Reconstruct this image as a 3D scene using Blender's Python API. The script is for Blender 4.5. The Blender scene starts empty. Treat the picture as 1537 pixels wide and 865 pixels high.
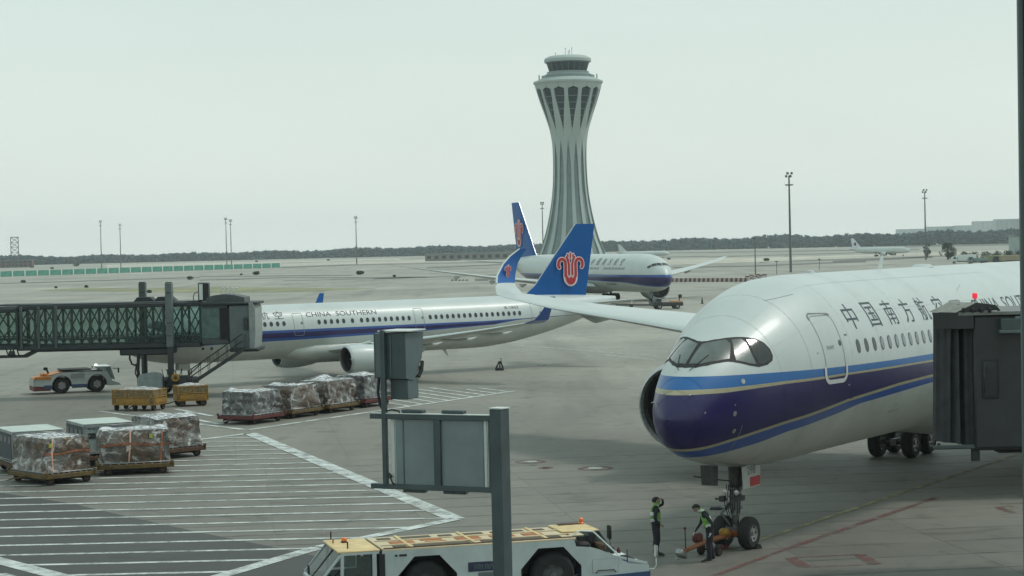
import bpy, bmesh, math, random
import numpy as np
from math import sin, cos, pi, radians, atan2, sqrt, hypot
from mathutils import Vector, Matrix
random.seed(7)
scene = bpy.context.scene
col = scene.collection

# ------------------------------------------------------------------ camera, world, sun, exposure
CAM_H = 10.0
camd = bpy.data.cameras.new('camera')
camd.sensor_fit = 'HORIZONTAL'; camd.sensor_width = 36.0; camd.lens = 70.27
camd.clip_start = 0.1; camd.clip_end = 30000
camo = bpy.data.objects.new('camera', camd); col.objects.link(camo)
pitch, roll = math.atan(62.5 / 3000), radians(1.29)
Fw = Vector((0, cos(pitch), -sin(pitch))); R0 = Vector((1, 0, 0)); U0 = Vector((0, sin(pitch), cos(pitch)))
Rt = cos(roll) * R0 - sin(roll) * U0; Up = sin(roll) * R0 + cos(roll) * U0
camo.matrix_world = Matrix(((Rt.x, Up.x, -Fw.x, 0), (Rt.y, Up.y, -Fw.y, 0), (Rt.z, Up.z, -Fw.z, CAM_H), (0, 0, 0, 1)))
scene.camera = camo

SUN_EL, SUN_AZ = radians(56), radians(78)       # azimuth measured from +Y towards +X: high on the right
world = bpy.data.worlds.new('World'); scene.world = world; world.use_nodes = True
wn, wl = world.node_tree.nodes, world.node_tree.links
wn.clear()
sky = wn.new('ShaderNodeTexSky'); sky.sky_type = 'NISHITA'; sky.sun_disc = False
sky.sun_elevation = SUN_EL; sky.sun_rotation = SUN_AZ
sky.air_density = 1.6; sky.dust_density = 6.0; sky.ozone_density = 1.0
bgs = wn.new('ShaderNodeBackground'); bgs.inputs[1].default_value = 0.075
wl.new(sky.outputs[0], bgs.inputs[0])
# even high overcast veil over the clear sky
tc = wn.new('ShaderNodeTexCoord'); sep = wn.new('ShaderNodeSeparateXYZ'); wl.new(tc.outputs['Generated'], sep.inputs[0])
rmp = wn.new('ShaderNodeValToRGB'); wl.new(sep.outputs['Z'], rmp.inputs[0])
rmp.color_ramp.elements[0].position = 0.0; rmp.color_ramp.elements[0].color = (0.775, 0.82, 0.775, 1)
rmp.color_ramp.elements[1].position = 0.6; rmp.color_ramp.elements[1].color = (0.49, 0.63, 0.61, 1)
e = rmp.color_ramp.elements.new(0.13); e.color = (0.60, 0.71, 0.675, 1)
nz = wn.new('ShaderNodeTexNoise'); nz.inputs['Scale'].default_value = 2.2; nz.inputs['Detail'].default_value = 4
mpw = wn.new('ShaderNodeMapping'); mpw.inputs['Scale'].default_value = (1, 1, 4); wl.new(tc.outputs['Generated'], mpw.inputs[0]); wl.new(mpw.outputs[0], nz.inputs['Vector'])
mxw = wn.new('ShaderNodeMixRGB'); mxw.blend_type = 'MULTIPLY'; mxw.inputs[0].default_value = 0.20
wl.new(rmp.outputs[0], mxw.inputs[1]); wl.new(nz.outputs[0], mxw.inputs[2])
bgc = wn.new('ShaderNodeBackground'); bgc.inputs[1].default_value = 1.48; wl.new(mxw.outputs[0], bgc.inputs[0])
mix = wn.new('ShaderNodeMixShader'); mix.inputs[0].default_value = 0.86
wl.new(bgs.outputs[0], mix.inputs[1]); wl.new(bgc.outputs[0], mix.inputs[2])
wo = wn.new('ShaderNodeOutputWorld'); wl.new(mix.outputs[0], wo.inputs[0])

sund = bpy.data.lights.new('sun', 'SUN'); sund.energy = 1.5; sund.angle = radians(10); sund.color = (1.0, 0.97, 0.92)
suno = bpy.data.objects.new('sun', sund); col.objects.link(suno)
sdir = Vector((sin(SUN_AZ) * cos(SUN_EL), cos(SUN_AZ) * cos(SUN_EL), sin(SUN_EL)))
suno.rotation_euler = (-sdir).to_track_quat('-Z', 'Y').to_euler()
vs = scene.view_settings
vs.view_transform = 'Standard'; vs.look = 'None'; vs.exposure = -0.1; vs.gamma = 1.0; vs.use_curve_mapping = False
scene.cycles.max_bounces = 8; scene.cycles.volume_bounces = 1; scene.cycles.transparent_max_bounces = 16
scene.cycles.use_denoising = True

# ------------------------------------------------------------------ materials
MATS = {}
def mat(name, c, rough=0.6, metal=0.0, var=0.12, scale=3.0, bump=0.0, bscale=None, coat=0.0, c2=None, stretch=None, spec=None, grime=0.0):
    """procedural paint / metal / rubber with tone variation, grime and relief in object space"""
    if name in MATS: return MATS[name]
    m = bpy.data.materials.new(name); m.use_nodes = True; n, l = m.node_tree.nodes, m.node_tree.links
    b = n['Principled BSDF']; b.inputs['Roughness'].default_value = rough; b.inputs['Metallic'].default_value = metal
    if coat: b.inputs['Coat Weight'].default_value = coat; b.inputs['Coat Roughness'].default_value = 0.15
    if spec is not None: b.inputs['Specular IOR Level'].default_value = spec
    t = n.new('ShaderNodeTexCoord'); mp = n.new('ShaderNodeMapping'); l.new(t.outputs['Object'], mp.inputs[0])
    if stretch: mp.inputs['Scale'].default_value = stretch
    no = n.new('ShaderNodeTexNoise'); no.inputs['Scale'].default_value = scale; no.inputs['Detail'].default_value = 6; no.inputs['Roughness'].default_value = 0.6
    l.new(mp.outputs[0], no.inputs['Vector'])
    r = n.new('ShaderNodeValToRGB'); l.new(no.outputs[0], r.inputs[0])
    c2 = c2 or tuple(x * (1 - var * 2) for x in c); hi = tuple(min(1, x * (1 + var)) for x in c) if var else c
    r.color_ramp.elements[0].position = 0.3; r.color_ramp.elements[0].color = (*c2, 1)
    r.color_ramp.elements[1].position = 0.65; r.color_ramp.elements[1].color = (*hi, 1)
    out = r.outputs[0]
    if grime:
        g = n.new('ShaderNodeTexNoise'); g.inputs['Scale'].default_value = scale * 0.35; g.inputs['Detail'].default_value = 8; g.inputs['Roughness'].default_value = 0.75
        mg = n.new('ShaderNodeMapping'); mg.inputs['Scale'].default_value = (1, 1, 0.35); l.new(t.outputs['Object'], mg.inputs[0]); l.new(mg.outputs[0], g.inputs['Vector'])
        rg = n.new('ShaderNodeMapRange'); rg.inputs[1].default_value = 0.5; rg.inputs[2].default_value = 0.8; rg.inputs[4].default_value = grime; l.new(g.outputs[0], rg.inputs[0])
        mg2 = n.new('ShaderNodeMixRGB'); l.new(rg.outputs[0], mg2.inputs[0]); l.new(out, mg2.inputs[1]); mg2.inputs[2].default_value = (0.06, 0.055, 0.05, 1); out = mg2.outputs[0]
    l.new(out, b.inputs['Base Color'])
    if bump:
        bn = n.new('ShaderNodeTexNoise'); bn.inputs['Scale'].default_value = bscale or scale * 6; bn.inputs['Detail'].default_value = 4; l.new(mp.outputs[0], bn.inputs['Vector'])
        bb = n.new('ShaderNodeBump'); bb.inputs['Strength'].default_value = bump; bb.inputs['Distance'].default_value = 0.05
        l.new(bn.outputs[0], bb.inputs['Height']); l.new(bb.outputs[0], b.inputs['Normal'])
    MATS[name] = m; return m

def glass_mat(name, tint, clear=0.6, rough=0.05):
    if name in MATS: return MATS[name]
    m = bpy.data.materials.new(name); m.use_nodes = True; n, l = m.node_tree.nodes, m.node_tree.links
    b = n['Principled BSDF']; b.inputs['Base Color'].default_value = (*[x * 0.25 for x in tint], 1); b.inputs['Roughness'].default_value = rough
    tr = n.new('ShaderNodeBsdfTransparent'); tr.inputs[0].default_value = (*tint, 1)
    nz = n.new('ShaderNodeTexNoise'); nz.inputs['Scale'].default_value = 0.8; t = n.new('ShaderNodeTexCoord'); l.new(t.outputs['Object'], nz.inputs['Vector'])
    mr = n.new('ShaderNodeMapRange'); mr.inputs[3].default_value = clear - 0.12; mr.inputs[4].default_value = clear + 0.12; l.new(nz.outputs[0], mr.inputs[0])
    mx = n.new('ShaderNodeMixShader'); l.new(mr.outputs[0], mx.inputs[0]); l.new(b.outputs[0], mx.inputs[1]); l.new(tr.outputs[0], mx.inputs[2])
    l.new(mx.outputs[0], n['Material Output'].inputs[0]); MATS[name] = m; return m

WHITE = mat('aircraft_white', (0.50, 0.55, 0.54), 0.42, var=0.03, scale=0.6, coat=0.10, grime=0.12)
BELLY = mat('aircraft_belly', (0.45, 0.475, 0.445), 0.35, var=0.05, scale=0.8, coat=0.2, grime=0.22)
BLUE = mat('stripe_blue', (0.012, 0.115, 0.34), 0.34, var=0.05, scale=0.7, coat=0.08)
BLUE2 = mat('stripe_lower_blue', (0.022, 0.075, 0.29), 0.28, var=0.05, scale=0.7, coat=0.3)
NAVY = mat('stripe_navy', (0.017, 0.012, 0.085), 0.34, var=0.08, scale=0.7, coat=0.12)
GOLD = mat('stripe_gold', (0.34, 0.31, 0.20), 0.35, var=0.05)
FINBLUE = mat('fin_blue', (0.004, 0.090, 0.31), 0.45, var=0.05, scale=0.5, spec=.25)
RED = mat('logo_red', (0.42, 0.02, 0.03), 0.4, var=0.04)
PINKW = mat('logo_pale', (0.75, 0.60, 0.62), 0.4, var=0.03)
INK = mat('lettering_ink', (0.03, 0.045, 0.06), 0.5, var=0.05)
INKSOFT = mat('lettering_grey', (0.09, 0.11, 0.13), 0.5, var=0.05)
WGREY = mat('panel_line_grey', (0.25, 0.28, 0.28), 0.5, var=0.05)
FRAME_W = mat('door_frame_pale', (0.58, 0.58, 0.60), 0.4, var=0.05)
DGLASS = mat('dark_glazing', (0.018, 0.024, 0.026), 0.08, var=0.1, spec=0.7)
WSGLASS = mat('windshield_glass', (0.115, 0.14, 0.13), 0.22, var=0.25, scale=0.7, coat=0.35)
SHADE = mat('window_shade', (0.26, 0.30, 0.30), 0.5, var=0.08)
DARK = mat('dark_cavity', (0.012, 0.012, 0.013), 0.8, var=0.1)
TYRE = mat('tyre_rubber', (0.022, 0.022, 0.023), 0.85, var=0.2, scale=8, bump=0.3)
RIM = mat('wheel_rim', (0.38, 0.39, 0.39), 0.5, 0.2, var=0.2, scale=9, grime=0.3)
METAL = mat('bare_metal', (0.33, 0.34, 0.34), 0.4, 0.6, var=0.15, scale=5, grime=0.2)
GEAR = mat('gear_grey', (0.16, 0.17, 0.17), 0.5, 0.2, var=0.25, scale=7, grime=0.5)
DGEAR = mat('gear_dark', (0.05, 0.052, 0.052), 0.6, 0.2, var=0.25, scale=7, grime=0.4)
LIP = mat('nacelle_lip', (0.50, 0.52, 0.53), 0.3, 0.6, var=0.06)
FANM = mat('fan_titanium', (0.10, 0.10, 0.11), 0.35, 0.7, var=0.1)
BRIDGE = mat('bridge_steel', (0.065, 0.082, 0.082), 0.55, 0.1, var=0.15, scale=1.5, grime=0.35, bump=0.05)
BRIDGE_D = mat('bridge_dark', (0.026, 0.034, 0.036), 0.6, 0.1, var=0.15, scale=1.2, grime=0.3, bump=0.05)
CABD = mat('cab_dark_paint', (0.028, 0.031, 0.032), 0.6, var=0.15, scale=1.2, grime=0.3, bump=0.05)
BRIDGE_L = mat('bridge_light', (0.115, 0.145, 0.145), 0.55, 0.1, var=0.12, scale=1.5, grime=0.3)
TRUSS = mat('truss_green_grey', (0.018, 0.038, 0.034), 0.55, var=0.12, grime=0.2)
TGLASS = glass_mat('tunnel_glass', (0.80, 0.89, 0.87), 0.86)
SIGN = mat('sign_steel', (0.060, 0.085, 0.090), 0.5, 0.15, var=0.12, scale=2.5, grime=0.25)
SIGN_L = mat('sign_steel_light', (0.10, 0.14, 0.145), 0.5, 0.15, var=0.08, scale=2.5, grime=0.2)
SIGN_P = mat('sign_panel_back', (0.185, 0.235, 0.24), 0.42, 0.2, var=0.09, scale=1.4, grime=0.10)
SIGN_E = mat('sign_bright_edge', (0.55, 0.60, 0.58), 0.4, var=0.05)
YDULL = mat('dolly_dull_yellow', (0.12, 0.075, 0.02), 0.65, var=0.25, scale=4, grime=0.6)
YELLOW = mat('cart_yellow', (0.30, 0.16, 0.02), 0.55, var=0.15, scale=4, grime=0.5)
TRUCKW = mat('tractor_white', (0.44, 0.50, 0.50), 0.45, var=0.06, scale=1.5, grime=0.35)
CREAM = mat('tractor_roof_cream', (0.66, 0.50, 0.25), 0.6, var=0.12, scale=2.2, grime=0.35)
CREAM2 = mat('tractor_deck_cream', (0.58, 0.48, 0.32), 0.6, var=0.06, scale=2.2, grime=0.22)
ORANGE = mat('deck_orange', (0.36, 0.125, 0.035), 0.7, var=0.05, scale=3, grime=0.15)
ORANGE2 = mat('tow_bar_orange', (0.27, 0.09, 0.03), 0.5, var=0.12, scale=5, grime=0.3)
BEACON = mat('beacon_orange', (0.75, 0.16, 0.02), 0.3, var=0.1, coat=0.5)
SKIRT = mat('skirt_blue', (0.03, 0.065, 0.15), 0.5, var=0.1, grime=0.4)
NET = mat('hatch_mesh', (0.10, 0.085, 0.06), 0.8, var=0.3, scale=14)
BLACK = mat('matt_black', (0.018, 0.019, 0.02), 0.7, var=0.15, scale=6)
BROWN = mat('worn_brown', (0.09, 0.05, 0.03), 0.8, var=0.3, scale=6)
RUST = mat('rust_red', (0.11, 0.024, 0.022), 0.7, var=0.25, scale=6, grime=0.3)
ALU = mat('container_alu', (0.38, 0.43, 0.41), 0.45, 0.3, var=0.1, scale=2, grime=0.3, bump=0.1, bscale=3)
ALUT = mat('container_top', (0.50, 0.57, 0.53), 0.5, 0.1, var=0.08, scale=2, grime=0.2)
CNAVY = mat('container_navy', (0.03, 0.045, 0.06), 0.55, var=0.1, grime=0.2)
STRAP_O = mat('strap_orange', (0.40, 0.14, 0.06), 0.6, var=0.1)
STRAP_P = mat('strap_pink', (0.75, 0.42, 0.32), 0.6, var=0.1)
LABEL_Y = mat('label_yellow', (0.40, 0.40, 0.06), 0.5, var=0.05)
CONC = mat('tower_rib_concrete', (0.36, 0.42, 0.40), 0.7, var=0.05, scale=0.08, grime=0.1)
TGREY = mat('tower_panel', (0.16, 0.215, 0.21), 0.45, var=0.10, scale=0.25)
TWIN = mat('tower_glazing', (0.012, 0.026, 0.030), 0.5, var=0.3, scale=0.3, spec=.2)
POLE = mat('mast_galvanised', (0.13, 0.14, 0.14), 0.5, 0.4, var=0.1)
FENCE = mat('fence_green', (0.06, 0.26, 0.19), 0.6, var=0.15, scale=0.3)
FPOST = mat('fence_post_pale', (0.62, 0.68, 0.66), 0.6, var=0.05)
FOL = mat('foliage_far', (0.013, 0.044, 0.056), 0.9, var=0.45, scale=0.09)  # blue of the haze is tinted into the leaf colour
FOL2 = mat('foliage_near', (0.035, 0.06, 0.03), 0.9, var=0.4, scale=0.8)
BARK = mat('bark', (0.08, 0.06, 0.045), 0.9, var=0.3)
PAINTW = mat('road_paint_white', (0.60, 0.64, 0.62), 0.7, var=0.10, scale=1.2, grime=0.55)
PAINTR = mat('road_paint_red', (0.36, 0.055, 0.055), 0.75, var=0.2, scale=1.5, grime=0.4)
PAINTY = mat('road_paint_yellow', (0.45, 0.38, 0.12), 0.75, var=0.2, scale=1.5, grime=0.45)
def worn(name, c, wear):
    """road paint scuffed through to the concrete"""
    m = mat(name, c, 0.75, var=0.14, scale=1.2, grime=0.5); n, l = m.node_tree.nodes, m.node_tree.links; b = n['Principled BSDF']
    ge = n.new('ShaderNodeNewGeometry'); q = n.new('ShaderNodeTexNoise'); q.inputs['Scale'].default_value = 1.1; q.inputs['Detail'].default_value = 9; q.inputs['Roughness'].default_value = .72; l.new(ge.outputs['Position'], q.inputs['Vector'])
    r = n.new('ShaderNodeMapRange'); r.inputs[1].default_value = wear - .10; r.inputs[2].default_value = wear + .12; r.inputs[3].default_value = 1.0; r.inputs[4].default_value = .12; l.new(q.outputs[0], r.inputs[0]); l.new(r.outputs[0], b.inputs['Alpha'])
    return m
PAINTW = worn('worn_white_paint', (0.56, 0.60, 0.58), .56)
PAINTR = worn('worn_red_paint', (0.18, 0.070, 0.065), .48)
PAINTY = worn('worn_yellow_paint', (0.33, 0.30, 0.15), .52)
SKIN = mat('skin', (0.33, 0.20, 0.14), 0.6, var=0.08, scale=20)
HAIR = mat('hair', (0.012, 0.011, 0.011), 0.7, var=0.2, scale=30)
CLOTH = mat('cloth_dark', (0.022, 0.026, 0.03), 0.9, var=0.25, scale=9, bump=0.4)
CLOTH2 = mat('trousers_dark', (0.022, 0.020, 0.030), 0.9, var=0.25, scale=9, bump=0.4)
VEST = mat('vest_green', (0.17, 0.36, 0.08), 0.7, var=0.12, scale=9, bump=0.3)
REFL = mat('vest_reflective', (0.62, 0.66, 0.62), 0.4, var=0.05)
GLOVE = mat('glove_white', (0.55, 0.57, 0.54), 0.8, var=0.1)

def emit_mat(name, c, s):
    m = bpy.data.materials.new(name); m.use_nodes = True; n, l = m.node_tree.nodes, m.node_tree.links
    b = n['Principled BSDF']; b.inputs['Base Color'].default_value = (*c, 1); b.inputs['Emission Color'].default_value = (*c, 1); b.inputs['Emission Strength'].default_value = s
    MATS[name] = m; return m
REDLAMP = emit_mat('lit_red_beacon', (0.75, 0.03, 0.06), 0.75)
LAMPW = emit_mat('lit_white_lamp', (1.0, 0.9, 0.7), 2.0)

def wrap_mat(name, brown, grey, white, seed):
    """crumpled clear film and foil over cartons"""
    m = bpy.data.materials.new(name); m.use_nodes = True; n, l = m.node_tree.nodes, m.node_tree.links
    b = n['Principled BSDF']; b.inputs['Roughness'].default_value = 0.3; b.inputs['Coat Weight'].default_value = 0.6; b.inputs['Coat Roughness'].default_value = 0.12
    t = n.new('ShaderNodeTexCoord'); mp = n.new('ShaderNodeMapping'); mp.inputs['Location'].default_value = (seed * 3.1, seed * 1.7, seed); l.new(t.outputs['Object'], mp.inputs[0])
    def noise(s, d, dist=0.0):
        q = n.new('ShaderNodeTexNoise'); q.inputs['Scale'].default_value = s; q.inputs['Detail'].default_value = d; q.inputs['Distortion'].default_value = dist; l.new(mp.outputs[0], q.inputs['Vector']); return q
    a = noise(.9, 3, 0.6); ra = n.new('ShaderNodeValToRGB'); l.new(a.outputs[0], ra.inputs[0])
    ra.color_ramp.elements[0].position = 0.42; ra.color_ramp.elements[0].color = (*brown, 1)
    ra.color_ramp.elements[1].position = 0.55; ra.color_ramp.elements[1].color = (*grey, 1)
    vo = n.new('ShaderNodeTexVoronoi'); vo.feature = 'F1'; vo.distance = 'CHEBYCHEV'; vo.inputs['Scale'].default_value = 1.4; l.new(mp.outputs[0], vo.inputs['Vector'])
    mv = n.new('ShaderNodeMixRGB'); mv.blend_type = 'MULTIPLY'; mv.inputs[0].default_value = 0.45; vb = n.new('ShaderNodeRGBToBW'); l.new(vo.outputs['Color'], vb.inputs[0]); l.new(ra.outputs[0], mv.inputs[1]); l.new(vb.outputs[0], mv.inputs[2])
    c = noise(1.5, 6, 1.8); rc = n.new('ShaderNodeValToRGB'); l.new(c.outputs[0], rc.inputs[0])
    rc.color_ramp.elements[0].position = 0.54; rc.color_ramp.elements[0].color = (0, 0, 0, 1); rc.color_ramp.elements[1].position = 0.66; rc.color_ramp.elements[1].color = (1, 1, 1, 1)
    mc = n.new('ShaderNodeMixRGB'); l.new(rc.outputs[0], mc.inputs[0]); l.new(mv.outputs[0], mc.inputs[1]); mc.inputs[2].default_value = (*white, 1)  # white patches paint the film's glints into the colour
    d = noise(1.3, 6, 1.5); rd = n.new('ShaderNodeMapRange'); rd.inputs[1].default_value = 0.36; rd.inputs[2].default_value = 0.5; rd.inputs[3].default_value = 0.75; rd.inputs[4].default_value = 0.0; l.new(d.outputs[0], rd.inputs[0])
    md = n.new('ShaderNodeMixRGB'); l.new(rd.outputs[0], md.inputs[0]); l.new(mc.outputs[0], md.inputs[1]); md.inputs[2].default_value = (0.05, 0.05, 0.05, 1)
    l.new(md.outputs[0], b.inputs['Base Color'])
    bn = noise(3.0, 5, 2.0); bb = n.new('ShaderNodeBump'); bb.inputs['Strength'].default_value = 0.9; bb.inputs['Distance'].default_value = 0.12
    l.new(bn.outputs[0], bb.inputs['Height']); l.new(bb.outputs[0], b.inputs['Normal'])
    return m
WRAPS = [wrap_mat('film_wrap_a', (0.15, 0.095, 0.06), (0.20, 0.185, 0.17), (0.55, 0.55, 0.54), 1),
         wrap_mat('film_wrap_b', (0.12, 0.075, 0.05), (0.25, 0.24, 0.23), (0.62, 0.61, 0.58), 2),
         wrap_mat('film_wrap_c', (0.085, 0.08, 0.08), (0.16, 0.17, 0.175), (0.42, 0.44, 0.45), 3)]
TOPFOIL = mat('foil_top', (0.66, 0.67, 0.68), 0.35, 0.1, var=0.25, scale=5, bump=0.9, bscale=6, c2=(0.28, 0.28, 0.29))

# ------------------------------------------------------------------ mesh and naming helpers
class MB:
    """collects faces and links them as one mesh object"""
    def __init__(s): s.v = []; s.f = []; s.m = []; s.mats = []; s.sm = []
    def _mi(s, m):
        if m not in s.mats: s.mats.append(m)
        return s.mats.index(m)
    def add(s, vs, fs, m, smooth=False):
        o = len(s.v); s.v += [tuple(map(float, v)) for v in vs]; k = s._mi(m)
        for f in fs: s.f.append(tuple(o + i for i in f)); s.m.append(k); s.sm.append(smooth)
        return s
    def box(s, c, d, m, rz=0.0, M=None, taper=(1, 1)):
        hx, hy, hz = d[0] / 2, d[1] / 2, d[2] / 2; vs = []
        for z in (-hz, hz):
            k = taper if z > 0 else (1, 1)
            for x, y in ((-hx, -hy), (hx, -hy), (hx, hy), (-hx, hy)):
                p = Vector((x * k[0], y * k[1], z))
                if rz: p = Matrix.Rotation(rz, 3, 'Z') @ p
                if M: p = M @ p
                vs.append(p + Vector(c))
        return s.add(vs, [(3, 2, 1, 0), (4, 5, 6, 7), (0, 1, 5, 4), (1, 2, 6, 5), (2, 3, 7, 6), (3, 0, 4, 7)], m)
    def bev(s, c, d, m, b=0.03, rz=0.0, M=None):
        """box with chamfered edges"""
        hx, hy, hz = d[0] / 2, d[1] / 2, d[2] / 2; b = min(b, hx * .9, hy * .9, hz * .9)
        bm = bmesh.new(); bmesh.ops.create_cube(bm, size=1.0, matrix=Matrix.Diagonal((d[0], d[1], d[2], 1)))
        bmesh.ops.bevel(bm, geom=bm.edges[:], offset=b, segments=1, affect='EDGES')
        R = (M if M else Matrix.Rotation(rz, 3, 'Z'))
        vs = [R @ v.co + Vector(c) for v in bm.verts]; bm.verts.index_update()
        fs = [[v.index for v in f.verts] for f in bm.faces]; bm.free(); return s.add(vs, fs, m)
    def tube(s, pts, r, m, n=8, cap=True, smooth=True):
        """round bar through points; r a number or one per point"""
        P = [Vector(p) for p in pts]; rr = [r] * len(P) if not hasattr(r, '__len__') else list(r); vs = []; fs = []
        prev = None
        for i, p in enumerate(P):
            d = (P[min(i + 1, len(P) - 1)] - P[max(i - 1, 0)]).normalized()
            if prev is None: u = d.orthogonal().normalized()
            else:
                u = prev - d * prev.dot(d); u = u.normalized() if u.length > 1e-6 else d.orthogonal().normalized()
            prev = u; w = d.cross(u)
            for k in range(n):
                a = 2 * pi * k / n; vs.append(p + (u * cos(a) + w * sin(a)) * rr[i])
        for i in range(len(P) - 1):
            for k in range(n): fs.append((i * n + k, i * n + (k + 1) % n, (i + 1) * n + (k + 1) % n, (i + 1) * n + k))
        s.add(vs, fs, m, smooth)
        if cap: s.add([vs[k] for k in range(n)][::-1] + [vs[(len(P) - 1) * n + k] for k in range(n)], [tuple(range(n)), tuple(range(n, 2 * n))], m)
        return s
    def bar(s, a, b, w, m, h=None, up=(0, 0, 1)):
        """square bar from a to b"""
        a, b = Vector(a), Vector(b); d = (b - a); L = d.length; d.normalize(); u = Vector(up)
        if abs(d.dot(u)) > .95: u = Vector((0, 1, 0))
        x = d.cross(u).normalized(); z = x.cross(d).normalized(); h = h or w
        M = Matrix((x, d, z)).transposed(); return s.box((a + b) / 2, (w, L, h), m, M=M)
    def lathe(s, prof, m, n=24, c=(0, 0, 0), axis='z', mats=None, a0=0.0):
        """prof: list of (radius, along-axis)"""
        vs = []; c = Vector(c)
        for r, h in prof:
            for k in range(n):
                a = a0 + 2 * pi * k / n
                if axis == 'z': p = Vector((r * cos(a), r * sin(a), h))
                elif axis == 'x': p = Vector((h, r * cos(a), r * sin(a)))
                else: p = Vector((r * cos(a), h, r * sin(a)))
                vs.append(c + p)
        for i in range(len(prof) - 1):
            fs = [(i * n + k, i * n + (k + 1) % n, (i + 1) * n + (k + 1) % n, (i + 1) * n + k) for k in range(n)]
            o = len(s.v)
            s.add([], [], m)
            if i == 0: base = len(s.v); s.v += [tuple(v) for v in vs]
            k_ = s._mi(mats[i] if mats else m)
            for f in fs: s.f.append(tuple(base + j for j in f)); s.m.append(k_); s.sm.append(True)
        return s
    def prism(s, poly, y0, y1, m, plane='xz', mside=None):
        """extrude a 2D outline between two values of the third axis"""
        n = len(poly)
        def P(a, b, c): return (a, c, b) if plane == 'xz' else ((a, b, c) if plane == 'xy' else (c, a, b))
        vs = [P(a, b, y0) for a, b in poly] + [P(a, b, y1) for a, b in poly]
        s.add(vs, [tuple(range(n)), tuple(range(2 * n - 1, n - 1, -1))], m)
        s.add(vs, [(i, (i + 1) % n, n + (i + 1) % n, n + i) for i in range(n)], mside or m); return s
    def build(s, name, parent=None, loc=None, rz=0.0, fix=True, **props):
        me = bpy.data.meshes.new(name); me.from_pydata(s.v, [], s.f)
        for m in s.mats: me.materials.append(m)
        me.polygons.foreach_set('material_index', s.m); me.polygons.foreach_set('use_smooth', s.sm)
        if fix:
            bm = bmesh.new(); bm.from_mesh(me); bmesh.ops.remove_doubles(bm, verts=bm.verts, dist=0.0004)
            bmesh.ops.dissolve_degenerate(bm, edges=bm.edges, dist=0.0002); bmesh.ops.recalc_face_normals(bm, faces=bm.faces); bm.to_mesh(me); bm.free()
            try: me.set_sharp_from_angle(angle=radians(38))
            except Exception: pass
        me.update(); o = bpy.data.objects.new(name, me); col.objects.link(o)
        if parent is not None: o.parent = parent
        if loc is not None: o.location = loc
        if rz: o.rotation_euler = (0, 0, rz)
        for k, v in props.items(): o[k] = v
        return o

def thing(name, label, cat, loc=(0, 0, 0), rz=0.0, group=None):
    o = bpy.data.objects.new(name, None); col.objects.link(o); o.location = loc; o.rotation_euler = (0, 0, rz)
    o['label'] = label; o['category'] = cat
    if group: o['group'] = group
    return o
def tag(o, label, cat, group=None):
    o['label'] = label; o['category'] = cat
    if group: o['group'] = group
    return o
def inst(src, parent, loc, rz=0.0, rot=None, scale=None):
    """another object on the same mesh"""
    o = bpy.data.objects.new(src.name.split('.')[0], src.data); col.objects.link(o); o.parent = parent; o.location = loc
    o.rotation_euler = rot if rot else (0, 0, rz)
    if scale: o.scale = scale
    for k in src.keys():
        if k in ('kind',): o[k] = src[k]
    return o
def dup(root, loc, rz=None, label=None, group=None):
    """copy of a thing with copies of its parts and sub-parts"""
    r = root.copy(); col.objects.link(r); r.location = loc
    if rz is not None: r.rotation_euler = (0, 0, rz)
    if label: r['label'] = label
    if group: r['group'] = group
    for ch in list(root.children):
        c = ch.copy(); col.objects.link(c); c.parent = r
        for g in list(ch.children):
            d = g.copy(); col.objects.link(d); d.parent = c
    return r
def wheel_mb(mb, c, r, w, axis='y', rim=RIM, n=24, rr=0.55):
    """tyre with rounded shoulders, recessed hub"""
    h = w / 2
    pr = [(r * .30, -h * .55), (r * rr, -h * .7), (r * rr * 1.04, -h * .95), (r * .86, -h), (r * .96, -h * .72), (r, -h * .35), (r, h * .35), (r * .96, h * .72), (r * .86, h), (r * rr * 1.04, h * .95), (r * rr, h * .7), (r * .30, h * .55)]
    ms = [rim, rim, TYRE, TYRE, TYRE, TYRE, TYRE, TYRE, TYRE, rim, rim]
    mb.lathe(pr, TYRE, n, c, axis, mats=ms)
    mb.lathe([(0.001, -h * .6), (r * .30, -h * .55)], rim, n, c, axis); mb.lathe([(r * .30, h * .55), (0.001, h * .6)], rim, n, c, axis)
    for sg in (-1, 1):
        hubc = list(c); k = 'xyz'.index(axis); hubc[k] += sg * h * .55
        mb.lathe([(r * .16, 0), (r * .16, sg * h * .35), (0.001, sg * h * .42)], METAL if rim is RIM else rim, 10, hubc, axis)
        for q in range(6):
            a = q * pi / 3; p = list(c); p[k] += sg * h * .60; i1, i2 = [j for j in range(3) if j != k]; p[i1] += r * .42 * cos(a); p[i2] += r * .42 * sin(a)
            mb.box(p, (r * .12,) * 3, DGEAR)
def pchip(xs, ys):
    xs = np.array(xs, float); ys = np.array(ys, float); h = np.diff(xs); d = np.diff(ys) / h; m = np.zeros(len(xs))
    m[0] = d[0]; m[-1] = d[-1]
    for i in range(1, len(xs) - 1):
        if d[i - 1] * d[i] > 0:
            w1, w2 = 2 * h[i] + h[i - 1], h[i] + 2 * h[i - 1]; m[i] = (w1 + w2) / (w1 / d[i - 1] + w2 / d[i])
    def f(x):
        x = min(max(x, xs[0]), xs[-1]); i = min(int(np.searchsorted(xs, x, side='right')) - 1, len(h) - 1); i = max(i, 0)
        u = (x - xs[i]) / h[i]; return float((2*u**3-3*u**2+1)*ys[i] + (u**3-2*u**2+u)*h[i]*m[i] + (-2*u**3+3*u**2)*ys[i+1] + (u**3-u**2)*h[i]*m[i+1])
    return f
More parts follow.
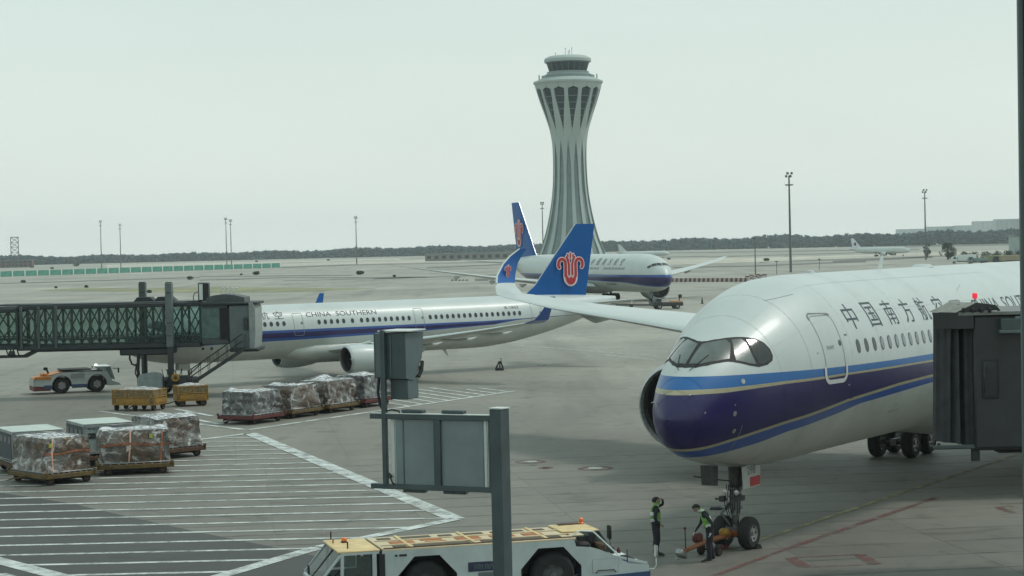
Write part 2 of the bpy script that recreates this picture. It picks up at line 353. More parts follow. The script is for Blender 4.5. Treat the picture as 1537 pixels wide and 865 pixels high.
# ------------------------------------------------------------------ ground, slabs, markings
def gp(x, y, z=0.0):
    """where the line of sight through a photo point meets the ground: used to survey the painted markings"""
    d = Fw + Rt * ((x - 768.5) / 3000.0) - Up * ((y - 432.5) / 3000.0); t = (z - CAM_H) / d.z
    return Vector((d.x * t, d.y * t, z))
def ground_mat(name, base, joints=True, slab=False, stand=True):
    m = bpy.data.materials.new(name); m.use_nodes = True; n, l = m.node_tree.nodes, m.node_tree.links; b = n['Principled BSDF']; b.inputs['Roughness'].default_value = 0.62; b.inputs['Specular IOR Level'].default_value = 0.35
    ge = n.new('ShaderNodeNewGeometry')
    def noise(scale, det, st=(1, 1, 1), rot=0.0, dist=0.0):
        mp = n.new('ShaderNodeMapping'); mp.inputs['Scale'].default_value = st; mp.inputs['Rotation'].default_value = (0, 0, rot); l.new(ge.outputs['Position'], mp.inputs[0])
        q = n.new('ShaderNodeTexNoise'); q.inputs['Scale'].default_value = scale; q.inputs['Detail'].default_value = det; q.inputs['Distortion'].default_value = dist; l.new(mp.outputs[0], q.inputs['Vector']); return q.outputs[0]
    def ramp(x, a, c, p0=.35, p1=.65):
        r = n.new('ShaderNodeMapRange'); r.inputs[1].default_value = p0; r.inputs[2].default_value = p1; r.inputs[3].default_value = a; r.inputs[4].default_value = c; l.new(x, r.inputs[0]); return r.outputs[0]
    def mul(x, y):
        k = n.new('ShaderNodeMath'); k.operation = 'MULTIPLY'; l.new(x, k.inputs[0])
        if isinstance(y, float): k.inputs[1].default_value = y
        else: l.new(y, k.inputs[1])
        return k.outputs[0]
    v = ramp(noise(.018, 6), .80, 1.12)                                   # broad tone patches
    v = mul(v, ramp(noise(.10, 6, (1, .22, 1), radians(-8), .4), .86, 1.08))      # streaks along the taxi direction
    v = mul(v, ramp(noise(.05, 5, (.22, 1, 1), radians(32), .6), .88, 1.05))
    v = mul(v, ramp(noise(1.3, 8), .93, 1.05, .3, .7))
    v = mul(v, ramp(noise(.55, 8, (1, 1, 1), 0, 1.2), .72, 1.0, .30, .44))       # spilt oil, tyre rubber
    v = mul(v, ramp(noise(.14, 7, (1, .12, 1), radians(-57), 1.0), .80, 1.0, .32, .46))
    v = mul(v, ramp(noise(14.0, 3), .90, 1.08, .2, .8))
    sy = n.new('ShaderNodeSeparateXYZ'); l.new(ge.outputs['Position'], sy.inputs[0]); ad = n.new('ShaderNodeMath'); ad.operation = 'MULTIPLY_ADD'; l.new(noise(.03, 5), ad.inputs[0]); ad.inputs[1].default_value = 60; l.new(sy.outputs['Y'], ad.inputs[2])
    if stand: v = mul(v, ramp(ad.outputs[0], .44, 1.0, 65, 250))          # near ground darkened: stand grime plus dimmed light, both painted into the colour
    if joints:
        br = n.new('ShaderNodeTexBrick'); br.offset = 0.0; br.inputs['Scale'].default_value = 1.0; br.inputs['Brick Width'].default_value = 5.4; br.inputs['Row Height'].default_value = 2.7; br.inputs['Mortar Size'].default_value = .035; br.inputs['Mortar Smooth'].default_value = 0.6
        br.inputs['Color1'].default_value = (1, 1, 1, 1); br.inputs['Color2'].default_value = (.93, .93, .93, 1); br.inputs['Mortar'].default_value = (.76, .76, .76, 1)
        mp = n.new('ShaderNodeMapping'); mp.vector_type = 'POINT'; mp.inputs['Rotation'].default_value = (0, 0, radians(-8)); l.new(ge.outputs['Position'], mp.inputs[0]); l.new(mp.outputs[0], br.inputs['Vector'])
        cv = n.new('ShaderNodeRGBToBW'); l.new(br.outputs['Color'], cv.inputs[0]); v = mul(v, cv.outputs[0])
    if slab:
        oi = n.new('ShaderNodeObjectInfo'); v = mul(v, ramp(oi.outputs['Random'], .90, 1.06, 0, 1))
        to = n.new('ShaderNodeTexCoord'); sx = n.new('ShaderNodeSeparateXYZ'); l.new(to.outputs['Generated'], sx.inputs[0])
        a = n.new('ShaderNodeMath'); a.operation = 'SUBTRACT'; l.new(sx.outputs['Y'], a.inputs[0]); a.inputs[1].default_value = .5
        a2 = n.new('ShaderNodeMath'); a2.operation = 'ABSOLUTE'; l.new(a.outputs[0], a2.inputs[0])
        wob = n.new('ShaderNodeMath'); wob.operation = 'ADD'; l.new(a2.outputs[0], wob.inputs[0]); l.new(mul(ramp(noise(.4, 4), -.04, .04), 1.0), wob.inputs[1])
        v = mul(v, ramp(wob.outputs[0], 1.0, .74, .45, .495))                          # dirt along the long joints
    hv = n.new('ShaderNodeMixRGB'); hv.blend_type = 'MULTIPLY'; hv.inputs[0].default_value = 1; hv.inputs[1].default_value = (*base, 1)
    cb = n.new('ShaderNodeCombineColor'); l.new(v, cb.inputs[0]); l.new(v, cb.inputs[1]); l.new(v, cb.inputs[2]); l.new(cb.outputs[0], hv.inputs[2])
    l.new(hv.outputs[0], b.inputs['Base Color'])
    bb = n.new('ShaderNodeBump'); bb.inputs['Strength'].default_value = .25; bb.inputs['Distance'].default_value = .02; l.new(noise(9.0, 5), bb.inputs['Height']); l.new(bb.outputs[0], b.inputs['Normal'])
    return m
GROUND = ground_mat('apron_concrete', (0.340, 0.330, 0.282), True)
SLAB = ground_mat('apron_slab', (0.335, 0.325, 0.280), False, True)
DSHADOW = ground_mat('shadow_ground', (0.066, 0.067, 0.063), False, False, False)  # dark colour of the painted shadow at lower left
GRASSM = ground_mat('dry_grass', (0.24, 0.235, 0.12), False)
DIRTM = ground_mat('joint_dirt', (0.115, 0.108, 0.095), False)
FARC = ground_mat('far_concrete', (0.50, 0.465, 0.39), False, False, False)
mb = MB(); xs = [-5000, -3000, -1000, -300, -80, 80, 300, 1000, 3000, 5000]; ys = [-60, 20, 60, 120, 300, 800, 2000, 4000, 6500]
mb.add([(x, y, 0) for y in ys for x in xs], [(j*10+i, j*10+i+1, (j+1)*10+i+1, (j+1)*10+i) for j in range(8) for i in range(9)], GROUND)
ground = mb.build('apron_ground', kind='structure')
# concrete slabs of the stand that can be told apart
sa = radians(8); ca, sn = cos(sa), sin(sa); sm = None
for j in range(15):
    for i in range(14):
        u, v = -28 + i*5.4, 57 + j*2.7; x, y = 2.5 + u*ca - (v-57)*sn, v + u*sn + (v-57)*(ca-1)
        if y > 96 or y < 52 or abs(x) > y*.27 + 4: continue
        if sm is None:
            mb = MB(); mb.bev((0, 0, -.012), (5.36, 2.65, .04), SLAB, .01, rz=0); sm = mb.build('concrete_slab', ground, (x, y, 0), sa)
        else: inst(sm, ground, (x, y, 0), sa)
def sheet(name, pts, z, m, parent=None, **kw):
    mb = MB(); n = len(pts); mb.add([(p[0], p[1], z) for p in pts], [tuple(range(n))], m); return mb.build(name, parent, fix=True, **kw)
sheet('shadow_patch', [(-40, 98), (-22, 84.9), (-18.1, 80.7), (-14.6, 75.8), (-11.4, 71.4), (-8.54, 67.8), (-6.5, 65), (-4, 61), (-2, 57), (-2, 50), (-40, 50)], .016, DSHADOW, kind='structure')  # dark sheet stands in for the shadow across the near left ground
# painted markings: one object for each painted zone
def lines(name, segs, w, z, m, kind='structure'):
    mb = MB()
    for s in segs:
        a, b = Vector((s[0][0], s[0][1], 0)), Vector((s[1][0], s[1][1], 0)); ww = s[2] if len(s) > 2 else w; d = (b - a).normalized(); q = Vector((-d.y, d.x, 0)) * ww / 2
        n = max(1, int((b-a).length / 3)); P = []
        for k in range(n+1): c = a + (b-a)*k/n; P += [c + q + Vector((0, 0, z)), c - q + Vector((0, 0, z))]
        mb.add(P, [(2*k, 2*k+1, 2*k+3, 2*k+2) for k in range(n)], m)
    return mb.build(name, kind=kind, fix=False)
top, rgt, mid_, bot = gp(375, 651), gp(684, 780), gp(480, 822), gp(338, 864); l0, l1 = gp(0, 843), gp(88, 866)
segs = []
def edge_x(y, pts):
    for (a, b) in zip(pts[:-1], pts[1:]):
        if min(a.y, b.y) <= y <= max(a.y, b.y): return a.x + (b.x-a.x)*(y-a.y)/(b.y-a.y)
rp = [top, rgt, mid_, bot, gp(250, 890)]; lp = [Vector((-24.5, 111, 0)), Vector((-31, 84, 0)), l0, l1, gp(140, 880)]
y = 62.4
while y < 109.5:
    xr = edge_x(y, rp); xl = edge_x(y, lp)
    if xr is None: xr = bot.x
    if y > 66.2: xl = -32.0
    xr2 = xr - .2 if xr else xr
    if xr2 - xl > .5: segs.append(((xl, y + (xl+8)*.0), (xr2, y)))
    y += 2.26
lines('hatched_marking', segs, .30, .022, PAINTW)
lines('hatched_marking_border', [(top, rgt, .75), (rgt, mid_ + (mid_-rgt)*.02, .55), (mid_, gp(300, 875), .6), (l0 + (l0-l1)*1.5, l1 + (l1-l0)*1.0, .7), (top + Vector((-10, -13.0, 0))*0 + Vector((0, 0, 0)), gp(290, 662), .45)], .5, .027, PAINTW)
lines('service_line', [(gp(0, 862), gp(30, 870), .35)], .3, .022, PAINTW)
ap, e1, e2 = gp(371, 646), gp(772, 587.5), gp(150, 618)
segs = [(ap, e1, .42), (ap, gp(225, 628), .40), (gp(225, 628), e2, .35), (gp(237, 619), gp(330, 637.5), .38), (gp(264, 614.5), gp(318, 625), .38)]
lines('stand_edge_marking', segs, .4, .022, PAINTW)
segs = []
for k in range(9):
    f = .56 + k*.052; b_ = ap + (e1-ap)*f; dr = (gp(618, 591) - gp(684, 600.5)).normalized(); dd = 9.5 if k < 7 else 5.0
    segs.append((b_, b_ + dr*dd, .3))
lines('stand_edge_hatching', segs, .3, .020, PAINTW)
y0 = gp(1139, 812); y1 = gp(1443, 711); lines('lead_in_line', [(y0 + (y0-y1)*.1, y1 + (y1-y0)*1.2, .22)], .22, .022, PAINTY)
r0, r1 = gp(1072, 865), gp(1407, 747); lines('red_limit_line', [(r0 + (r0-gp(1180, 825))*.4, gp(1180, 825), .22), (gp(1180, 825), r1, .28), (gp(985, 690), gp(1003, 688), .1)], .2, .022, PAINTR)
bx = [gp(1187, 838), gp(1290, 833), gp(1314, 848), gp(1209, 852.5)]; lines('red_box_marking', [(bx[0], bx[1], .14), (bx[1], bx[2], .42), (bx[2], bx[3], .12), (bx[3], bx[0], .42)], .2, .022, PAINTR)
lines('red_tick_marking', [(gp(1497, 762), gp(1521, 771), .3), (gp(1497, 762), gp(1521, 761), .15), (gp(1508, 766), gp(1521, 765), .12)], .2, .022, PAINTR)
lines('pale_taxi_line', [(gp(770, 518), gp(900, 528.5), .28), (gp(900, 528.5), gp(985, 534), .28), (gp(862, 535), gp(915, 533), .3), (gp(905, 533), gp(985, 541), .2)], .3, .020, PAINTW)
def pit(x, y, r, label, grp='fuel hydrant pits in the apron', small=False):
    c = gp(x, y); t = thing('hydrant_pit', label, 'pit cover', (c.x, c.y, .02), 0, grp)
    mb = MB(); mb.lathe([(r, 0), (r, .012), (r*.72, .012), (r*.72, .006)], PAINTR, 24); mb.build('red_ring', t)
    mb = MB(); mb.lathe([(r*.44, 0), (r*.44, .02), (.001, .025)], RUST if small else PAINTW, 20); mb.build('cover', t)
pit(796, 694, .72, 'round pit cover in a red ring between the grey sign post and the airliner nose'); pit(894, 704, .80, 'round pit cover in a red ring nearest the engine of the large airliner'); pit(819, 703, .34, 'small reddish cover just right of the left ringed pit', small=True); pit(813, 549, .38, 'small pale cover on the dark taxi stain behind the wing', small=False)
for i, (q, m_) in enumerate([([(57, 436.3), (130, 432), (200, 433.5), (320, 431), (480, 432.5), (566, 433), (480, 437.5), (330, 440.2), (200, 438.5), (110, 437.2)], GRASSM)]): sheet('grass_strip', [gp(*p) for p in q], .03, m_, kind='structure')
dark = [((-40, 427.5), (300, 416.5), 1.0), ((300, 415.2), (530, 413.5), 1.0), ((300, 421), (425, 417), 1.2), ((425, 417), (640, 416.2), 1.0), ((425, 422), (620, 417), .8), ((640, 402.5), (770, 396.5), 1.4), ((420, 402), (534, 397.5), 1.6), ((534, 397.8), (770, 393.5), .8), ((560, 419), (760, 412.5), 1.2), ((713, 420.4), (742, 419.8), 3.5),
        ((1010, 402), (1130, 399.5), 1.3), ((1130, 399.5), (1300, 392.8), 1.9), ((1000, 380), (1380, 374.5), 1.4), ((930, 387), (1060, 385), 1.0), ((1060, 386), (1290, 379.5), 1.0), ((1140, 394), (1165, 391), 2.0), ((1160, 391), (1182, 384), 1.3), ((1190, 392.3), (1420, 385), 1.0), ((1290, 371.5), (1520, 367), 3.0), ((640, 386.5), (770, 385.5), 2.5), ((1250, 393), (1400, 386), 2.2)]
mb = MB()
for (a, b, w) in dark:
    mb.add([(*gp(a[0], a[1]-w/2).xy, .04), (*gp(b[0], b[1]-w/2).xy, .04), (*gp(b[0], b[1]+w/2).xy, .04), (*gp(a[0], a[1]+w/2).xy, .04)], [(0, 1, 2, 3)], DIRTM)
mb.build('drainage_strips', kind='structure', fix=False)
for q in ([(910, 397), (1000, 389), (1250, 384), (1530, 375), (1530, 379), (1250, 389), (1000, 399)], [(420, 395), (760, 387), (760, 391), (420, 400)], [(160, 398), (600, 388), (600, 391), (160, 402)]): sheet('far_taxiway', [gp(*p) for p in q], .05, FARC, kind='structure')

# ------------------------------------------------------------------ foliage
def ico(sub):
    bm = bmesh.new(); bmesh.ops.create_icosphere(bm, subdivisions=sub, radius=1.0); v = np.array([p.co[:] for p in bm.verts]); bm.verts.index_update(); f = np.array([[q.index for q in x.verts] for x in bm.faces]); bm.free(); return v, f
rng = np.random.default_rng(5)
def mesh_np(name, V, Fc, m, parent=None, **kw):
    me = bpy.data.meshes.new(name); me.vertices.add(len(V)); me.vertices.foreach_set('co', V.astype('f').ravel()); k = Fc.shape[1]
    me.loops.add(Fc.size); me.loops.foreach_set('vertex_index', Fc.astype('i').ravel()); me.polygons.add(len(Fc)); me.polygons.foreach_set('loop_start', np.arange(0, Fc.size, k, dtype='i')); me.polygons.foreach_set('loop_total', np.full(len(Fc), k, dtype='i'))
    me.materials.append(m); me.update(calc_edges=True); o = bpy.data.objects.new(name, me); col.objects.link(o); o.parent = parent
    for a, b in kw.items(): o[a] = b
    return o
v1, f1 = ico(1)
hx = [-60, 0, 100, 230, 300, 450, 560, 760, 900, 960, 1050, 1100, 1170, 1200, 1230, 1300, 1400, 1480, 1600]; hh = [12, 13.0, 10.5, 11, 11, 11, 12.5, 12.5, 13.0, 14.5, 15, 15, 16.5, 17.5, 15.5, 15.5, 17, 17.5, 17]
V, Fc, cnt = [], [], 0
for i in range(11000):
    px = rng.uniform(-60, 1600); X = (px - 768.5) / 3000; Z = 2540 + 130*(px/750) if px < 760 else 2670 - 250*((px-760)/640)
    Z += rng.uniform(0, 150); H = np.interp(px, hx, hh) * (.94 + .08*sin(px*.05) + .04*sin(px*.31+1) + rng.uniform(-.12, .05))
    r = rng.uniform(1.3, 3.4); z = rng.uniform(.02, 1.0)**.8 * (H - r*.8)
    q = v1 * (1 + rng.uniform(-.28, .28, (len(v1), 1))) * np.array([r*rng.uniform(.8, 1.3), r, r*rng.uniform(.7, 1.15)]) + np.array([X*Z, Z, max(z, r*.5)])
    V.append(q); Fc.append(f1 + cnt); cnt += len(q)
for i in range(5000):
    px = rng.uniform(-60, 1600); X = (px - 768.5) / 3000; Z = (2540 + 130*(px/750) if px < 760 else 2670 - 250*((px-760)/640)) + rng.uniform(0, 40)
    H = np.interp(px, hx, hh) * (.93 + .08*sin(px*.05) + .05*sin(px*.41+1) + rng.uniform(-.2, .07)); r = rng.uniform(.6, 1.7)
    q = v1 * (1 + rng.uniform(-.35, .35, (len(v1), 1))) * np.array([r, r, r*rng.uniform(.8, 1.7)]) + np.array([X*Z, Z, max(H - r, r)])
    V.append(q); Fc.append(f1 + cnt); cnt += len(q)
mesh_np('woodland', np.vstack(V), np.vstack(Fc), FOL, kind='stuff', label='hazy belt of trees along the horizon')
def leafy(name, label, x, y, H, W, base=.12, n=2600, leaf=.16, grp=None, cat='tree'):
    t = thing(name, label, cat, (x, y, 0), 0, grp)
    mb = MB(); mb.tube([(0, 0, 0), (.05*W, 0, H*.3), (-.03*W, .02, H*.62), (0, 0, H*.85)], [W*.05, W*.04, W*.025, W*.01], BARK, 7)
    for k in range(5): a = k*1.3; mb.tube([(0, 0, H*(.25+.08*k)), (W*.3*cos(a), W*.3*sin(a), H*(.5+.07*k))], [W*.02, W*.006], BARK, 5)
    mb.build('trunk', t)
    cl = [(rng.normal(0, W*.20), rng.normal(0, W*.20), H*(base + (1-base)*rng.uniform(.12, .93)), W*rng.uniform(.10, .2)) for _ in range(26)]
    C_ = np.array(cl)[rng.integers(0, 26, n)]; d = rng.normal(size=(n, 3)); d /= np.linalg.norm(d, axis=1)[:, None]; c = C_[:, :3] + d * C_[:, 3:4] * rng.uniform(.5, 1.1, (n, 1)) ** .5
    rr = np.hypot(c[:, 0], c[:, 1]); lim = W*.5*np.sqrt(np.clip(1 - ((c[:, 2]/H - .55)/.5)**2, .05, 1)); s_ = np.minimum(1, lim/np.maximum(rr, .01)); c[:, 0] *= s_; c[:, 1] *= s_; c[:, 2] = np.clip(c[:, 2], H*base*.7, H)
    u = rng.normal(size=(n, 3)); u /= np.linalg.norm(u, axis=1)[:, None]; w = np.cross(u, rng.normal(size=(n, 3))); w /= np.linalg.norm(w, axis=1)[:, None]; L = leaf * rng.uniform(.6, 1.4, (n, 1))
    P = np.stack([c - u*L, c + w*L*.6, c + u*L, c - w*L*.6], 1).reshape(-1, 3); mesh_np('crown', P, np.arange(n*4).reshape(-1, 4), FOL2, t)
leafy('roadside_tree', 'narrow dark cypress-shaped tree behind the light mast on the right', 194.7, 937, 7.0, 4.2, .05)
leafy('roadside_tree', 'round-crowned dark tree beside the low hedge at far right', 189.0, 866, 7.2, 7.5, .10, 4200)
for i in range(9): 
    x = 190 + i*4.2; leafy('hedge_shrub', 'low dark shrub in the hedge behind the parked service vehicles', x, 862 - i*2.6 + rng.uniform(-1, 1), 3.0 + rng.uniform(-.4, .5), 5.0, .05, 700, .22, 'shrubs of the long low hedge at far right', 'shrub')
for px, py, w_ in ((35, 424.5, 6), (84, 433, 3), (130, 432, 5), (285, 420, 9), (385, 412.8, 10), (362, 413.2, 3), (540, 412.5, 11), (592, 416, 4), (224, 440, 6), (256, 440.5, 6), (48, 402, 6), (78, 404, 5), (115, 400, 9), (493, 391.5, 4), (385, 393.5, 4), (1004, 390, 4), (1150, 392, 8)):
    c = gp(px, py); leafy('ground_shrub', 'low dark scrub clump on the pale ground beyond the ' + ('left boarding bridge' if py > 430 else 'green fence line' if py < 408 else 'parked narrow airliner' if px > 330 else 'grass strip at far left'), c.x, c.y, .35*w_*c.y/3000*1.1 + .3, w_*c.y/3000*1.2, .0, 500, .10 + c.y/6000, 'scrub clumps dotted over the far airfield', 'shrub')

# ------------------------------------------------------------------ control tower
TX, TY = 28.6, 943.0
tower = thing('control_tower', 'tall pale ribbed air traffic control tower with flared crown and dark glazed cab', 'control tower', (TX, TY, 0), radians(-90))
Rz = pchip([0, 6.4, 12.2, 19.4, 26.8, 34.2, 41.4, 48.7, 55.9, 63.1, 70.5, 77.7, 83, 86.2], [17.4, 15.6, 13.3, 11.3, 9.75, 8.65, 8.1, 7.9, 8.05, 9.0, 11.1, 13.6, 15.2, 16.0])
NS = 14; SEG = 2*pi/NS
def shell(name, z0, z1, wfun, phase, inset, glassm, nz=26):
    mb = MB(); zs = [z0 + (z1-z0)*i/nz for i in range(nz+1)]; P = []
    for z in zs:
        w = wfun(z); R_ = Rz(z)
        for s in range(NS):
            c = phase + s*SEG
            for a, dr in ((-.5, 0), (-.5*w, 0), (-.5*w*.96, -inset*min(1, w*3)), (.5*w*.96, -inset*min(1, w*3)), (.5*w, 0)):
                an = c + a*SEG; P.append(((R_+dr)*cos(an), (R_+dr)*sin(an), z))
    n = NS*5; base = len(mb.v); mb.v += P; mm = [CONC, TGREY, glassm, TGREY, CONC]
    for i in range(nz):
        for k in range(n): mb.f.append(tuple(base + j for j in (i*n+k, i*n+(k+1) % n, (i+1)*n+(k+1) % n, (i+1)*n+k))); mb.m.append(mb._mi(mm[k % 5])); mb.sm.append(False)
    return mb.build(name, tower)
ph = radians(7)
shell('flared_crown', 61, 86.2, lambda z: 0.015 if z < 64.0 or z > 83.2 else .015 + .72*min(1, ((z-64.0)/15)**.8), ph, .9, TWIN, 30)
shell('ribbed_shaft', 0, 61, lambda z: 0.015 if z > 58 else .015 + .60*min(1, ((58-z)/12)**.6), ph + SEG/2, .7, TGREY, 34)
for s in range(NS):   # horizontal window mullions in the flared crown
    c = ph + s*SEG
    for z in (67.5, 70.5, 73.5, 76.5, 79.5): 
        mb = MB(); w = .70*min(1, ((z-64.0)/15)**.8); r = Rz(z) - .75; mb.bar((r*cos(c-w*SEG*.48), r*sin(c-w*SEG*.48), z), (r*cos(c+w*SEG*.48), r*sin(c+w*SEG*.48), z), .25, TGREY); mb.build('window_transom', tower)
mb = MB(); mb.lathe([(16.0, 86.2), (16.4, 86.0), (16.4, 86.9), (15.0, 87.4), (12.4, 88.6), (10.6, 89.4), (10.6, 90.4)], CONC, 28); mb.build('crown_rim', tower)
mb = MB(); mb.lathe([(9.7, 90.3), (10.0, 91.4), (9.2, 91.6)], CONC, 24); mb.build('cab_base', tower)
mb = MB()
for k in range(20):
    a0, a1 = 2*pi*k/20, 2*pi*(k+1)/20; mb.add([(8.6*cos(a0), 8.6*sin(a0), 91.4), (8.6*cos(a1), 8.6*sin(a1), 91.4), (9.9*cos(a1), 9.9*sin(a1), 95.6), (9.9*cos(a0), 9.9*sin(a0), 95.6)], [(0, 1, 2, 3)], TWIN)
cab = mb.build('glazed_cab', tower)
for k in range(20): a0 = 2*pi*k/20; mb = MB(); mb.bar((8.65*cos(a0), 8.65*sin(a0), 91.4), (9.95*cos(a0), 9.95*sin(a0), 95.6), .16, TGREY); mb.build('glazing_bar', cab)
mb = MB(); mb.lathe([(9.7, 95.5), (11.0, 96.0), (11.1, 97.3), (10.6, 98.0), (8.5, 98.9), (.001, 99.2)], CONC, 28, mats=[TGREY, CONC, CONC, CONC, CONC]); mb.build('cab_roof', tower)
for x, y, h in ((0, -1, 102.5), (-.8, 1, 101.8), (1.0, 2, 102.6), (.3, .4, 101), (-6, -5.5, 101)): mb = MB(); mb.tube([(x, y, 98.8), (x, y, h)], .09, POLE, 5); mb.box((x, y, h), (.5, .5, .3), POLE); mb.build('roof_antenna', tower)
for sg in (-1, 1): mb = MB(); mb.tube([(0, sg*13.6, 87.5), (0, sg*13.6, 90.3)], .28, TGREY, 6); mb.build('rim_antenna', tower)
mb = MB(); mb.lathe([(12.5, 88.5), (12.5, 89.7)], TGREY, 20); mb.build('maintenance_rail', tower, fix=False)

# ------------------------------------------------------------------ masts, pylon, fence, barriers, far buildings
def mast(x, y, H, label, grp='tall floodlight masts around the airfield', heads=True):
    t = thing('light_mast', label, 'light mast', (x, y, 0), rng.uniform(0, 1), grp)
    mb = MB(); mb.tube([(0, 0, 0), (0, 0, H*.5), (0, 0, H)], [.42, .34, .24], POLE, 8); mb.build('pole', t)
    if heads:
        mb = MB(); mb.lathe([(1.1, H-3.1), (1.3, H-3.0), (1.3, H-2.8), (1.1, H-2.7)], POLE, 14)
        for k in range(4): a = k*pi/2; mb.bar((0, 0, H-2.9), (1.2*cos(a), 1.2*sin(a), H-2.9), .12, POLE)
        mb.build('ring_platform', t)
        for k in range(6): a = k*pi/3; mb = MB(); mb.bev((.85*cos(a), .85*sin(a), H-.2 + .9*(k % 2)), (.7, .5, .75), POLE, .1, rz=a); mb.build('floodlight', t)
for px, Y, H, lb in ((152, 1569, 36.5, 'light mast standing left of its close twin behind the green fence'), (181, 1598, 34, 'slightly shorter right-hand mast of the left pair behind the green fence'), (340, 1546, 36, 'left mast of the two almost touching masts near the fence end'), (347, 1536, 34.5, 'right mast of the two almost touching masts near the fence end'),
                     (535, 1378, 32, 'lone light mast left of the blue tail fins'), (815, 1190, 35, 'thin light mast just left of the control tower'), (1186, 620, 30, 'tallest looking light mast rising from behind the large airliner roof'), (1389, 880, 30, 'light mast at right beside the narrow tree')):
    d = Fw + Rt*((px-768.5)/3000) - Up*((385-.0225*(px-0)-432.5)/3000); mast(d.x*Y/d.y, Y, H, lb)
d = gp(1134, 413); t = thing('short_pole', 'short dark pole rising from the red barrels', 'pole', (d.x, d.y, 0)); mb = MB(); mb.tube([(0, 0, 0), (0, 0, 10.6)], [.2, .13], POLE, 8); mb.build('shaft', t); mb = MB(); mb.bev((0, 0, 10.8), (1.2, .5, .5), POLE, .08); mb.build('lamp_head', t)
for px, py, h in ((1166, 412, 3.8), (1230, 405, 3.5)):
    d = gp(px, py); t = thing('thin_post', 'thin grey post on the apron edge, ' + ('nearer the red barrels' if px < 1200 else 'right of the tall mast'), 'post', (d.x, d.y, 0)); mb = MB(); mb.tube([(0, 0, 0), (0, 0, h)], .10, POLE, 6); mb.build('shaft', t); mb = MB(); mb.box((0, 0, h), (.9, .1, .3), POLE); mb.build('arm', t)
t = thing('lattice_tower', 'square steel lattice tower above the woodland at far left', 'lattice tower', (-494, 1990, 0), .3)
mb = MB(); W_ = 3.6
for sx in (-1, 1):
    for sy in (-1, 1): mb.bar((sx*W_, sy*W_, 0), (sx*W_, sy*W_, 30), .45, POLE)
mb.build('corner_post', t, kind='stuff'); mb = MB()
for k in range(6):
    z = k*5
    for (a, b) in (((-1, -1), (1, -1)), ((1, -1), (1, 1)), ((1, 1), (-1, 1)), ((-1, 1), (-1, -1))): mb.bar((a[0]*W_, a[1]*W_, z), (b[0]*W_, b[1]*W_, z+5), .3, POLE); mb.bar((a[0]*W_, a[1]*W_, z+5), (b[0]*W_, b[1]*W_, z), .3, POLE); mb.bar((a[0]*W_, a[1]*W_, z+5), (b[0]*W_, b[1]*W_, z+5), .35, POLE)
mb.build('cross_bracing', t); mb = MB(); mb.box((0, 0, 30.3), (8, 8, .5), POLE); mb.build('platform', t)
# green fence
f0, f1_ = gp(-60, 418), gp(420, 402); n_ = 29; t = thing('green_fence', 'long green sheet fence with pale posts across the far left', 'fence', (f0.x, f0.y, 0), atan2(f1_.y-f0.y, f1_.x-f0.x)); Lf = (f1_-f0).length; pw = Lf/n_; pp = po = None
for k in range(n_):
    if pp is None: mb = MB(); mb.bev((pw/2, 0, 1.5), (pw-.6, .12, 2.8), FENCE, .03); pp = mb.build('fence_panel', t)
    else: inst(pp, t, (k*pw, 0, 0))
    if po is None: mb = MB(); mb.bev((0, -.2, 1.5), (.75, .5, 3.1), FPOST, .05); po = mb.build('fence_post', t)
    else: inst(po, t, (k*pw, 0, 0))
inst(po, t, (Lf, 0, 0))
# barrier row
b0, b1_ = gp(1008, 423.5), gp(1125, 423.2); nb = 34; dirb = atan2(b1_.y-b0.y, b1_.x-b0.x); src = {}
BARB = mat('barrier_brown', (0.13, 0.05, 0.04), 0.7); BARW = mat('barrier_white', (0.42, 0.38, 0.36), 0.7)
for k in range(nb):
    p = b0 + (b1_-b0)*(k+.5)/nb; c_ = k % 2; L_ = (b1_-b0).length/nb
    if c_ not in src: mb = MB(); mb.prism([(-.25, 0), (.25, 0), (.14, .45), (.10, .95), (-.10, .95), (-.14, .45)], -L_*.46, L_*.46, BARB if c_ == 0 else BARW, 'xz'); src[c_] = mb.build('barrier', None, (p.x, p.y, 0), dirb+pi/2); o = src[c_]
    else: o = inst(src[c_], None, (p.x, p.y, 0), dirb+pi/2)
    tag(o, ('brown' if c_ == 0 else 'pale') + ' block of the low barrier row right of the taxiing airliner nose', 'barrier', ('brown' if c_ == 0 else 'pale') + ' blocks in the low barrier row')
for i, (px, py) in enumerate(((1122, 421), (1128, 419), (1133, 421), (1138, 418), (1143, 419.5), (1148, 418))):
    d = gp(px, py); t = thing('red_barrel', 'faded red barrel at the foot of the short pole', 'barrel', (d.x, d.y, 0), 0, 'red barrels at the foot of the short pole'); mb = MB(); mb.lathe([(.001, 0), (.62, 0), (.62, 1.05), (.5, 1.15), (.001, 1.15)], PAINTR, 12); mb.build('drum', t); mb = MB(); mb.lathe([(.64, .5), (.64, .72)], FPOST, 12); mb.build('pale_band', t, fix=False)
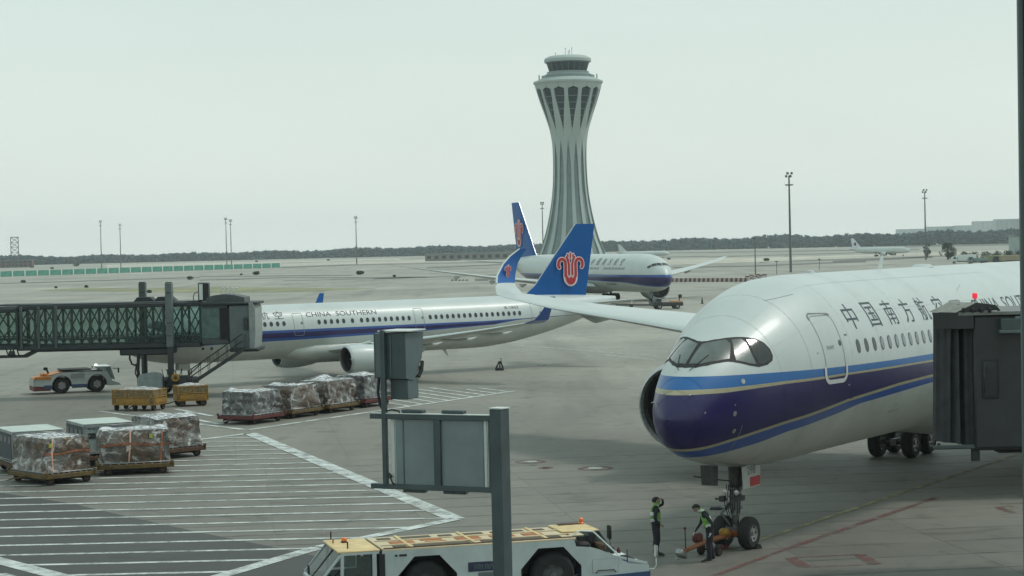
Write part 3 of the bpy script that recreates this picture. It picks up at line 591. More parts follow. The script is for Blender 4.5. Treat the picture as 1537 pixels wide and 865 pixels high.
# low far buildings
def block(name, label, x, y, w, d_, h, m, wm, nw, nf, rz_=0., cat='building', grp=None):
    t = thing(name, label, cat, (x, y, 0), rz_, grp); mb = MB(); mb.bev((0, 0, h/2), (w, d_, h), m, .1); mb.build('wall', t); mb = MB(); mb.bev((0, 0, h+.25), (w+.8, d_+.8, .5), TGREY, .1); mb.build('roof', t); s_ = None
    for i in range(nw):
        for j in range(nf):
            lx, lz = -w/2 + (i+.5)*w/nw, (j+.55)*h/nf
            if s_ is None: mb = MB(); mb.box((lx, -d_/2-.05, lz), (w/nw*.55, .2, h/nf*.45), wm); s_ = mb.build('window', t); sx, sz = lx, lz
            else: inst(s_, t, (lx-sx, 0, lz-sz))
BRK = mat('far_brick', (0.13, 0.065, 0.06), 0.8, scale=.3); WALLG = mat('far_wall_grey', (0.42, 0.47, 0.45), 0.7, scale=.2); HAZEW = mat('far_tower_wall', (0.35, 0.38, 0.38), 0.8, scale=.05)
block('low_brick_building', 'long low dark red building left of the light masts', -505, 2000, 52, 14, 7, BRK, DGLASS, 12, 2, .1)
block('low_brick_building', 'short low pale shed at the far left edge', -533, 2050, 16, 12, 6, WALLG, DGLASS, 3, 1, .1)
block('cargo_shed', 'long low flat shed left of the control tower foot', -31, 1540, 70, 20, 5.2, mat('shed_wall', (0.20, 0.19, 0.18), 0.8), DGLASS, 12, 1, 0)
block('grey_building', 'plain pale grey flat-roofed building at the right edge beside the window frame', 243.0, 905, 32, 20, 9.3, mat('pale_grey_wall', (.33, .40, .38), .7, scale=.2), WALLG, 3, 1, -.1)
for i, (px, Y, H, w) in enumerate(((1412, 5200, 36, 75), (1432, 5200, 36, 45), (1455, 5300, 38, 75), (1490, 5000, 46, 95), (1512, 5000, 50, 60), (1532, 5000, 50, 60), (1372, 5400, 32, 90))):
    block('apartment_block', ['leftmost wide', 'narrow', 'middle', 'taller wide', 'tall', 'rightmost tall', 'lowest'][i] + ' of the faint apartment blocks above the woodland at right', (px-768.5)/3000*Y, Y, w, 20, H, HAZEW, WALLG, 8, 10, 0, grp='faint apartment blocks above the woodland')
# parked service vehicles far right
def service_truck(x, y, rz_, L_, cabm, boxm, label, boxh=2.3):
    t = thing('service_truck', label, 'truck', (x, y, 0), rz_, 'service vehicles parked in a row at far right')
    mb = MB(); mb.prism([(0, .6), (0, 1.7), (.5, 2.6), (1.9, 2.6), (1.9, .6)], -1.1, 1.1, cabm); c = mb.build('cab', t); mb = MB(); mb.add([(.02, -1, 1.72), (.02, 1, 1.72), (.47, 1, 2.5), (.47, -1, 2.5)], [(0, 1, 2, 3)], DGLASS); mb.box((1.1, -1.11, 2.05), (.9, .04, .6), DGLASS); mb.build('cab_window', c)
    mb = MB(); mb.bev((2.1 + (L_-2.1)/2, 0, 1.0 + boxh/2), (L_-2.2, 2.3, boxh), boxm, .12); mb.build('cargo_box', t); mb = MB(); mb.box((L_/2, 0, .75), (L_, 1.0, .3), BLACK); mb.build('chassis', t); f = None
    for wx in (1.0, L_-1.6):
        for sy in (-1, 1):
            if f is None: mb = MB(); wheel_mb(mb, (0, 0, 0), .5, .32, n=14); f = mb.build('wheel', t, (wx, sy*1.0, .5))
            else: inst(f, t, (wx, sy*1.0, .5))
for i, (px, py, L_, cm, bm_, lb, bh) in enumerate(((1428, 396, 9, FPOST, FPOST, 'white box truck leftmost in the row beyond the airliner roof', 2.2), (1452, 397, 7, TGREY, TGREY, 'small grey truck right of the white box truck', 1.2), (1470, 396, 8, mat('olive_paint', (0.22, 0.25, 0.13), .6), MATS['olive_paint'], 'olive green truck in the middle of the row', 1.9), (1490, 396, 10, DGEAR, mat('sand_paint', (0.30, 0.26, 0.17), .6), 'sand coloured long truck with dark cab', 1.9), (1510, 395, 8, BROWN, BROWN, 'brown covered truck rightmost in the row', 2.0))):
    d = gp(px, py); service_truck(d.x, d.y, radians(-6), L_, cm, bm_, lb, bh)
# ------------------------------------------------------------------ aircraft builders
class Fus:
    def __init__(s, K, TOP, BOT, HW):
        q = [sqrt(k) for k in K]; s.L = K[-1]
        a, b, c = pchip(q, TOP), pchip(q, BOT), pchip(q, HW)
        s.top = lambda t: a(sqrt(max(t, 0))); s.bot = lambda t: b(sqrt(max(t, 0))); s.hw = lambda t: c(sqrt(max(t, 0)))
    def th(s, t, z):
        zc, hz = (s.top(t) + s.bot(t)) / 2, (s.top(t) - s.bot(t)) / 2
        return math.acos(min(1, max(-1, (z - zc) / hz)))
    def p(s, t, th, side=1):
        zc, hz = (s.top(t) + s.bot(t)) / 2, (s.top(t) - s.bot(t)) / 2
        return Vector((t, -side * s.hw(t) * sin(th), zc + hz * cos(th)))       # port (side=1) is local -y
    def pn(s, t, th, off, side=1):
        e = 0.02; t1 = max(t - e, 0.0005)
        a = s.p(t + e, th, side) - s.p(t1, th, side); b = s.p(t, th + e, side) - s.p(t, th - e, side); n = a.cross(b)
        if n.length < 1e-9: return s.p(t, th, side)
        n.normalize(); p = s.p(t, th, side); zc = (s.top(t) + s.bot(t)) / 2
        if n.dot(p - Vector((t + 1.0, 0, zc))) < 0: n = -n
        return p + n * off
def fus_mesh(F, bounds, mats, ts, nsub, parent, name='fuselage', cone=WHITE):
    """bounds: functions z(t) from the top down; mats: one more than bounds. Edges of the loft follow the paint lines."""
    mb = MB(); rows = None; ring = []
    for t in ts:
        th = [0.0]; prev = 0.0
        for i, bd in enumerate(bounds + [None]):
            nxt = pi if bd is None else max(prev, F.th(t, bd(t)))
            for k in range(1, nsub[i] + 1): th.append(prev + (nxt - prev) * k / nsub[i])
            prev = nxt
        ring.append(th)
    rm = []
    for i, m in enumerate(mats): rm += [m] * nsub[i]
    n = len(ring[0])
    for side in (1, -1):
        vs = [F.p(t, th, side) for t, r in zip(ts, ring) for th in r]
        base = len(mb.v); mb.v += [tuple(v) for v in vs]
        for i in range(len(ts) - 1):
            for k in range(n - 1):
                mb.f.append((base + i*n + k, base + i*n + k + 1, base + (i+1)*n + k + 1, base + (i+1)*n + k)); mb.m.append(mb._mi(rm[k])); mb.sm.append(True)
    return mb.build(name, parent)
def ribbon(mb, F, pts, w, off, m, side=1, closed=False):
    """painted or raised line on the skin; pts in (t, theta)"""
    n = len(pts); P = []
    for i in range(n):
        a = pts[(i - 1) % n] if closed else pts[max(i - 1, 0)]; b = pts[(i + 1) % n] if closed else pts[min(i + 1, n - 1)]
        r = max(F.hw(pts[i][0]), .3); d = Vector((b[0] - a[0], (b[1] - a[1]) * r)); d = d.normalized() if d.length > 1e-9 else Vector((1, 0)); q = Vector((-d.y, d.x)) * w / 2
        t, th = pts[i]; P.append(F.pn(t + q.x, th + q.y / r, off, side)); P.append(F.pn(t - q.x, th - q.y / r, off, side))
    fs = [(2*i, 2*i+1, 2*((i+1) % n)+1, 2*((i+1) % n)) for i in range(n if closed else n - 1)]
    mb.add(P, fs, m, True)
def patch(mb, F, verts2, faces, off, m, side=1, step=0.12, iso=None):
    """flat 2D mesh in (t, z) or (t, theta*r) cut up finely and laid on the skin. iso: 'z' or radius"""
    bm = bmesh.new(); vv = [bm.verts.new((x, y, 0)) for x, y in verts2]
    for f in faces:
        try: bm.faces.new([vv[i] for i in f])
        except ValueError: pass
    bmesh.ops.triangulate(bm, faces=bm.faces[:])
    xs = [v.co.x for v in bm.verts]; ys = [v.co.y for v in bm.verts]
    for lo, hi, ax in ((min(xs), max(xs), 0), (min(ys), max(ys), 1)):
        k = int((hi - lo) / step)
        for i in range(1, k + 1):
            c = [0, 0, 0]; c[ax] = lo + i * (hi - lo) / (k + 1); nn = [0, 0, 0]; nn[ax] = 1
            bmesh.ops.bisect_plane(bm, geom=bm.verts[:] + bm.edges[:] + bm.faces[:], plane_co=c, plane_no=nn, dist=1e-6)
    bm.verts.index_update(); P = []
    for v in bm.verts:
        t = v.co.x; th = F.th(t, v.co.y) if iso == 'z' else v.co.y / iso
        P.append(F.pn(t, th, off, side))
    mb.add(P, [[v.index for v in f.verts] for f in bm.faces], m, True); bm.free()
_glyph = {}
def glyphs(s):
    """outline font text as a 2D mesh scaled to its bounding box 1 x 1"""
    if s in _glyph: return _glyph[s]
    c = bpy.data.curves.new('lettering', 'FONT'); c.body = s; c.resolution_u = 3; o = bpy.data.objects.new('lettering', c); col.objects.link(o)
    bpy.context.view_layer.update(); ev = o.evaluated_get(bpy.context.evaluated_depsgraph_get()); me = ev.to_mesh()
    v = [(p.co.x, p.co.y) for p in me.vertices]; f = [tuple(p.vertices) for p in me.polygons]; ev.to_mesh_clear()
    bpy.data.objects.remove(o); bpy.data.curves.remove(c)
    x0, x1 = min(p[0] for p in v), max(p[0] for p in v); y0, y1 = min(p[1] for p in v), max(p[1] for p in v)
    v = [((x - x0) / (x1 - x0), (y - y0) / (y1 - y0)) for x, y in v]; _glyph[s] = (v, f); return _glyph[s]
def text_on(mb, F, s, t0, z0, w, h, m, side=1, off=0.006, flip=False, slant=0.0, step=0.15):
    v, f = glyphs(s)
    if flip: v2 = [(t0 - x * w - slant * y, z0 + y * h) for x, y in v]
    else: v2 = [(t0 + x * w + slant * y, z0 + y * h) for x, y in v]
    patch(mb, F, v2, f, off, m, side, step, 'z')
def flat_text(mb, s, M, w, h, m, off=0.0):
    """text on a plane given by a 4x4 matrix (x right, y up, z out)"""
    v, f = glyphs(s); mb.add([M @ Vector((x * w, y * h, off)) for x, y in v], f, m)
AF = [(0, 0), (.012, .32), (.05, .62), (.14, .88), (.30, 1.0), (.5, .88), (.75, .5), (1, .03)]
def wing(mb, secs, m, mlow=None):
    """secs: (tLE, tTE, y, z, half thickness, normal angle from up towards +y)"""
    n = 2 * len(AF) - 1; vs = []
    for tl, tt, y, z, th, ph in secs:
        nv = Vector((0, sin(ph), cos(ph)))
        for x, k in AF[::-1]: vs.append(Vector((tl + (tt - tl) * x, y, z)) + nv * th * k)
        for x, k in AF[1:]: vs.append(Vector((tl + (tt - tl) * x, y, z)) - nv * th * k * .7)
    fs = []; fl = []
    for i in range(len(secs) - 1):
        for k in range(n - 1): (fs if k < len(AF) - 1 else fl).append((i*n+k, i*n+k+1, (i+1)*n+k+1, (i+1)*n+k))
    base = len(mb.v); mb.v += [tuple(v) for v in vs]
    for L, mm in ((fs, m), (fl, mlow or m)):
        for f in L: mb.f.append(tuple(base + j for j in f)); mb.m.append(mb._mi(mm)); mb.sm.append(True)
    mb.add([vs[k] for k in range(n)], [tuple(range(n))], m); mb.add([vs[-n + k] for k in range(n)], [tuple(range(n))], m)
def mirror(secs): return [(a, b, -y, z, th, -ph) for a, b, y, z, th, ph in secs]
def engine(parent, c, R, L, name='engine', blades=18, rake=0.06, m=WHITE):
    """nacelle with polished lip, dark intake, fan and spinner, core nozzle; c = centre of the intake plane, axis along +x"""
    n = 40; mb = MB()
    pr = [(R*.62, L*.16), (R*.80, L*.14), (R*.83, L*.07), (R*.86, L*.02), (R*.91, 0), (R*.965, L*.015), (R*1.0, L*.05), (R*1.07, L*.18), (R*1.10, L*.34), (R*1.06, L*.55), (R*.94, L*.78), (R*.80, L*.92), (R*.76, L*.92), (R*.74, L*.80)]
    ms = [DARK, DARK, DGEAR, GEAR, LIP, LIP, m, m, m, m, m, LIP, DARK]
    vs = []
    for r, h in pr:
        for k in range(n):
            a = 2*pi*k/n; vs.append((c[0] + h + rake * r * sin(a) * -1.0 * (1 if h < L*.1 else .0), c[1] + r*cos(a), c[2] + r*sin(a)))
    base = len(mb.v); mb.v += vs
    for i in range(len(pr)-1):
        for k in range(n): mb.f.append(tuple(base + j for j in (i*n+k, i*n+(k+1) % n, (i+1)*n+(k+1) % n, (i+1)*n+k))); mb.m.append(mb._mi(ms[i])); mb.sm.append(True)
    o = mb.build(name, parent)
    f = MB(); f.lathe([(0.001, L*.10), (R*.12, L*.125), (R*.20, L*.165), (R*.24, L*.19), (R*.82, L*.22)], DARK, 24, c, 'x', mats=[LIP, DGEAR, DGEAR, DARK])
    for k in range(blades):
        a = 2*pi*k/blades; ca, sa = cos(a), sin(a); cb, sb = cos(a+.16), sin(a+.16)
        f.add([(c[0]+L*.17, c[1]+R*.22*ca, c[2]+R*.22*sa), (c[0]+L*.15, c[1]+R*.81*ca, c[2]+R*.81*sa), (c[0]+L*.185, c[1]+R*.81*cb, c[2]+R*.81*sb), (c[0]+L*.20, c[1]+R*.22*cb, c[2]+R*.22*sb)], [(0, 1, 2, 3)], FANM)
    f.build('fan', o, fix=False)
    g = MB(); g.lathe([(R*.60, L*.80), (R*.56, L*.98), (R*.40, L*1.14), (R*.37, L*1.14), (R*.34, L*1.0)], GEAR, 24, c, 'x'); g.lathe([(R*.3, L*1.0), (R*.22, L*1.16), (0.001, L*1.32)], DGEAR, 16, c, 'x')
    g.build('core_nozzle', o); return o
def pylon(parent, eng_c, R, L, wing_pt, w=0.25):
    mb = MB(); x0, y, z0 = eng_c; xw, zw = wing_pt
    mb.prism([(x0+L*.22, z0+R*1.02), (x0+L*.5, z0+R*1.12), (x0+L*.95, z0+R*.6), (xw+L*.75, zw-.15), (xw+.2, zw-.05), (x0+L*.55, z0+R*1.30)], y-w, y+w, WHITE)
    return mb.build('engine_pylon', parent)
def bogie(parent, x, y, ztop, r, w, track, bases, name='main_gear', strut=0.16, lean=0.0):
    g = MB(); g.tube([(x, y+lean, ztop), (x, y, r*1.05)], [strut*1.3, strut*.8], GEAR, 12)
    g.tube([(x, y, r+.5), (x+.6, y, r+.1)], .06, GEAR, 6); g.tube([(x+1.3, y, ztop-.2), (x, y, r+.7)], .09, GEAR, 8)
    if len(bases) > 1: g.bar((x+bases[0]-.15, y, r), (x+bases[-1]+.15, y, r), .28, GEAR, .3)
    for b in bases: g.tube([(x+b, y-track/2, r), (x+b, y+track/2, r)], .09, DGEAR, 8)
    o = g.build(name, parent); first = None
    for b in bases:
        for sg in (-1, 1):
            if first is None:
                wm = MB(); wheel_mb(wm, (0, 0, 0), r, w); first = wm.build('wheel', o, (x+b, y+sg*track/2, r))
            else: inst(first, o, (x+b, y+sg*track/2, r))
    return o
def kapok(mb, M, s, off=0.0):
    """red flower emblem with pale outline: two outward curls, four upright petals, a heart-shaped base; unit half height = s"""
    arc = lambda cx, cz, r, a0, a1, n=7: [(cx + r*cos(radians(a0+(a1-a0)*i/n)), cz + r*sin(radians(a0+(a1-a0)*i/n))) for i in range(n+1)]
    strokes = []
    for g in (-1, 1):
        strokes.append(([(g*.40, -.48), (g*.40, .30)] + [(g*x, z) for x, z in arc(.68, .34, .28, 180, 0)] + [(g*.97, .20), (g*.90, .08)], .20))
        strokes.append(([(g*.13, -.40), (g*.13, .28), (g*.22, .60), (g*.32, .74)], .155))
        strokes.append(([(g*.20, .80), (g*.22, .92)], .10))
    strokes.append(([(0, .70), (0, 1.0)], .10))
    def stroke(p, w, o_, m):
        L, R_ = [], []
        for i, (x, z) in enumerate(p):
            a, b = p[max(i-1, 0)], p[min(i+1, len(p)-1)]; d = Vector((b[0]-a[0], b[1]-a[1])).normalized(); q = Vector((-d.y, d.x))*w/2
            L.append((x+q.x, z+q.y)); R_.append((x-q.x, z-q.y))
        n = len(p); mb.add([M @ Vector((x*s, z*s, o_)) for x, z in L+R_], [(i, i+1, n+i+1, n+i) for i in range(n-1)], m)
        for cx, cz in (p[0], p[-1]): mb.add([M @ Vector(((cx + w/2*cos(k*pi/5))*s, (cz + w/2*sin(k*pi/5))*s, o_ + .0015)) for k in range(10)], [tuple(range(10))], m)
    base = lambda k: [(-.58*k, -.30), (-.58*k, -.62)] + [(x*k, -.62 + (z+.62)*k) for x, z in arc(0, -.62, .56, 180, 360, 12)] + [(.58*k, -.30)]
    o_ = off; b = base(1.0); mb.add([M @ Vector((x*s, z*s, o_)) for x, z in b], [tuple(range(len(b)))], PINKW)
    for p, w in strokes: o_ += .003; stroke(p, w+.13, o_, PINKW)
    o_ += .004
    for p, w in strokes: o_ += .003; stroke(p, w, o_, RED)
    heart = [(-.43, -.56), (-.30, -.47), (-.15, -.66), (0, -.52), (.15, -.66), (.30, -.47), (.43, -.56), (.36, -.84), (.2, -1.02), (0, -1.08), (-.2, -1.02), (-.36, -.84)]
    o_ += .006; mb.add([M @ Vector((x*s, z*s, o_)) for x, z in heart], [tuple(range(12))], RED)
lin = lambda xs, ys: (lambda t: float(np.interp(t, xs, ys)))

# ================================================================== the big airliner at the stand on the right
A = radians(31.7)
def frame_loc(nose, tail_dir): return (nose[0], nose[1], 0.0), atan2(tail_dir[1], tail_dir[0])
loc, rz = frame_loc((4.647, 60.971), (sin(A), cos(A)))
a350 = thing('widebody_airliner', 'large white twin-aisle airliner nearest the camera with dark navy nose and black-masked cockpit windows', 'airliner', loc, rz)
FA = Fus([0, .15, .5, 1, 1.8, 2.8, 4, 5.5, 7.5, 10, 12, 44, 50, 56, 62, 66.2],
         [4.58, 4.95, 5.4, 5.85, 6.46, 7.02, 7.65, 8.30, 8.74, 8.82, 8.82, 8.82, 8.8, 8.72, 8.45, 8.1],
         [4.56, 4.18, 3.77, 3.43, 3.15, 2.94, 2.74, 2.6, 2.57, 2.6, 2.6, 2.6, 3.1, 4.5, 6.3, 7.7],
         [0.01, .32, .70, 1.02, 1.40, 1.79, 2.17, 2.57, 2.83, 2.94, 2.98, 2.98, 2.7, 2.0, 1.1, .2])
E1 = lin([0, 2, 6, 12, 15, 66], [5.86, 5.84, 5.82, 5.78, 5.77, 5.77]); E2 = lin([0, 1.6, 4, 7.4, 15, 66], [5.46, 5.47, 5.54, 5.58, 5.55, 5.55])
E3 = lin([0, 1.6, 2.9, 4.1, 7.4, 15, 66], [5.31, 5.33, 5.40, 5.45, 5.51, 5.48, 5.48])
E4 = lin([0, .8, 1.2, 1.9, 3, 4.2, 7.9, 12, 15.2, 40, 66], [3.58, 3.64, 3.70, 3.85, 4.06, 4.25, 4.70, 4.93, 5.02, 5.3, 5.4])
E5 = lambda t: E4(t) - .10
E6 = lin([0, 1.6, 2.2, 3.4, 4.5, 9, 15.5, 40, 66], [3.22, 3.34, 3.43, 3.64, 3.88, 4.45, 4.72, 5.1, 5.3])
def cross(f, g):
    a, b = 0.0, 6.0
    for _ in range(40):
        m_ = (a+b)/2
        if (f(m_)-g(m_)) * (f(0)-g(0)) > 0: a = m_
        else: b = m_
    return a
xs_ = [cross(FA.top, e_) for e_ in (E1, E2, E3)] + [cross(FA.bot, e_) for e_ in (E4, E5, E6)]
ts = [0.0005] + [3.2 * (i / 26) ** 2 for i in range(1, 27)] + [x_ + d_ for x_ in xs_ for d_ in (0, .001, .005, .015, .035, .07)]
ts = sorted(ts); ts = [t_ for i_, t_ in enumerate(ts) if i_ == 0 or t_ - ts[i_-1] > .0008] + [3.4 + i * .3 for i in range(23)] + [10.5, 12, 16, 22, 28, 36, 44, 47, 50, 53, 56, 59, 62, 64, 65.5, 66.2]
fus = fus_mesh(FA, [E1, E2, E3, E4, E5, E6], [WHITE, BLUE, GOLD, NAVY, GOLD, BLUE2, BELLY], ts, [16, 3, 1, 6, 1, 3, 9], a350)
def tht(F, l, z, t): return atan2(l / F.hw(t), (z - (F.top(t)+F.bot(t))/2) / ((F.top(t)-F.bot(t))/2))
# black cockpit mask with six glass panes
half = [(2.50, 0, 6.86), (2.54, .17, 6.86), (2.77, .48, 6.92), (3.04, .76, 6.96), (3.37, 1.08, 6.94), (3.61, 1.32, 6.88), (3.77, 1.53, 6.75), (3.84, 1.71, 6.55), (3.81, 1.82, 6.34), (3.71, 1.84, 6.19), (3.45, 1.78, 6.07), (3.09, 1.65, 6.02), (2.81, 1.49, 6.08), (2.48, 1.24, 6.18), (2.21, 1.02, 6.23), (1.95, .85, 6.21), (1.62, .61, 6.14), (1.37, .32, 6.08), (1.30, 0, 6.08)]
hp = [(t, tht(FA, l, z, t)) for t, l, z in half]
mb = MB()
for sd in (1, -1):
    o2 = [(t, th * 2.0) for t, th in hp]; patch(mb, FA, o2, [tuple(range(len(o2)))], .006, BLACK, sd, .10, 2.0)
mask = mb.build('windshield_surround', a350)
panes = [[(2.36, .075, 6.79), (2.58, .38, 6.85), (2.85, .66, 6.88), (2.80, .82, 6.72), (2.32, 1.01, 6.31), (1.92, .76, 6.26), (1.55, .42, 6.20), (1.47, .16, 6.19), (1.44, .06, 6.19), (1.62, .05, 6.3), (2.0, .06, 6.54)],
         [(2.95, .80, 6.86), (3.05, .87, 6.90), (3.22, 1.02, 6.89), (3.22, 1.17, 6.77), (3.10, 1.40, 6.46), (3.04, 1.58, 6.12), (2.84, 1.46, 6.14), (2.47, 1.18, 6.27), (2.58, 1.06, 6.45), (2.80, .92, 6.70)],
         [(3.32, 1.14, 6.86), (3.50, 1.26, 6.86), (3.66, 1.42, 6.80), (3.77, 1.62, 6.62), (3.76, 1.77, 6.37), (3.63, 1.80, 6.20), (3.28, 1.71, 6.09), (3.15, 1.64, 6.12), (3.17, 1.43, 6.45), (3.28, 1.22, 6.74)]]
for i, pn in enumerate(panes):
    for sd in (1, -1):
        mb = MB(); q = [(t, tht(FA, l, z, t) * 2.0) for t, l, z in pn]; patch(mb, FA, q, [tuple(range(len(q)))], .013, DGLASS if i == 2 else WSGLASS, sd, .12, 2.0); mb.build('windshield_pane', mask)
wp = MB()
for sd in (1, -1):
    wp.tube([FA.pn(1.22, .16, .03, sd), FA.pn(1.32, .22, .05, sd), FA.pn(1.95, .34, .03, sd)], .012, BLACK, 5)
wp.build('wiper', a350)
# passenger door, port side, and the second one behind the bridge
def door(F, parent, t0, t1, z0, z1, side=1, r=.2, w=.05, wl=None, off=.010, handle=True):
    def outl(g):
        a, b, c, d = t0-g, t1+g, z0-g, z1+g; rr = r+g; P = []
        for cx, cz, q in ((a+rr, c+rr, 180), (b-rr, c+rr, 270), (b-rr, d-rr, 0), (a+rr, d-rr, 90)):
            for k in range(6):
                an = radians(q + k*18); P.append((cx + rr*cos(an), cz + rr*sin(an)))
            # edges densified below
        out = []
        for i, p in enumerate(P):
            q_ = P[(i+1) % len(P)]; n = max(1, int(hypot(q_[0]-p[0], q_[1]-p[1]) / .12))
            for k in range(n): out.append((p[0]+(q_[0]-p[0])*k/n, p[1]+(q_[1]-p[1])*k/n))
        return [(t, F.th(t, z)) for t, z in out]
    mb = MB(); ribbon(mb, F, outl(0), w*.5, off, WGREY, side, True)
    if wl:
        low = [p for p in outl(.07)]; low = [p for p in low if F.p(p[0], p[1]).z < wl]
        low.sort(key=lambda p: 0); k = max(range(len(low)), key=lambda i: hypot(low[(i+1) % len(low)][0]-low[i][0], low[(i+1) % len(low)][1]-low[i][1])); low = low[k+1:] + low[:k+1]
        ribbon(mb, F, low, .12, off+.006, FRAME_W, side)
        top = [(t0 - .02, F.th(t0, z1-.12)), (t0, F.th(t0, z1-.02)), (t0+.12, F.th(t0, z1+.05)), (t1-.12, F.th(t1, z1+.05)), (t1-.02, F.th(t1, z1))]
        ribbon(mb, F, top, .05, off+.006, GEAR, side)
    o = mb.build('passenger_door', parent, fix=False)
    if handle:
        h = MB(); zt = z0 + (z1-z0)*.56
        ell = [(t1-.13+.07*cos(k*pi/5), F.th(t1, zt+.10*sin(k*pi/5))) for k in range(10)]
        patch(h, F, [(t, th*F.hw(t)) for t, th in ell], [tuple(range(10))], off+.01, INKSOFT, side, .3, F.hw(t1))
        h.build('door_handle', o, fix=False)
    return o
d1 = door(FA, a350, 6.15, 7.40, 5.42, 7.50, wl=5.93)
h = MB(); text_on(h, FA, 'EXIT', 6.42, 6.42, .42, .10, INKSOFT, off=.018); h.build('door_notice', d1, fix=False)
door(FA, a350, 18.6, 19.85, 5.42, 7.50, wl=5.93)
tm = MB()
for i, chh in enumerate('中国南方航空'):
    tc0 = [8.40, 10.18, 11.84, 13.48, 15.12, 16.92][i]; text_on(tm, FA, chh, tc0, 6.97, .90, .83, INK, step=.12)
text_on(tm, FA, 'CHINA', 20.9, 6.97, 3.15, .55, INK, step=.15); text_on(tm, FA, 'SOUTHERN', 24.62, 6.97, 5.3, .55, INK, step=.15)
tm.build('lettering', a350, fix=False)
# cabin windows
def oval(F, t, z, w, h, side, parent, m, name='cabin_window', rimm=None, off=.008):
    mb = MB(); n = 18
    def pts(k): 
        return [(t + w/2*k*cos(2*pi*i/n), z + h/2*k*math.copysign(abs(sin(2*pi*i/n))**.85, sin(2*pi*i/n))) for i in range(n)]
    a, b = pts(1.0), pts(.80)
    for q, mm, o_ in ((a, rimm or m, off), (b, m, off+.004)):
        zc = F.th(t, z); r = F.hw(t)
        P = [F.pn(x, F.th(x, y), o_, side) for x, y in q] + [F.pn(t, F.th(t, z), o_, side)]
        mb.add(P, [(i, (i+1) % n, n) for i in range(n)], mm, True)
    return mb.build(name, parent, fix=False)
const = None; k = 0; t = 8.56
while t < 56:
    if not (18.3 < t < 20.3 or 36.0 < t < 38.0 or 50.4 < t < 52.2):
        mm, rr = (DGLASS, INKSOFT) if k < 3 else (SHADE, INKSOFT)
        if t < 12.6 or t > 43:
            oval(FA, t, 6.41, .29, .47, 1, a350, mm, rimm=rr)
        elif const is None:
            const = oval(FA, t, 6.41, .29, .47, 1, a350, mm, rimm=rr); ct = t
        else: inst(const, a350, (t - ct, 0, 0))
    t += .664; k += 1
# small sensors and seams on the nose
for t, l, z, r, mm in ((2.32, 1.45, 5.62, .075, PAINTW), (1.83, 1.38, 4.67, .07, METAL), (1.92, 1.30, 4.13, .07, METAL), (.80, .86, 4.76, .03, METAL), (1.85, 1.36, 4.93, .025, METAL)):
    mb = MB(); th = tht(FA, l, z, t); P = [FA.pn(t + r*cos(i*pi/6), th + r*sin(i*pi/6)/FA.hw(t), .014, 1) for i in range(12)]; mb.add(P, [tuple(range(12))], mm)
    P2 = [FA.pn(t + r*.5*cos(i*pi/6), th + r*.5*sin(i*pi/6)/FA.hw(t), .02, 1) for i in range(12)]; mb.add(P2, [tuple(range(12))], WGREY if mm is METAL else mm); mb.build('air_sensor', a350, fix=False)
for t, l, z, sd in ((.61, .5, 5.27, 1), (.47, .27, 5.29, -1), (.60, .6, 5.0, -1)):
    mb = MB(); th = tht(FA, l, z, t); a_, b_ = FA.pn(t, th, 0, sd), FA.pn(t, th, .09, sd); mb.tube([a_, b_, b_ + Vector((-.14, 0, -.01))], .016, LIP, 6); mb.build('pitot_probe', a350)
sm_ = MB()
ribbon(sm_, FA, [(2.2, th) for th in np.linspace(1.9, 3.0, 14)], .02, .008, WGREY)
for sd in (1, -1): ribbon(sm_, FA, [(t_, 2.88) for t_ in np.linspace(2.6, 6.2, 14)], .03, .008, WGREY, sd)
for a_, b_ in (((5.3, 8.05), (6.6, 8.22)), ((20.4, 7.9), (21.4, 8.1))): ribbon(sm_, FA, [(a_[0]+(b_[0]-a_[0])*k/6, FA.th(a_[0]+(b_[0]-a_[0])*k/6, a_[1]+(b_[1]-a_[1])*k/6)) for k in range(7)], .018, .008, WGREY)
for t_ in (12.2, 12.5, 12.85): ribbon(sm_, FA, [(t_, FA.th(t_, 3.85)), (t_+.12, FA.th(t_, 3.95))], .05, .008, INKSOFT)
ribbon(sm_, FA, [(7.75, FA.th(7.75, 6.82)), (7.92, FA.th(7.92, 6.82))], .045, .008, INKSOFT)
sm_.build('panel_seam', a350, fix=False)
SEAM = mat('skin_seam', (0.53, 0.57, 0.56), 0.5, var=0.03); SEAMD = mat('skin_seam_dark', (0.014, 0.014, 0.07), 0.5, var=0.03); sk = MB()
for t_ in (3.95, 5.35, 8.0, 10.4, 13.0, 16.2, 20.2, 24.0):
    for sd in (1, -1):
        z1 = F_ = FA.th(t_, E1(t_)+.05); ribbon(sk, FA, [(t_, x_) for x_ in np.linspace(.02, z1, 14)], .018, .005, SEAM, sd)
        z2, z3 = FA.th(t_, E3(t_)-.04), FA.th(t_, E4(t_)+.04); ribbon(sk, FA, [(t_, x_) for x_ in np.linspace(z2, z3, 8)], .018, .005, SEAMD, sd)
        z4 = FA.th(t_, E6(t_)-.05); ribbon(sk, FA, [(t_, x_) for x_ in np.linspace(z4, 3.0, 8)], .018, .005, WGREY if t_ < 6 else SEAM, sd)
for th_ in (.45, .95):
    for sd in (1, -1): ribbon(sk, FA, [(t_, th_) for t_ in np.linspace(4.0, 26, 50)], .014, .005, SEAM, sd)
for z_ in (3.35, 3.0):
    for sd in (1, -1): ribbon(sk, FA, [(t_, FA.th(t_, z_)) for t_ in np.linspace(6.5, 17, 30)], .014, .005, SEAM, sd)
sk.build('skin_seams', a350, fix=False, kind='stuff')
ht = MB()
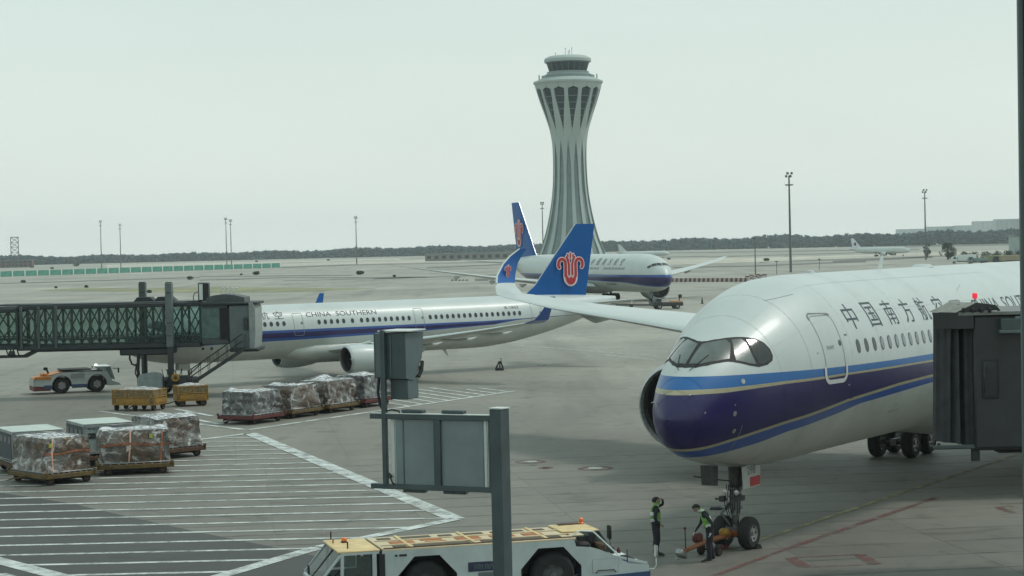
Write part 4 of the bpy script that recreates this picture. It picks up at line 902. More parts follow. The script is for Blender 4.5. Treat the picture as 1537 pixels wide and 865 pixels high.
for (ta, tb, za, zb) in ((9.2, 9.9, 3.25, 3.75), (11.2, 11.9, 3.3, 3.62), (4.6, 5.1, 4.75, 5.1), (7.9, 8.2, 4.7, 5.0)):
    P_ = [(ta, za), (tb, za), (tb, zb), (ta, zb)]; Q_ = []
    for i_ in range(4): a_, b_ = P_[i_], P_[(i_+1) % 4]; Q_ += [(a_[0]+(b_[0]-a_[0])*k/4, a_[1]+(b_[1]-a_[1])*k/4) for k in range(4)]
    ribbon(ht, FA, [(x_, FA.th(x_, y_)) for x_, y_ in Q_], .016, .007, WGREY if za < 4 else SEAMD, 1, True)
ht.build('access_hatches', a350, fix=False, kind='stuff')
for (t_, z_, w_) in ((7.62, 5.15, .16), (2.9, 5.7, .12), (9.4, 3.45, .3), (12.4, 4.1, .35), (5.75, 6.3, .12)):
    st = MB(); text_on(st, FA, 'NO STEP' if w_ > .2 else 'STATIC', t_, z_, w_, .045, INKSOFT if z_ > 5.5 or z_ < 4.5 else PINKW, off=.008, step=.3); st.build('stencil', a350, fix=False)
mb = MB(); mb.prism([(17.6, 8.78), (18.05, 8.78), (18.22, 9.32), (18.05, 9.34)], -.02, .02, WHITE); mb.build('blade_antenna', a350)
for t_, w_ in ((11.2, .35), (22.5, .9)):
    mb = MB(); mb.lathe([(.001, 8.93), (w_*.35, 8.91), (w_*.5, 8.80)], WHITE, 16, (t_, 0, 0)); mb.build('satcom_dome', a350)
# wings and winglets, belly fairing
fa = MB(); fs_ = Fus([0, 2, 5, 12, 17, 20, 22], [3.6, 3.9, 4.3, 4.3, 4.1, 3.7, 3.3], [3.0, 2.6, 2.1, 2.0, 2.2, 2.6, 3.0], [.2, 1.6, 2.9, 3.1, 2.9, 1.8, .2])
P = [Vector((17.5, 0, 0)) + fs_.p(t_, 2*pi*k/24) for t_ in (0, .5, 1.2, 2, 3.5, 5, 8, 12, 15, 17, 19, 20.5, 22) for k in range(24)]
fa.add(P, [(i*24+k, i*24+(k+1) % 24, (i+1)*24+(k+1) % 24, (i+1)*24+k) for i in range(12) for k in range(24)], BELLY, True); fa.build('belly_fairing', a350)
def wz(l): return 4.05 + 2.15 * (max(0, l - 3) / 10.) ** .75 if l < 13 else 6.20 + .72 * (l - 13) / 11.3 if l < 24.3 else 6.92 + .10 * (l - 24.3)
ws = []
for l in (2.6, 6, 9, 12.8, 16, 20, 24, 27, 29.2):
    le = 19.5 + (l - 3) * .68; te = 34.8 if l < 9 else 34.8 + (l - 9) * .29 if l < 18 else 37.45 + (l - 18) * .292
    ws.append((le, te, l, wz(l) - .12, max(.08, .62 - l * .019), 0.0))
wl_ = [(37.4, 40.75, 29.2, wz(29.2)-.12, .085, 0.0), (38.6, 41.3, 30.3, 7.36, .075, -.35), (39.9, 42.1, 31.2, 7.75, .065, -.75), (41.0, 43.0, 31.75, 8.35, .055, -1.1), (42.0, 43.6, 31.95, 9.0, .045, -1.35)]
wl2 = [(42.0, 43.6, 31.95, 9.0, .045, -1.35), (42.8, 44.1, 31.98, 9.45, .04, -1.45), (43.7, 44.5, 31.9, 9.85, .03, -1.5)]
wl_b = [(40.3, 42.3, 31.38, 7.92, .062, -.85), (41.0, 43.0, 31.78, 8.35, .058, -1.1), (42.0, 43.6, 31.98, 9.0, .047, -1.35), (42.8, 44.1, 31.99, 9.45, .04, -1.45), (43.7, 44.5, 31.9, 9.85, .03, -1.5)]
wl_w = [wl_[0], wl_[1], (39.9, 42.1, 31.2, 7.75, .065, -.75), (40.3, 42.3, 31.38, 7.92, .062, -.85)]
for sg, nm in ((1, 'starboard'), (-1, 'port')):
    f_ = (lambda q: q) if sg > 0 else mirror
    mb = MB(); wing(mb, f_(ws), WHITE, BELLY); wing(mb, f_(wl_w), WHITE, BELLY); w_o = mb.build('wing', a350)
    mb = MB(); wing(mb, f_(wl_b), FINBLUE, FINBLUE)
    # pale leading edge
    mb.tube([(s_[0]+.02, s_[2]*sg, s_[3]) for s_ in wl_b], [.065, .06, .05, .045, .035], WHITE, 6)
    wlo = mb.build('winglet', a350)
    em = MB(); ny = -1.0
    ex = Vector((1, 0, .0)); ez = Vector((.55, .12*sg, .83)).normalized(); no_ = Vector((0, -sg, .10)); 
    Mx = Matrix(((-1, .35, 0, 42.05), (0, .14*sg, -sg, 31.70*sg), (0, .92, .1, 8.62), (0, 0, 0, 1)))
    kapok(em, Mx, .35, .02); em.build('flower_emblem', wlo, fix=False)
    for l in (12.5, 18.0, 23.5):
        mb = MB(); le = 19.5 + (l-3)*.68; te = 34.8 + (l-9)*.29; mb.tube([(te-3.0, sg*l, wz(l)-.5), (te-1.5, sg*l, wz(l)-.72), (te+.2, sg*l, wz(l)-.6), (te+1.0, sg*l, wz(l)-.35)], [.1, .30, .28, .05], WHITE, 10); mb.build('flap_track_fairing', a350)
    engine(a350, (21.1, 10.5*sg, 3.05), 1.86, 5.6, blades=22); pylon(a350, (21.1, 10.5*sg, 3.05), 1.86, 5.6, (25.0, wz(10.5)-.2))
    bogie(a350, 33.1, 5.0*sg, 3.9, .70, .52, 1.6, (-1.02, 1.02), lean=-.3*sg)
# tail
mb = MB()
for sg in (1, -1):
    hs = [(57.5, 64.0, .6, 7.4, .35, 0), (63.5, 66.3, 9.4, 8.0, .1, 0)]; wing(mb, hs if sg > 0 else mirror(hs), WHITE, BELLY)
mb.build('tailplane', a350)
mb = MB(); wing(mb, [(54.5, 64.0, 0, 8.5, .38, pi/2), (62.0, 66.2, 0, 17.0, .12, pi/2)], FINBLUE); fin = mb.build('tail_fin', a350)
for sd in (1, -1):
    em = MB(); Mx = Matrix(((-sd*-1.0, .35, 0, 61.3), (0, 0, -sd, -.40*sd), (0, 1, 0, 12.4), (0, 0, 0, 1))); kapok(em, Mx, 2.6); em.build('flower_emblem', fin, fix=False)
# nose gear
g = MB()
g.tube([(4.75, 0, 2.95), (4.72, 0, 1.95)], [.24, .21], DGEAR, 14); g.tube([(4.72, 0, 1.95), (4.70, 0, 1.15)], [.20, .17], GEAR, 14); g.tube([(4.70, 0, 1.15), (4.70, 0, .5)], .12, METAL, 12)
g.tube([(6.2, 0, 2.75), (4.78, 0, 1.75)], .07, GEAR, 8); g.tube([(6.0, .32, 2.75), (4.8, .1, 2.0)], .045, DGEAR, 6); g.tube([(6.0, -.32, 2.75), (4.8, -.1, 2.0)], .045, DGEAR, 6)
g.tube([(4.7, -.62, .53), (4.7, .62, .53)], .08, GEAR, 10); g.box((4.66, 0, .55), (.26, .30, .30), GEAR)
for z_ in (1.95, 1.72, 1.35): g.lathe([(.22, z_-.05), (.24, z_), (.22, z_+.05)], GEAR, 14, (4.71, 0, 0)); g.lathe([(.001, z_-.05), (.22, z_-.05)], GEAR, 14, (4.71, 0, 0)); g.lathe([(.22, z_+.05), (.001, z_+.05)], GEAR, 14, (4.71, 0, 0))
g.bar((4.75, .15, 1.55), (4.35, .34, 1.18), .07, GEAR); g.bar((4.35, .34, 1.18), (4.68, .12, .62), .07, GEAR); g.bar((4.42, -.1, 1.1), (4.68, -.1, .6), .09, GEAR); g.bar((4.75, -.1, 1.6), (4.42, -.1, 1.1), .09, GEAR)
g.box((4.55, .38, 1.62), (.22, .16, .18), DGEAR); g.box((4.52, .62, 1.30), (.12, .3, .12), GEAR); g.box((4.5, -.30, 1.68), (.2, .2, .16), DGEAR); g.tube([(4.5, .2, 1.62), (4.45, .60, 1.62)], .035, DGEAR, 6); g.tube([(4.5, .2, 1.3), (4.42, .78, 1.28)], .045, DGEAR, 6)
for k in range(7):
    y_ = -.22 + k*.07; g.tube([(4.5, y_, 2.1), (4.44 + .03*sin(k*2), y_*1.3, 1.5), (4.55, y_*.8, .95), (4.62, y_*.5, .7)], .014, BLACK, 5)
for y_ in (-.2, .2): g.lathe([(.001, 0), (.085, .01), (.09, .06), (.05, .12)], LIP, 12, (4.36, y_*1.0, 1.86), 'x')
ng = g.build('nose_gear', a350)
first = None
for y_ in (-.46, .46):
    if first is None: wm = MB(); wheel_mb(wm, (0, 0, 0), .53, .40, rim=RIM, n=32, rr=.5); first = wm.build('wheel', ng, (4.7, y_, .53))
    else: inst(first, ng, (4.7, y_, .53))
def gdoor(y, wht):
    mb = MB(); sg = 1 if y > 0 else -1; M0 = Matrix.Rotation(sg*.16, 3, 'X')
    if wht:
        mb.prism([(4.15, 2.72), (5.55, 2.78), (5.45, 2.0), (4.25, 2.0)], y-.02, y+.02, BELLY); o = mb.build('gear_door', a350, label='white nose gear door with a red panel')
        r_ = MB(); r_.prism([(4.72, 2.34), (5.46, 2.34), (5.43, 2.04), (4.70, 2.04)], y-.035, y-.024, RED, mside=RED); r_.build('red_panel', o)
        t_ = MB(); Mx = Matrix(((1, 0, 0, 4.5), (0, 0, -1, y-.027), (0, 1, 0, 2.44), (0, 0, 0, 1))); flat_text(t_, '298', Mx, .62, .26, INKSOFT); t_.build('lettering', o, fix=False)
    else:
        mb.prism([(4.15, 2.72), (5.55, 2.78), (5.45, 1.98), (4.25, 1.98)], y-.02, y+.02, DGEAR); o = mb.build('gear_door', a350, label='dark nose gear door on the far side')
gdoor(-.52, True); 
# far-side forward door, its dark inner face to the camera
mb = MB(); mb.add([(4.05, .30, 2.74), (4.05, .92, 2.74), (4.00, .86, 2.10), (4.00, .30, 2.10), (4.09, .30, 2.74), (4.09, .92, 2.74), (4.04, .86, 2.10), (4.04, .30, 2.10)], [(0, 1, 2, 3), (7, 6, 5, 4), (0, 4, 5, 1), (1, 5, 6, 2), (2, 6, 7, 3), (3, 7, 4, 0)], DGEAR); mb.tube([(4.02, .9, 2.35), (4.02, 1.15, 2.38)], .03, DGEAR, 6); mb.tube([(4.05, .32, 2.3), (4.6, .1, 2.2)], .02, DGEAR, 5)
mb.build('gear_door', a350, label='dark square door hanging beside the nose gear')
mb = MB(); P = [FA.pn(t_, pi - a_, .006, s_) for t_, s_, a_ in ((4.1, 1, .24), (5.6, 1, .22), (5.6, -1, .22), (4.1, -1, .24))]; mb.add(P, [(0, 1, 2, 3)], DARK); mb.build('gear_bay', a350, fix=False)

# ================================================================== narrow-body behind the glass-walled bridge
A2 = radians(56.49)
loc, rz = frame_loc((-28.386, 145.575), (sin(A2), cos(A2)))
a321 = thing('narrowbody_airliner', 'long single-aisle airliner, nose left behind the glass boarding bridge, blue fin with red flower', 'airliner', loc, rz)
FB = Fus([0, .2, .6, 1.2, 2, 3, 4.2, 5.5, 6.5, 30, 33, 36, 39, 42, 44.5],
         [3.35, 3.8, 4.15, 4.5, 4.9, 5.35, 5.75, 5.93, 5.97, 5.97, 5.97, 5.95, 5.88, 5.75, 5.6],
         [3.3, 2.95, 2.65, 2.4, 2.15, 1.97, 1.86, 1.82, 1.82, 1.82, 2.05, 2.55, 3.25, 4.15, 5.1],
         [.02, .45, .75, 1.05, 1.35, 1.62, 1.82, 1.93, 1.975, 1.975, 1.93, 1.72, 1.35, .8, .2])
tail_cut = lambda z0: lin([0, 8, 30, 34.5, 35, 44.5], [z0-.1, z0, z0, 4.02, 4.02, 4.02])
b1 = lin([0, 6, 30, 33.5, 44.5], [4.05, 4.08, 4.06, 4.12, 4.3]); b2 = lin([0, 6, 30, 33.5, 34.6, 44.5], [3.85, 3.87, 3.92, 4.05, 4.18, 4.3]); b3 = lin([0, 6, 22, 31, 32.5, 44.5], [3.35, 3.44, 3.56, 3.80, 4.08, 4.3]); b4 = lin([0, 6, 22, 31, 33.5, 44.5], [3.05, 3.20, 3.42, 3.74, 4.05, 4.3])
ts = [0.001, .02, .08, .2, .4, .6, .9, 1.2, 1.6, 2, 2.5, 3, 3.6, 4.2, 4.8, 5.5, 6.5, 12, 18, 24, 28, 30, 31, 32, 33, 34, 35, 36, 37.5, 39, 40.5, 42, 43.5, 44.5]
fus_mesh(FB, [b1, b2, b3, b4], [WHITE, BLUE2, NAVY, BLUE2, BELLY], ts, [10, 1, 3, 1, 9], a321)
for t0, t1 in ((4.6, 5.45), (12.95, 13.75), (23.6, 24.4), (34.75, 35.75)): door(FB, a321, t0, t1, 3.62, 5.28, r=.12, w=.06, off=.012)
sd_ = None; tlist = [6.7 + .533*i for i in range(5)] + [9.98 + .533*i for i in range(5)] + [15.1 + .533*i for i in range(5)] + [18.0] + [18.8 + .533*i for i in range(9)] + [25.0 + .533*i for i in range(17)]
for t in tlist:
    if t > 29.5: oval(FB, t, 4.56, .29, .38, 1, a321, DGLASS, rimm=INKSOFT, off=.01)
    elif sd_ is None: sd_ = oval(FB, t, 4.56, .29, .38, 1, a321, DGLASS, rimm=INKSOFT, off=.01); t00 = t
    else: inst(sd_, a321, (t - t00, 0, 0))
tm = MB()
for i, chh in enumerate('中国南方航空'): text_on(tm, FB, chh, 5.58 + i*1.17, 4.92, .74, .56, INK, off=.012)
text_on(tm, FB, 'CHINA', 14.12, 4.97, 2.15, .34, INK, off=.012); text_on(tm, FB, 'SOUTHERN', 16.72, 4.97, 3.55, .34, INK, off=.012); text_on(tm, FB, 'B-1843', 32.2, 4.93, 1.30, .22, INKSOFT, off=.012)
tm.build('lettering', a321, fix=False)
mb = MB()
for sd in (1, -1):
    q = [(1.75, .02), (2.35, .02), (2.75, .55), (2.95, 1.02), (2.5, 1.12), (2.0, .8), (1.65, .4)]; patch(mb, FB, [(a_, b_*1.4) for a_, b_ in q], [tuple(range(7))], .012, DGLASS, sd, .2, 1.4)
mb.build('cockpit_window', a321, fix=False)
def w2z(l): return 2.35 + (l-1.8) * .105 + max(0, l-1.8)**2 * .0022
w2 = [(14.4 + (l-1.8)*.565, (21.0 if l < 6.4 else 21.0 + (l-6.4)*.345), l, w2z(l), max(.06, .42 - l*.021), 0.0) for l in (1.7, 4, 6.4, 10, 13.5, 16.6)]
for sg in (1, -1):
    f_ = (lambda q: q) if sg > 0 else mirror
    mb = MB(); wing(mb, f_([(s_[0]+1.3, s_[1]+1.3, *s_[2:]) for s_ in w2]), WHITE, BELLY); mb.build('wing', a321)
    le, te = w2[-1][0]+1.3, w2[-1][1]+1.3; zt = w2z(16.6)
    shk = [(le, te, 16.6, zt, .07, 0), (le+.45, te-.05, 17.2, zt+.22, .05, -.6), (le+.85, te-.05, 17.5, zt+.75, .04, -1.2), (le+1.55, te+.25, 17.75, zt+1.9, .03, -1.45)]
    mb = MB(); wing(mb, f_(shk), FINBLUE, BLUE2); mb.build('sharklet', a321, label='small blue upturned wing tip')
    engine(a321, (15.2, 5.75*sg, 1.82), 1.02, 3.9); pylon(a321, (15.2, 5.75*sg, 1.82), 1.02, 3.9, (16.9, w2z(5.75)-.05), .18)
    bogie(a321, 22.0, 3.8*sg, 2.4, .58, .42, .93, (0,), strut=.12)
    for l in (6.6, 9.8, 13.0):
        te = 22.3 + max(0, l-6.4)*.345; mb = MB(); mb.tube([(te-2.4, sg*l, w2z(l)-.20), (te-1.1, sg*l, w2z(l)-.34), (te+.2, sg*l, w2z(l)-.28), (te+.8, sg*l, w2z(l)-.12)], [.05, .16, .14, .03], BELLY, 8); mb.build('flap_track_fairing', a321)
fa = MB(); P = [Vector((11.8, 0, 0)) + Vector((t_, h_*cos(2*pi*k/20), 2.35 + v_*sin(2*pi*k/20))) for t_, h_, v_ in ((0, .3, .1), (1.5, 1.6, .75), (3, 1.95, .98), (8, 2.0, 1.0), (10.5, 1.8, .85), (12.5, .3, .1)) for k in range(20)]
fa.add(P, [(i*20+k, i*20+(k+1) % 20, (i+1)*20+(k+1) % 20, (i+1)*20+k) for i in range(5) for k in range(20)], BELLY, True); fa.build('belly_fairing', a321)
mb = MB()
for sg in (1, -1): hs = [(37.9, 41.9, .4, 4.9, .22, 0), (41.6, 43.1, 6.2, 5.45, .06, 0)]; wing(mb, hs if sg > 0 else mirror(hs), WHITE, BELLY)
mb.build('tailplane', a321)
mb = MB(); wing(mb, [(35.0, 41.5, 0, 5.75, .26, pi/2), (36.3, 41.65, 0, 6.7, .22, pi/2), (40.55, 42.55, 0, 11.76, .08, pi/2)], FINBLUE)
mb.tube([(35.1, 0, 5.85), (36.3, 0, 6.7), (40.55, 0, 11.76)], [.03, .04, .05], LIP, 6); fin = mb.build('tail_fin', a321)
for sd in (1, -1):
    em = MB(); Mx = Matrix(((sd, 0, 0, 39.78), (0, 0, -sd, -.27*sd), (0, 1, 0, 8.05), (0, 0, 0, 1))); kapok(em, Mx, 1.27); em.build('flower_emblem', fin, fix=False)
mb = MB(); mb.tube([(5.07, 0, 2.2), (5.07, 0, .4)], [.1, .07], GEAR, 8); mb.tube([(5.07, -.3, .38), (5.07, .3, .38)], .05, GEAR, 6); mb.tube([(6.3, 0, 1.95), (5.1, 0, 1.0)], .05, GEAR, 6); mb.box((4.6, .3, 1.6), (.9, .04, .5), BELLY); mb.box((4.6, -.3, 1.6), (.9, .04, .5), BELLY); ng = mb.build('nose_gear', a321)
for y_ in (-.25, .25): wm = MB(); wheel_mb(wm, (0, 0, 0), .38, .22, n=16); wm.build('wheel', ng, (5.07, y_, .38))
mb = MB(); mb.prism([(27.2, 1.85), (27.5, 1.85), (27.75, 1.35), (27.6, 1.35)], -.02, .02, BELLY); mb.build('blade_antenna', a321)

# ================================================================== wide-body on the taxiway, nose to the right
A3 = radians(19.5); td = (-sin(A3), cos(A3)); n7 = (22.74 - 5.9*td[0], 323.4 - 5.9*td[1])
loc, rz = frame_loc(n7, td)
b777 = thing('taxiing_airliner', 'white wide-body airliner facing right beyond the blue tail fin, purple stripe along its side', 'airliner', loc, rz)
FC = Fus([0, .3, 1, 2, 3.5, 5.5, 8, 10, 50, 56, 62, 68, 73.9], [4.3, 5.1, 5.9, 6.6, 7.4, 8.0, 8.28, 8.35, 8.35, 8.33, 8.2, 7.9, 7.4], [4.25, 3.6, 3.0, 2.6, 2.3, 2.12, 2.05, 2.02, 2.02, 2.4, 3.4, 4.9, 6.6], [.02, .7, 1.3, 1.85, 2.4, 2.85, 3.05, 3.1, 3.1, 2.9, 2.3, 1.4, .15])
c1 = lin([0, 74], [4.95, 4.95]); c2 = lin([0, 74], [4.55, 4.62]); c3 = lin([0, 3, 10, 25, 74], [3.15, 3.25, 3.75, 4.0, 4.1]); c4 = lin([0, 3, 10, 25, 74], [2.95, 3.05, 3.6, 3.9, 4.0])
ts = [.002, .05, .15, .3, .6, 1, 1.5, 2, 2.7, 3.5, 4.5, 5.5, 7, 8, 10, 20, 30, 40, 50, 53, 56, 59, 62, 65, 68, 71, 73.9]
fus_mesh(FC, [c1, c2, c3, c4], [WHITE, BLUE2, NAVY, BLUE2, BELLY], ts, [10, 1, 3, 1, 8], b777)
mb = MB()
for sd in (1, -1):
    for q in ([(1.65, .04), (2.3, .04), (2.55, .36), (1.95, .42)], [(2.0, .45), (2.6, .40), (2.95, .72), (2.5, .80)], [(2.55, .84), (3.0, .76), (3.4, 1.0), (3.05, 1.06)]):
        patch(mb, FC, [(a_, b_*2) for a_, b_ in q], [(0, 1, 2, 3)], .03, DGLASS, sd, .3, 2.0)
mb.build('cockpit_window', b777, fix=False)
tm = MB()
for i, chh in enumerate('中国南方航空'[::-1]): text_on(tm, FC, chh, 12.0 + i*2.6 + .9, 6.5, 1.1, 1.1, INKSOFT, side=-1, off=.03, flip=True, step=.4)
text_on(tm, FC, 'CHINA SOUTHERN', 41.0, 6.5, 10.5, .75, INKSOFT, side=-1, off=.03, flip=True, step=.5); text_on(tm, FC, 'B-2080', 19, 3.2, 4.0, .35, INKSOFT, side=-1, off=.03, flip=True, step=.5)
tm.build('lettering', b777, fix=False)
wn_ = None
for k in range(60):
    t = 10.5 + k*.62
    if 19.5 < t < 21.2 or 36 < t < 37.5: continue
    if wn_ is None:
        mb = MB(); mb.add([FC.pn(t + a_, FC.th(t, 5.95 + b_), .02, -1) for a_, b_ in ((-.13, -.19), (.13, -.19), (.13, .19), (-.13, .19))], [(0, 1, 2, 3)], INKSOFT); wn_ = mb.build('cabin_window', b777, fix=False); tw = t
    else: inst(wn_, b777, (t - tw, 0, 0))
def w7z(l): return 2.9 + (l-3)*.10 + max(0, l-3)**2*.0016
for sg in (1, -1):
    f_ = (lambda q: q) if sg > 0 else mirror
    s7 = [(24.0 + (l-3)*.66 + (max(0, l-29)*.6), 38.2 if l < 10 else 38.2 + (l-10)*.33 + (max(0, l-29)*.5), l, w7z(l), max(.05, .7 - l*.022), 0.0) for l in (2.8, 6, 10, 18, 25, 29, 32.4)]
    mb = MB(); wing(mb, f_(s7), WHITE, BELLY); mb.build('wing', b777)
    engine(b777, (25.0, 9.7*sg, 2.25), 1.98, 6.0, blades=20); pylon(b777, (25.0, 9.7*sg, 2.25), 1.98, 6.0, (29.0, w7z(9.6)-.1))
    bogie(b777, 37.1, 5.5*sg, 3.2, .67, .5, 1.4, (-1.45, 0, 1.45), strut=.22)
    for l in (11, 16, 22): te = 38.2 + (l-10)*.33; mb = MB(); mb.tube([(te-3, sg*l, w7z(l)-.5), (te-1, sg*l, w7z(l)-.75), (te+1.2, sg*l, w7z(l)-.3)], [.1, .32, .05], WHITE, 8); mb.build('flap_track_fairing', b777)
mb = MB()
for sg in (1, -1): hs = [(64.5, 70.5, .5, 6.6, .3, 0), (71.5, 74.0, 10.7, 7.6, .08, 0)]; wing(mb, hs if sg > 0 else mirror(hs), WHITE, BELLY)
mb.build('tailplane', b777)
mb = MB(); wing(mb, [(59.5, 70.5, 0, 7.8, .4, pi/2), (69.0, 73.2, 0, 18.4, .12, pi/2)], FINBLUE); mb.tube([(59.6, 0, 7.9), (69.0, 0, 18.4)], [.06, .08], LIP, 6); fin = mb.build('tail_fin', b777)
for sd in (1, -1): em = MB(); Mx = Matrix(((sd, 0, 0, 68.2), (0, 0, -sd, -.42*sd), (0, 1, 0, 12.6), (0, 0, 0, 1))); kapok(em, Mx, 2.3); em.build('flower_emblem', fin, fix=False)
mb = MB(); mb.tube([(5.9, 0, 2.5), (5.9, 0, .5)], [.14, .1], GEAR, 8); mb.box((5.3, .5, 2.0), (1.4, .05, .6), GEAR); mb.box((5.3, -.5, 2.0), (1.4, .05, .6), GEAR); ng = mb.build('nose_gear', b777)
for y_ in (-.35, .35): wm = MB(); wheel_mb(wm, (0, 0, 0), .53, .35, n=16); wm.build('wheel', ng, (5.9, y_, .53))
mb = MB(); P = [Vector((22.5, 0, 0)) + Vector((t_, h_*cos(2*pi*k/20), 2.8 + v_*sin(2*pi*k/20))) for t_, h_, v_ in ((0, .4, .1), (3, 2.6, 1.0), (6, 3.2, 1.3), (15, 3.2, 1.3), (19, 2.6, 1.0), (22, .4, .1)) for k in range(20)]
mb.add(P, [(i*20+k, i*20+(k+1) % 20, (i+1)*20+(k+1) % 20, (i+1)*20+k) for i in range(5) for k in range(20)], BELLY, True); mb.build('belly_fairing', b777)

# ------------------------------------------------------------------ two distant airliners
def far_airliner(name, label, x, y, ang, L, finm, emblem):
    k = L / 44.5; o = thing(name, label, 'airliner', (x, y, 0), ang)
    F = Fus([0, .2*k, .6*k, 2*k, 4.2*k, 6.5*k, 30*k, 36*k, 44.5*k], [3.4*k, 3.9*k, 4.3*k, 5.0*k, 5.8*k, 6.0*k, 6.0*k, 5.97*k, 5.6*k], [3.3*k, 2.9*k, 2.6*k, 2.1*k, 1.9*k, 1.85*k, 1.85*k, 2.5*k, 5.1*k], [.02, .45*k, .8*k, 1.35*k, 1.85*k, 2.0*k, 2.0*k, 1.7*k, .2])
    fus_mesh(F, [], [WHITE], [.002, .1*k, .3*k, .6*k, 1.2*k, 2*k, 3*k, 4.2*k, 6.5*k, 18*k, 30*k, 33*k, 36*k, 40*k, 44.5*k], [16], o)
    for sg in (1, -1):
        f_ = (lambda q: q) if sg > 0 else mirror
        mb = MB(); wing(mb, f_([(14*k, 21.8*k, 1.7*k, 2.4*k, .4*k, 0), (16.5*k, 21.8*k, 6.4*k, 2.9*k, .3*k, 0), (22*k, 25*k, 16.8*k, 4.3*k, .1*k, 0)]), WHITE, BELLY); mb.build('wing', o)
        engine(o, (13.6*k, 5.75*sg*k, 1.75*k), 1.2*k, 4.4*k, blades=10)
        bogie(o, 22*k, 3.8*sg*k, 2.4*k, .6*k, .45*k, .95*k, (-.6*k, .6*k), strut=.14*k)
    mb = MB()
    for sg in (1, -1): hs = [(37.9*k, 41.9*k, .4, 4.9*k, .22, 0), (41.6*k, 43.1*k, 6.2*k, 5.4*k, .06, 0)]; wing(mb, hs if sg > 0 else mirror(hs), WHITE, BELLY)
    mb.build('tailplane', o)
    mb = MB(); wing(mb, [(35*k, 41.5*k, 0, 5.75*k, .26*k, pi/2), (40.5*k, 42.6*k, 0, 11.9*k, .1*k, pi/2)], finm); fin = mb.build('tail_fin', o)
    if emblem:
        for sd in (1, -1):
            e_ = MB(); e_.add([(39.2*k + .9*k*cos(q)*(1+.3*cos(3*q)), -.3*sd*k, 8.2*k + 1.2*k*sin(q)) for q in [i*pi/6 for i in range(12)]], [tuple(range(12))], MATS['logo_maroon']); e_.build('tail_emblem', fin, fix=False)
    mb = MB(); mb.tube([(5*k, 0, 2.1*k), (5*k, 0, .4*k)], .1*k, GEAR, 6); n_ = mb.build('nose_gear', o); wm = MB(); wheel_mb(wm, (0, 0, 0), .4*k, .5*k, n=12); wm.build('wheel', n_, (5*k, 0, .4*k))
    mb = MB(); mb.add([F.pn(2.2*k, th, .03, s_) for s_, th in ((1, .9), (1, .1), (-1, .1), (-1, .9))] + [F.pn(2.9*k, th, .03, s_) for s_, th in ((1, .9), (1, .1), (-1, .1), (-1, .9))], [(0, 1, 5, 4), (1, 2, 6, 5), (2, 3, 7, 6)], DGLASS); mb.build('cockpit_window', o, fix=False)
    return o
mat('logo_maroon', (0.16, 0.03, 0.06), 0.5)
mat('far_fin_white', (0.62, 0.62, 0.68), 0.4, var=0.04)
far_airliner('distant_airliner', 'small distant white airliner on the right with dark red mark on its tail', 214.5, 1075.0, radians(180-40), 38.0, MATS['far_fin_white'], True)
far_airliner('distant_airliner', 'tiny white airliner half hidden behind the wide-body to the right of the tower foot', 105.0, 1330.0, radians(180-12), 36.0, WHITE, False)
# ================================================================== glass-walled passenger bridge on the left
LB = Vector((-25.0, 141.5, 0))
bridge = thing('passenger_bridge', 'long dark boarding bridge with green glass truss walls and two tall columns, at left', 'boarding bridge', LB)
def bx_(px, Y=140.0): return (px - 768.5)/3000*Y + 25.0
def bz_(px, py, Y=140.0): return 10 - (py - (370 + (768.5-px)*.0225))*Y/3000
zr, zf = 6.35, 3.78
def tunnel(x0, x1, hw, zt, zb, npost, name, deep):
    mb = MB(); mb.bev(((x0+x1)/2, 0, zt+.14), (x1-x0, hw*2+.16, .30), BRIDGE_D, .05); mb.bev(((x0+x1)/2, 0, zt+.33), (x1-x0-.2, hw*1.7, .10), BRIDGE, .04); roof = mb.build('tunnel_roof', bridge)
    mb = MB(); mb.bev(((x0+x1)/2, 0, zb-.16), (x1-x0, hw*2+.10, .34), BRIDGE_D, .05); mb.bev(((x0+x1)/2, 0, zb+.35), (x1-x0, hw*2-.5, .05), BRIDGE_D, .02); mb.build('tunnel_floor', bridge)
    st = (x1-x0)/npost; pc = gc = cc = None
    for sg in (-1, 1):
        for k in range(npost+1):
            x = x0 + k*st
            if pc is None: mb = MB(); mb.bev((0, 0, (zt+zb)/2), (.17, .12, zt-zb), TRUSS, .02); pc = mb.build('truss_post', bridge, (x, sg*hw, 0))
            else: inst(pc, bridge, (x, sg*hw, 0))
            if k < npost:
                if gc is None:
                    mb = MB(); mb.box((st/2, 0, (zt+zb)/2), (st-.06, .03, zt-zb), TGLASS); gc = mb.build('glass_pane', bridge, (x, sg*(hw-.16), 0))
                    mb = MB(); mb.bar((.05, 0, zb+.05), (st-.05, 0, zt-.05), .085, TRUSS); mb.bar((.05, .03, zt-.05), (st-.05, .03, zb+.05), .085, TRUSS); mb.box((st/2, .02, zb+.5), (st-.1, .06, .06), TRUSS); cc = mb.build('cross_brace', bridge, (x, sg*hw, 0))
                else: inst(gc, bridge, (x, sg*(hw-.16), 0)); inst(cc, bridge, (x, sg*hw, 0))
    return roof
tunnel(bx_(-160), bx_(27), 1.35, 6.15, 3.86, 6, 'a', 0); tunnel(bx_(24), bx_(300), 1.55, zr-.04, zf, 10, 'b', 0)
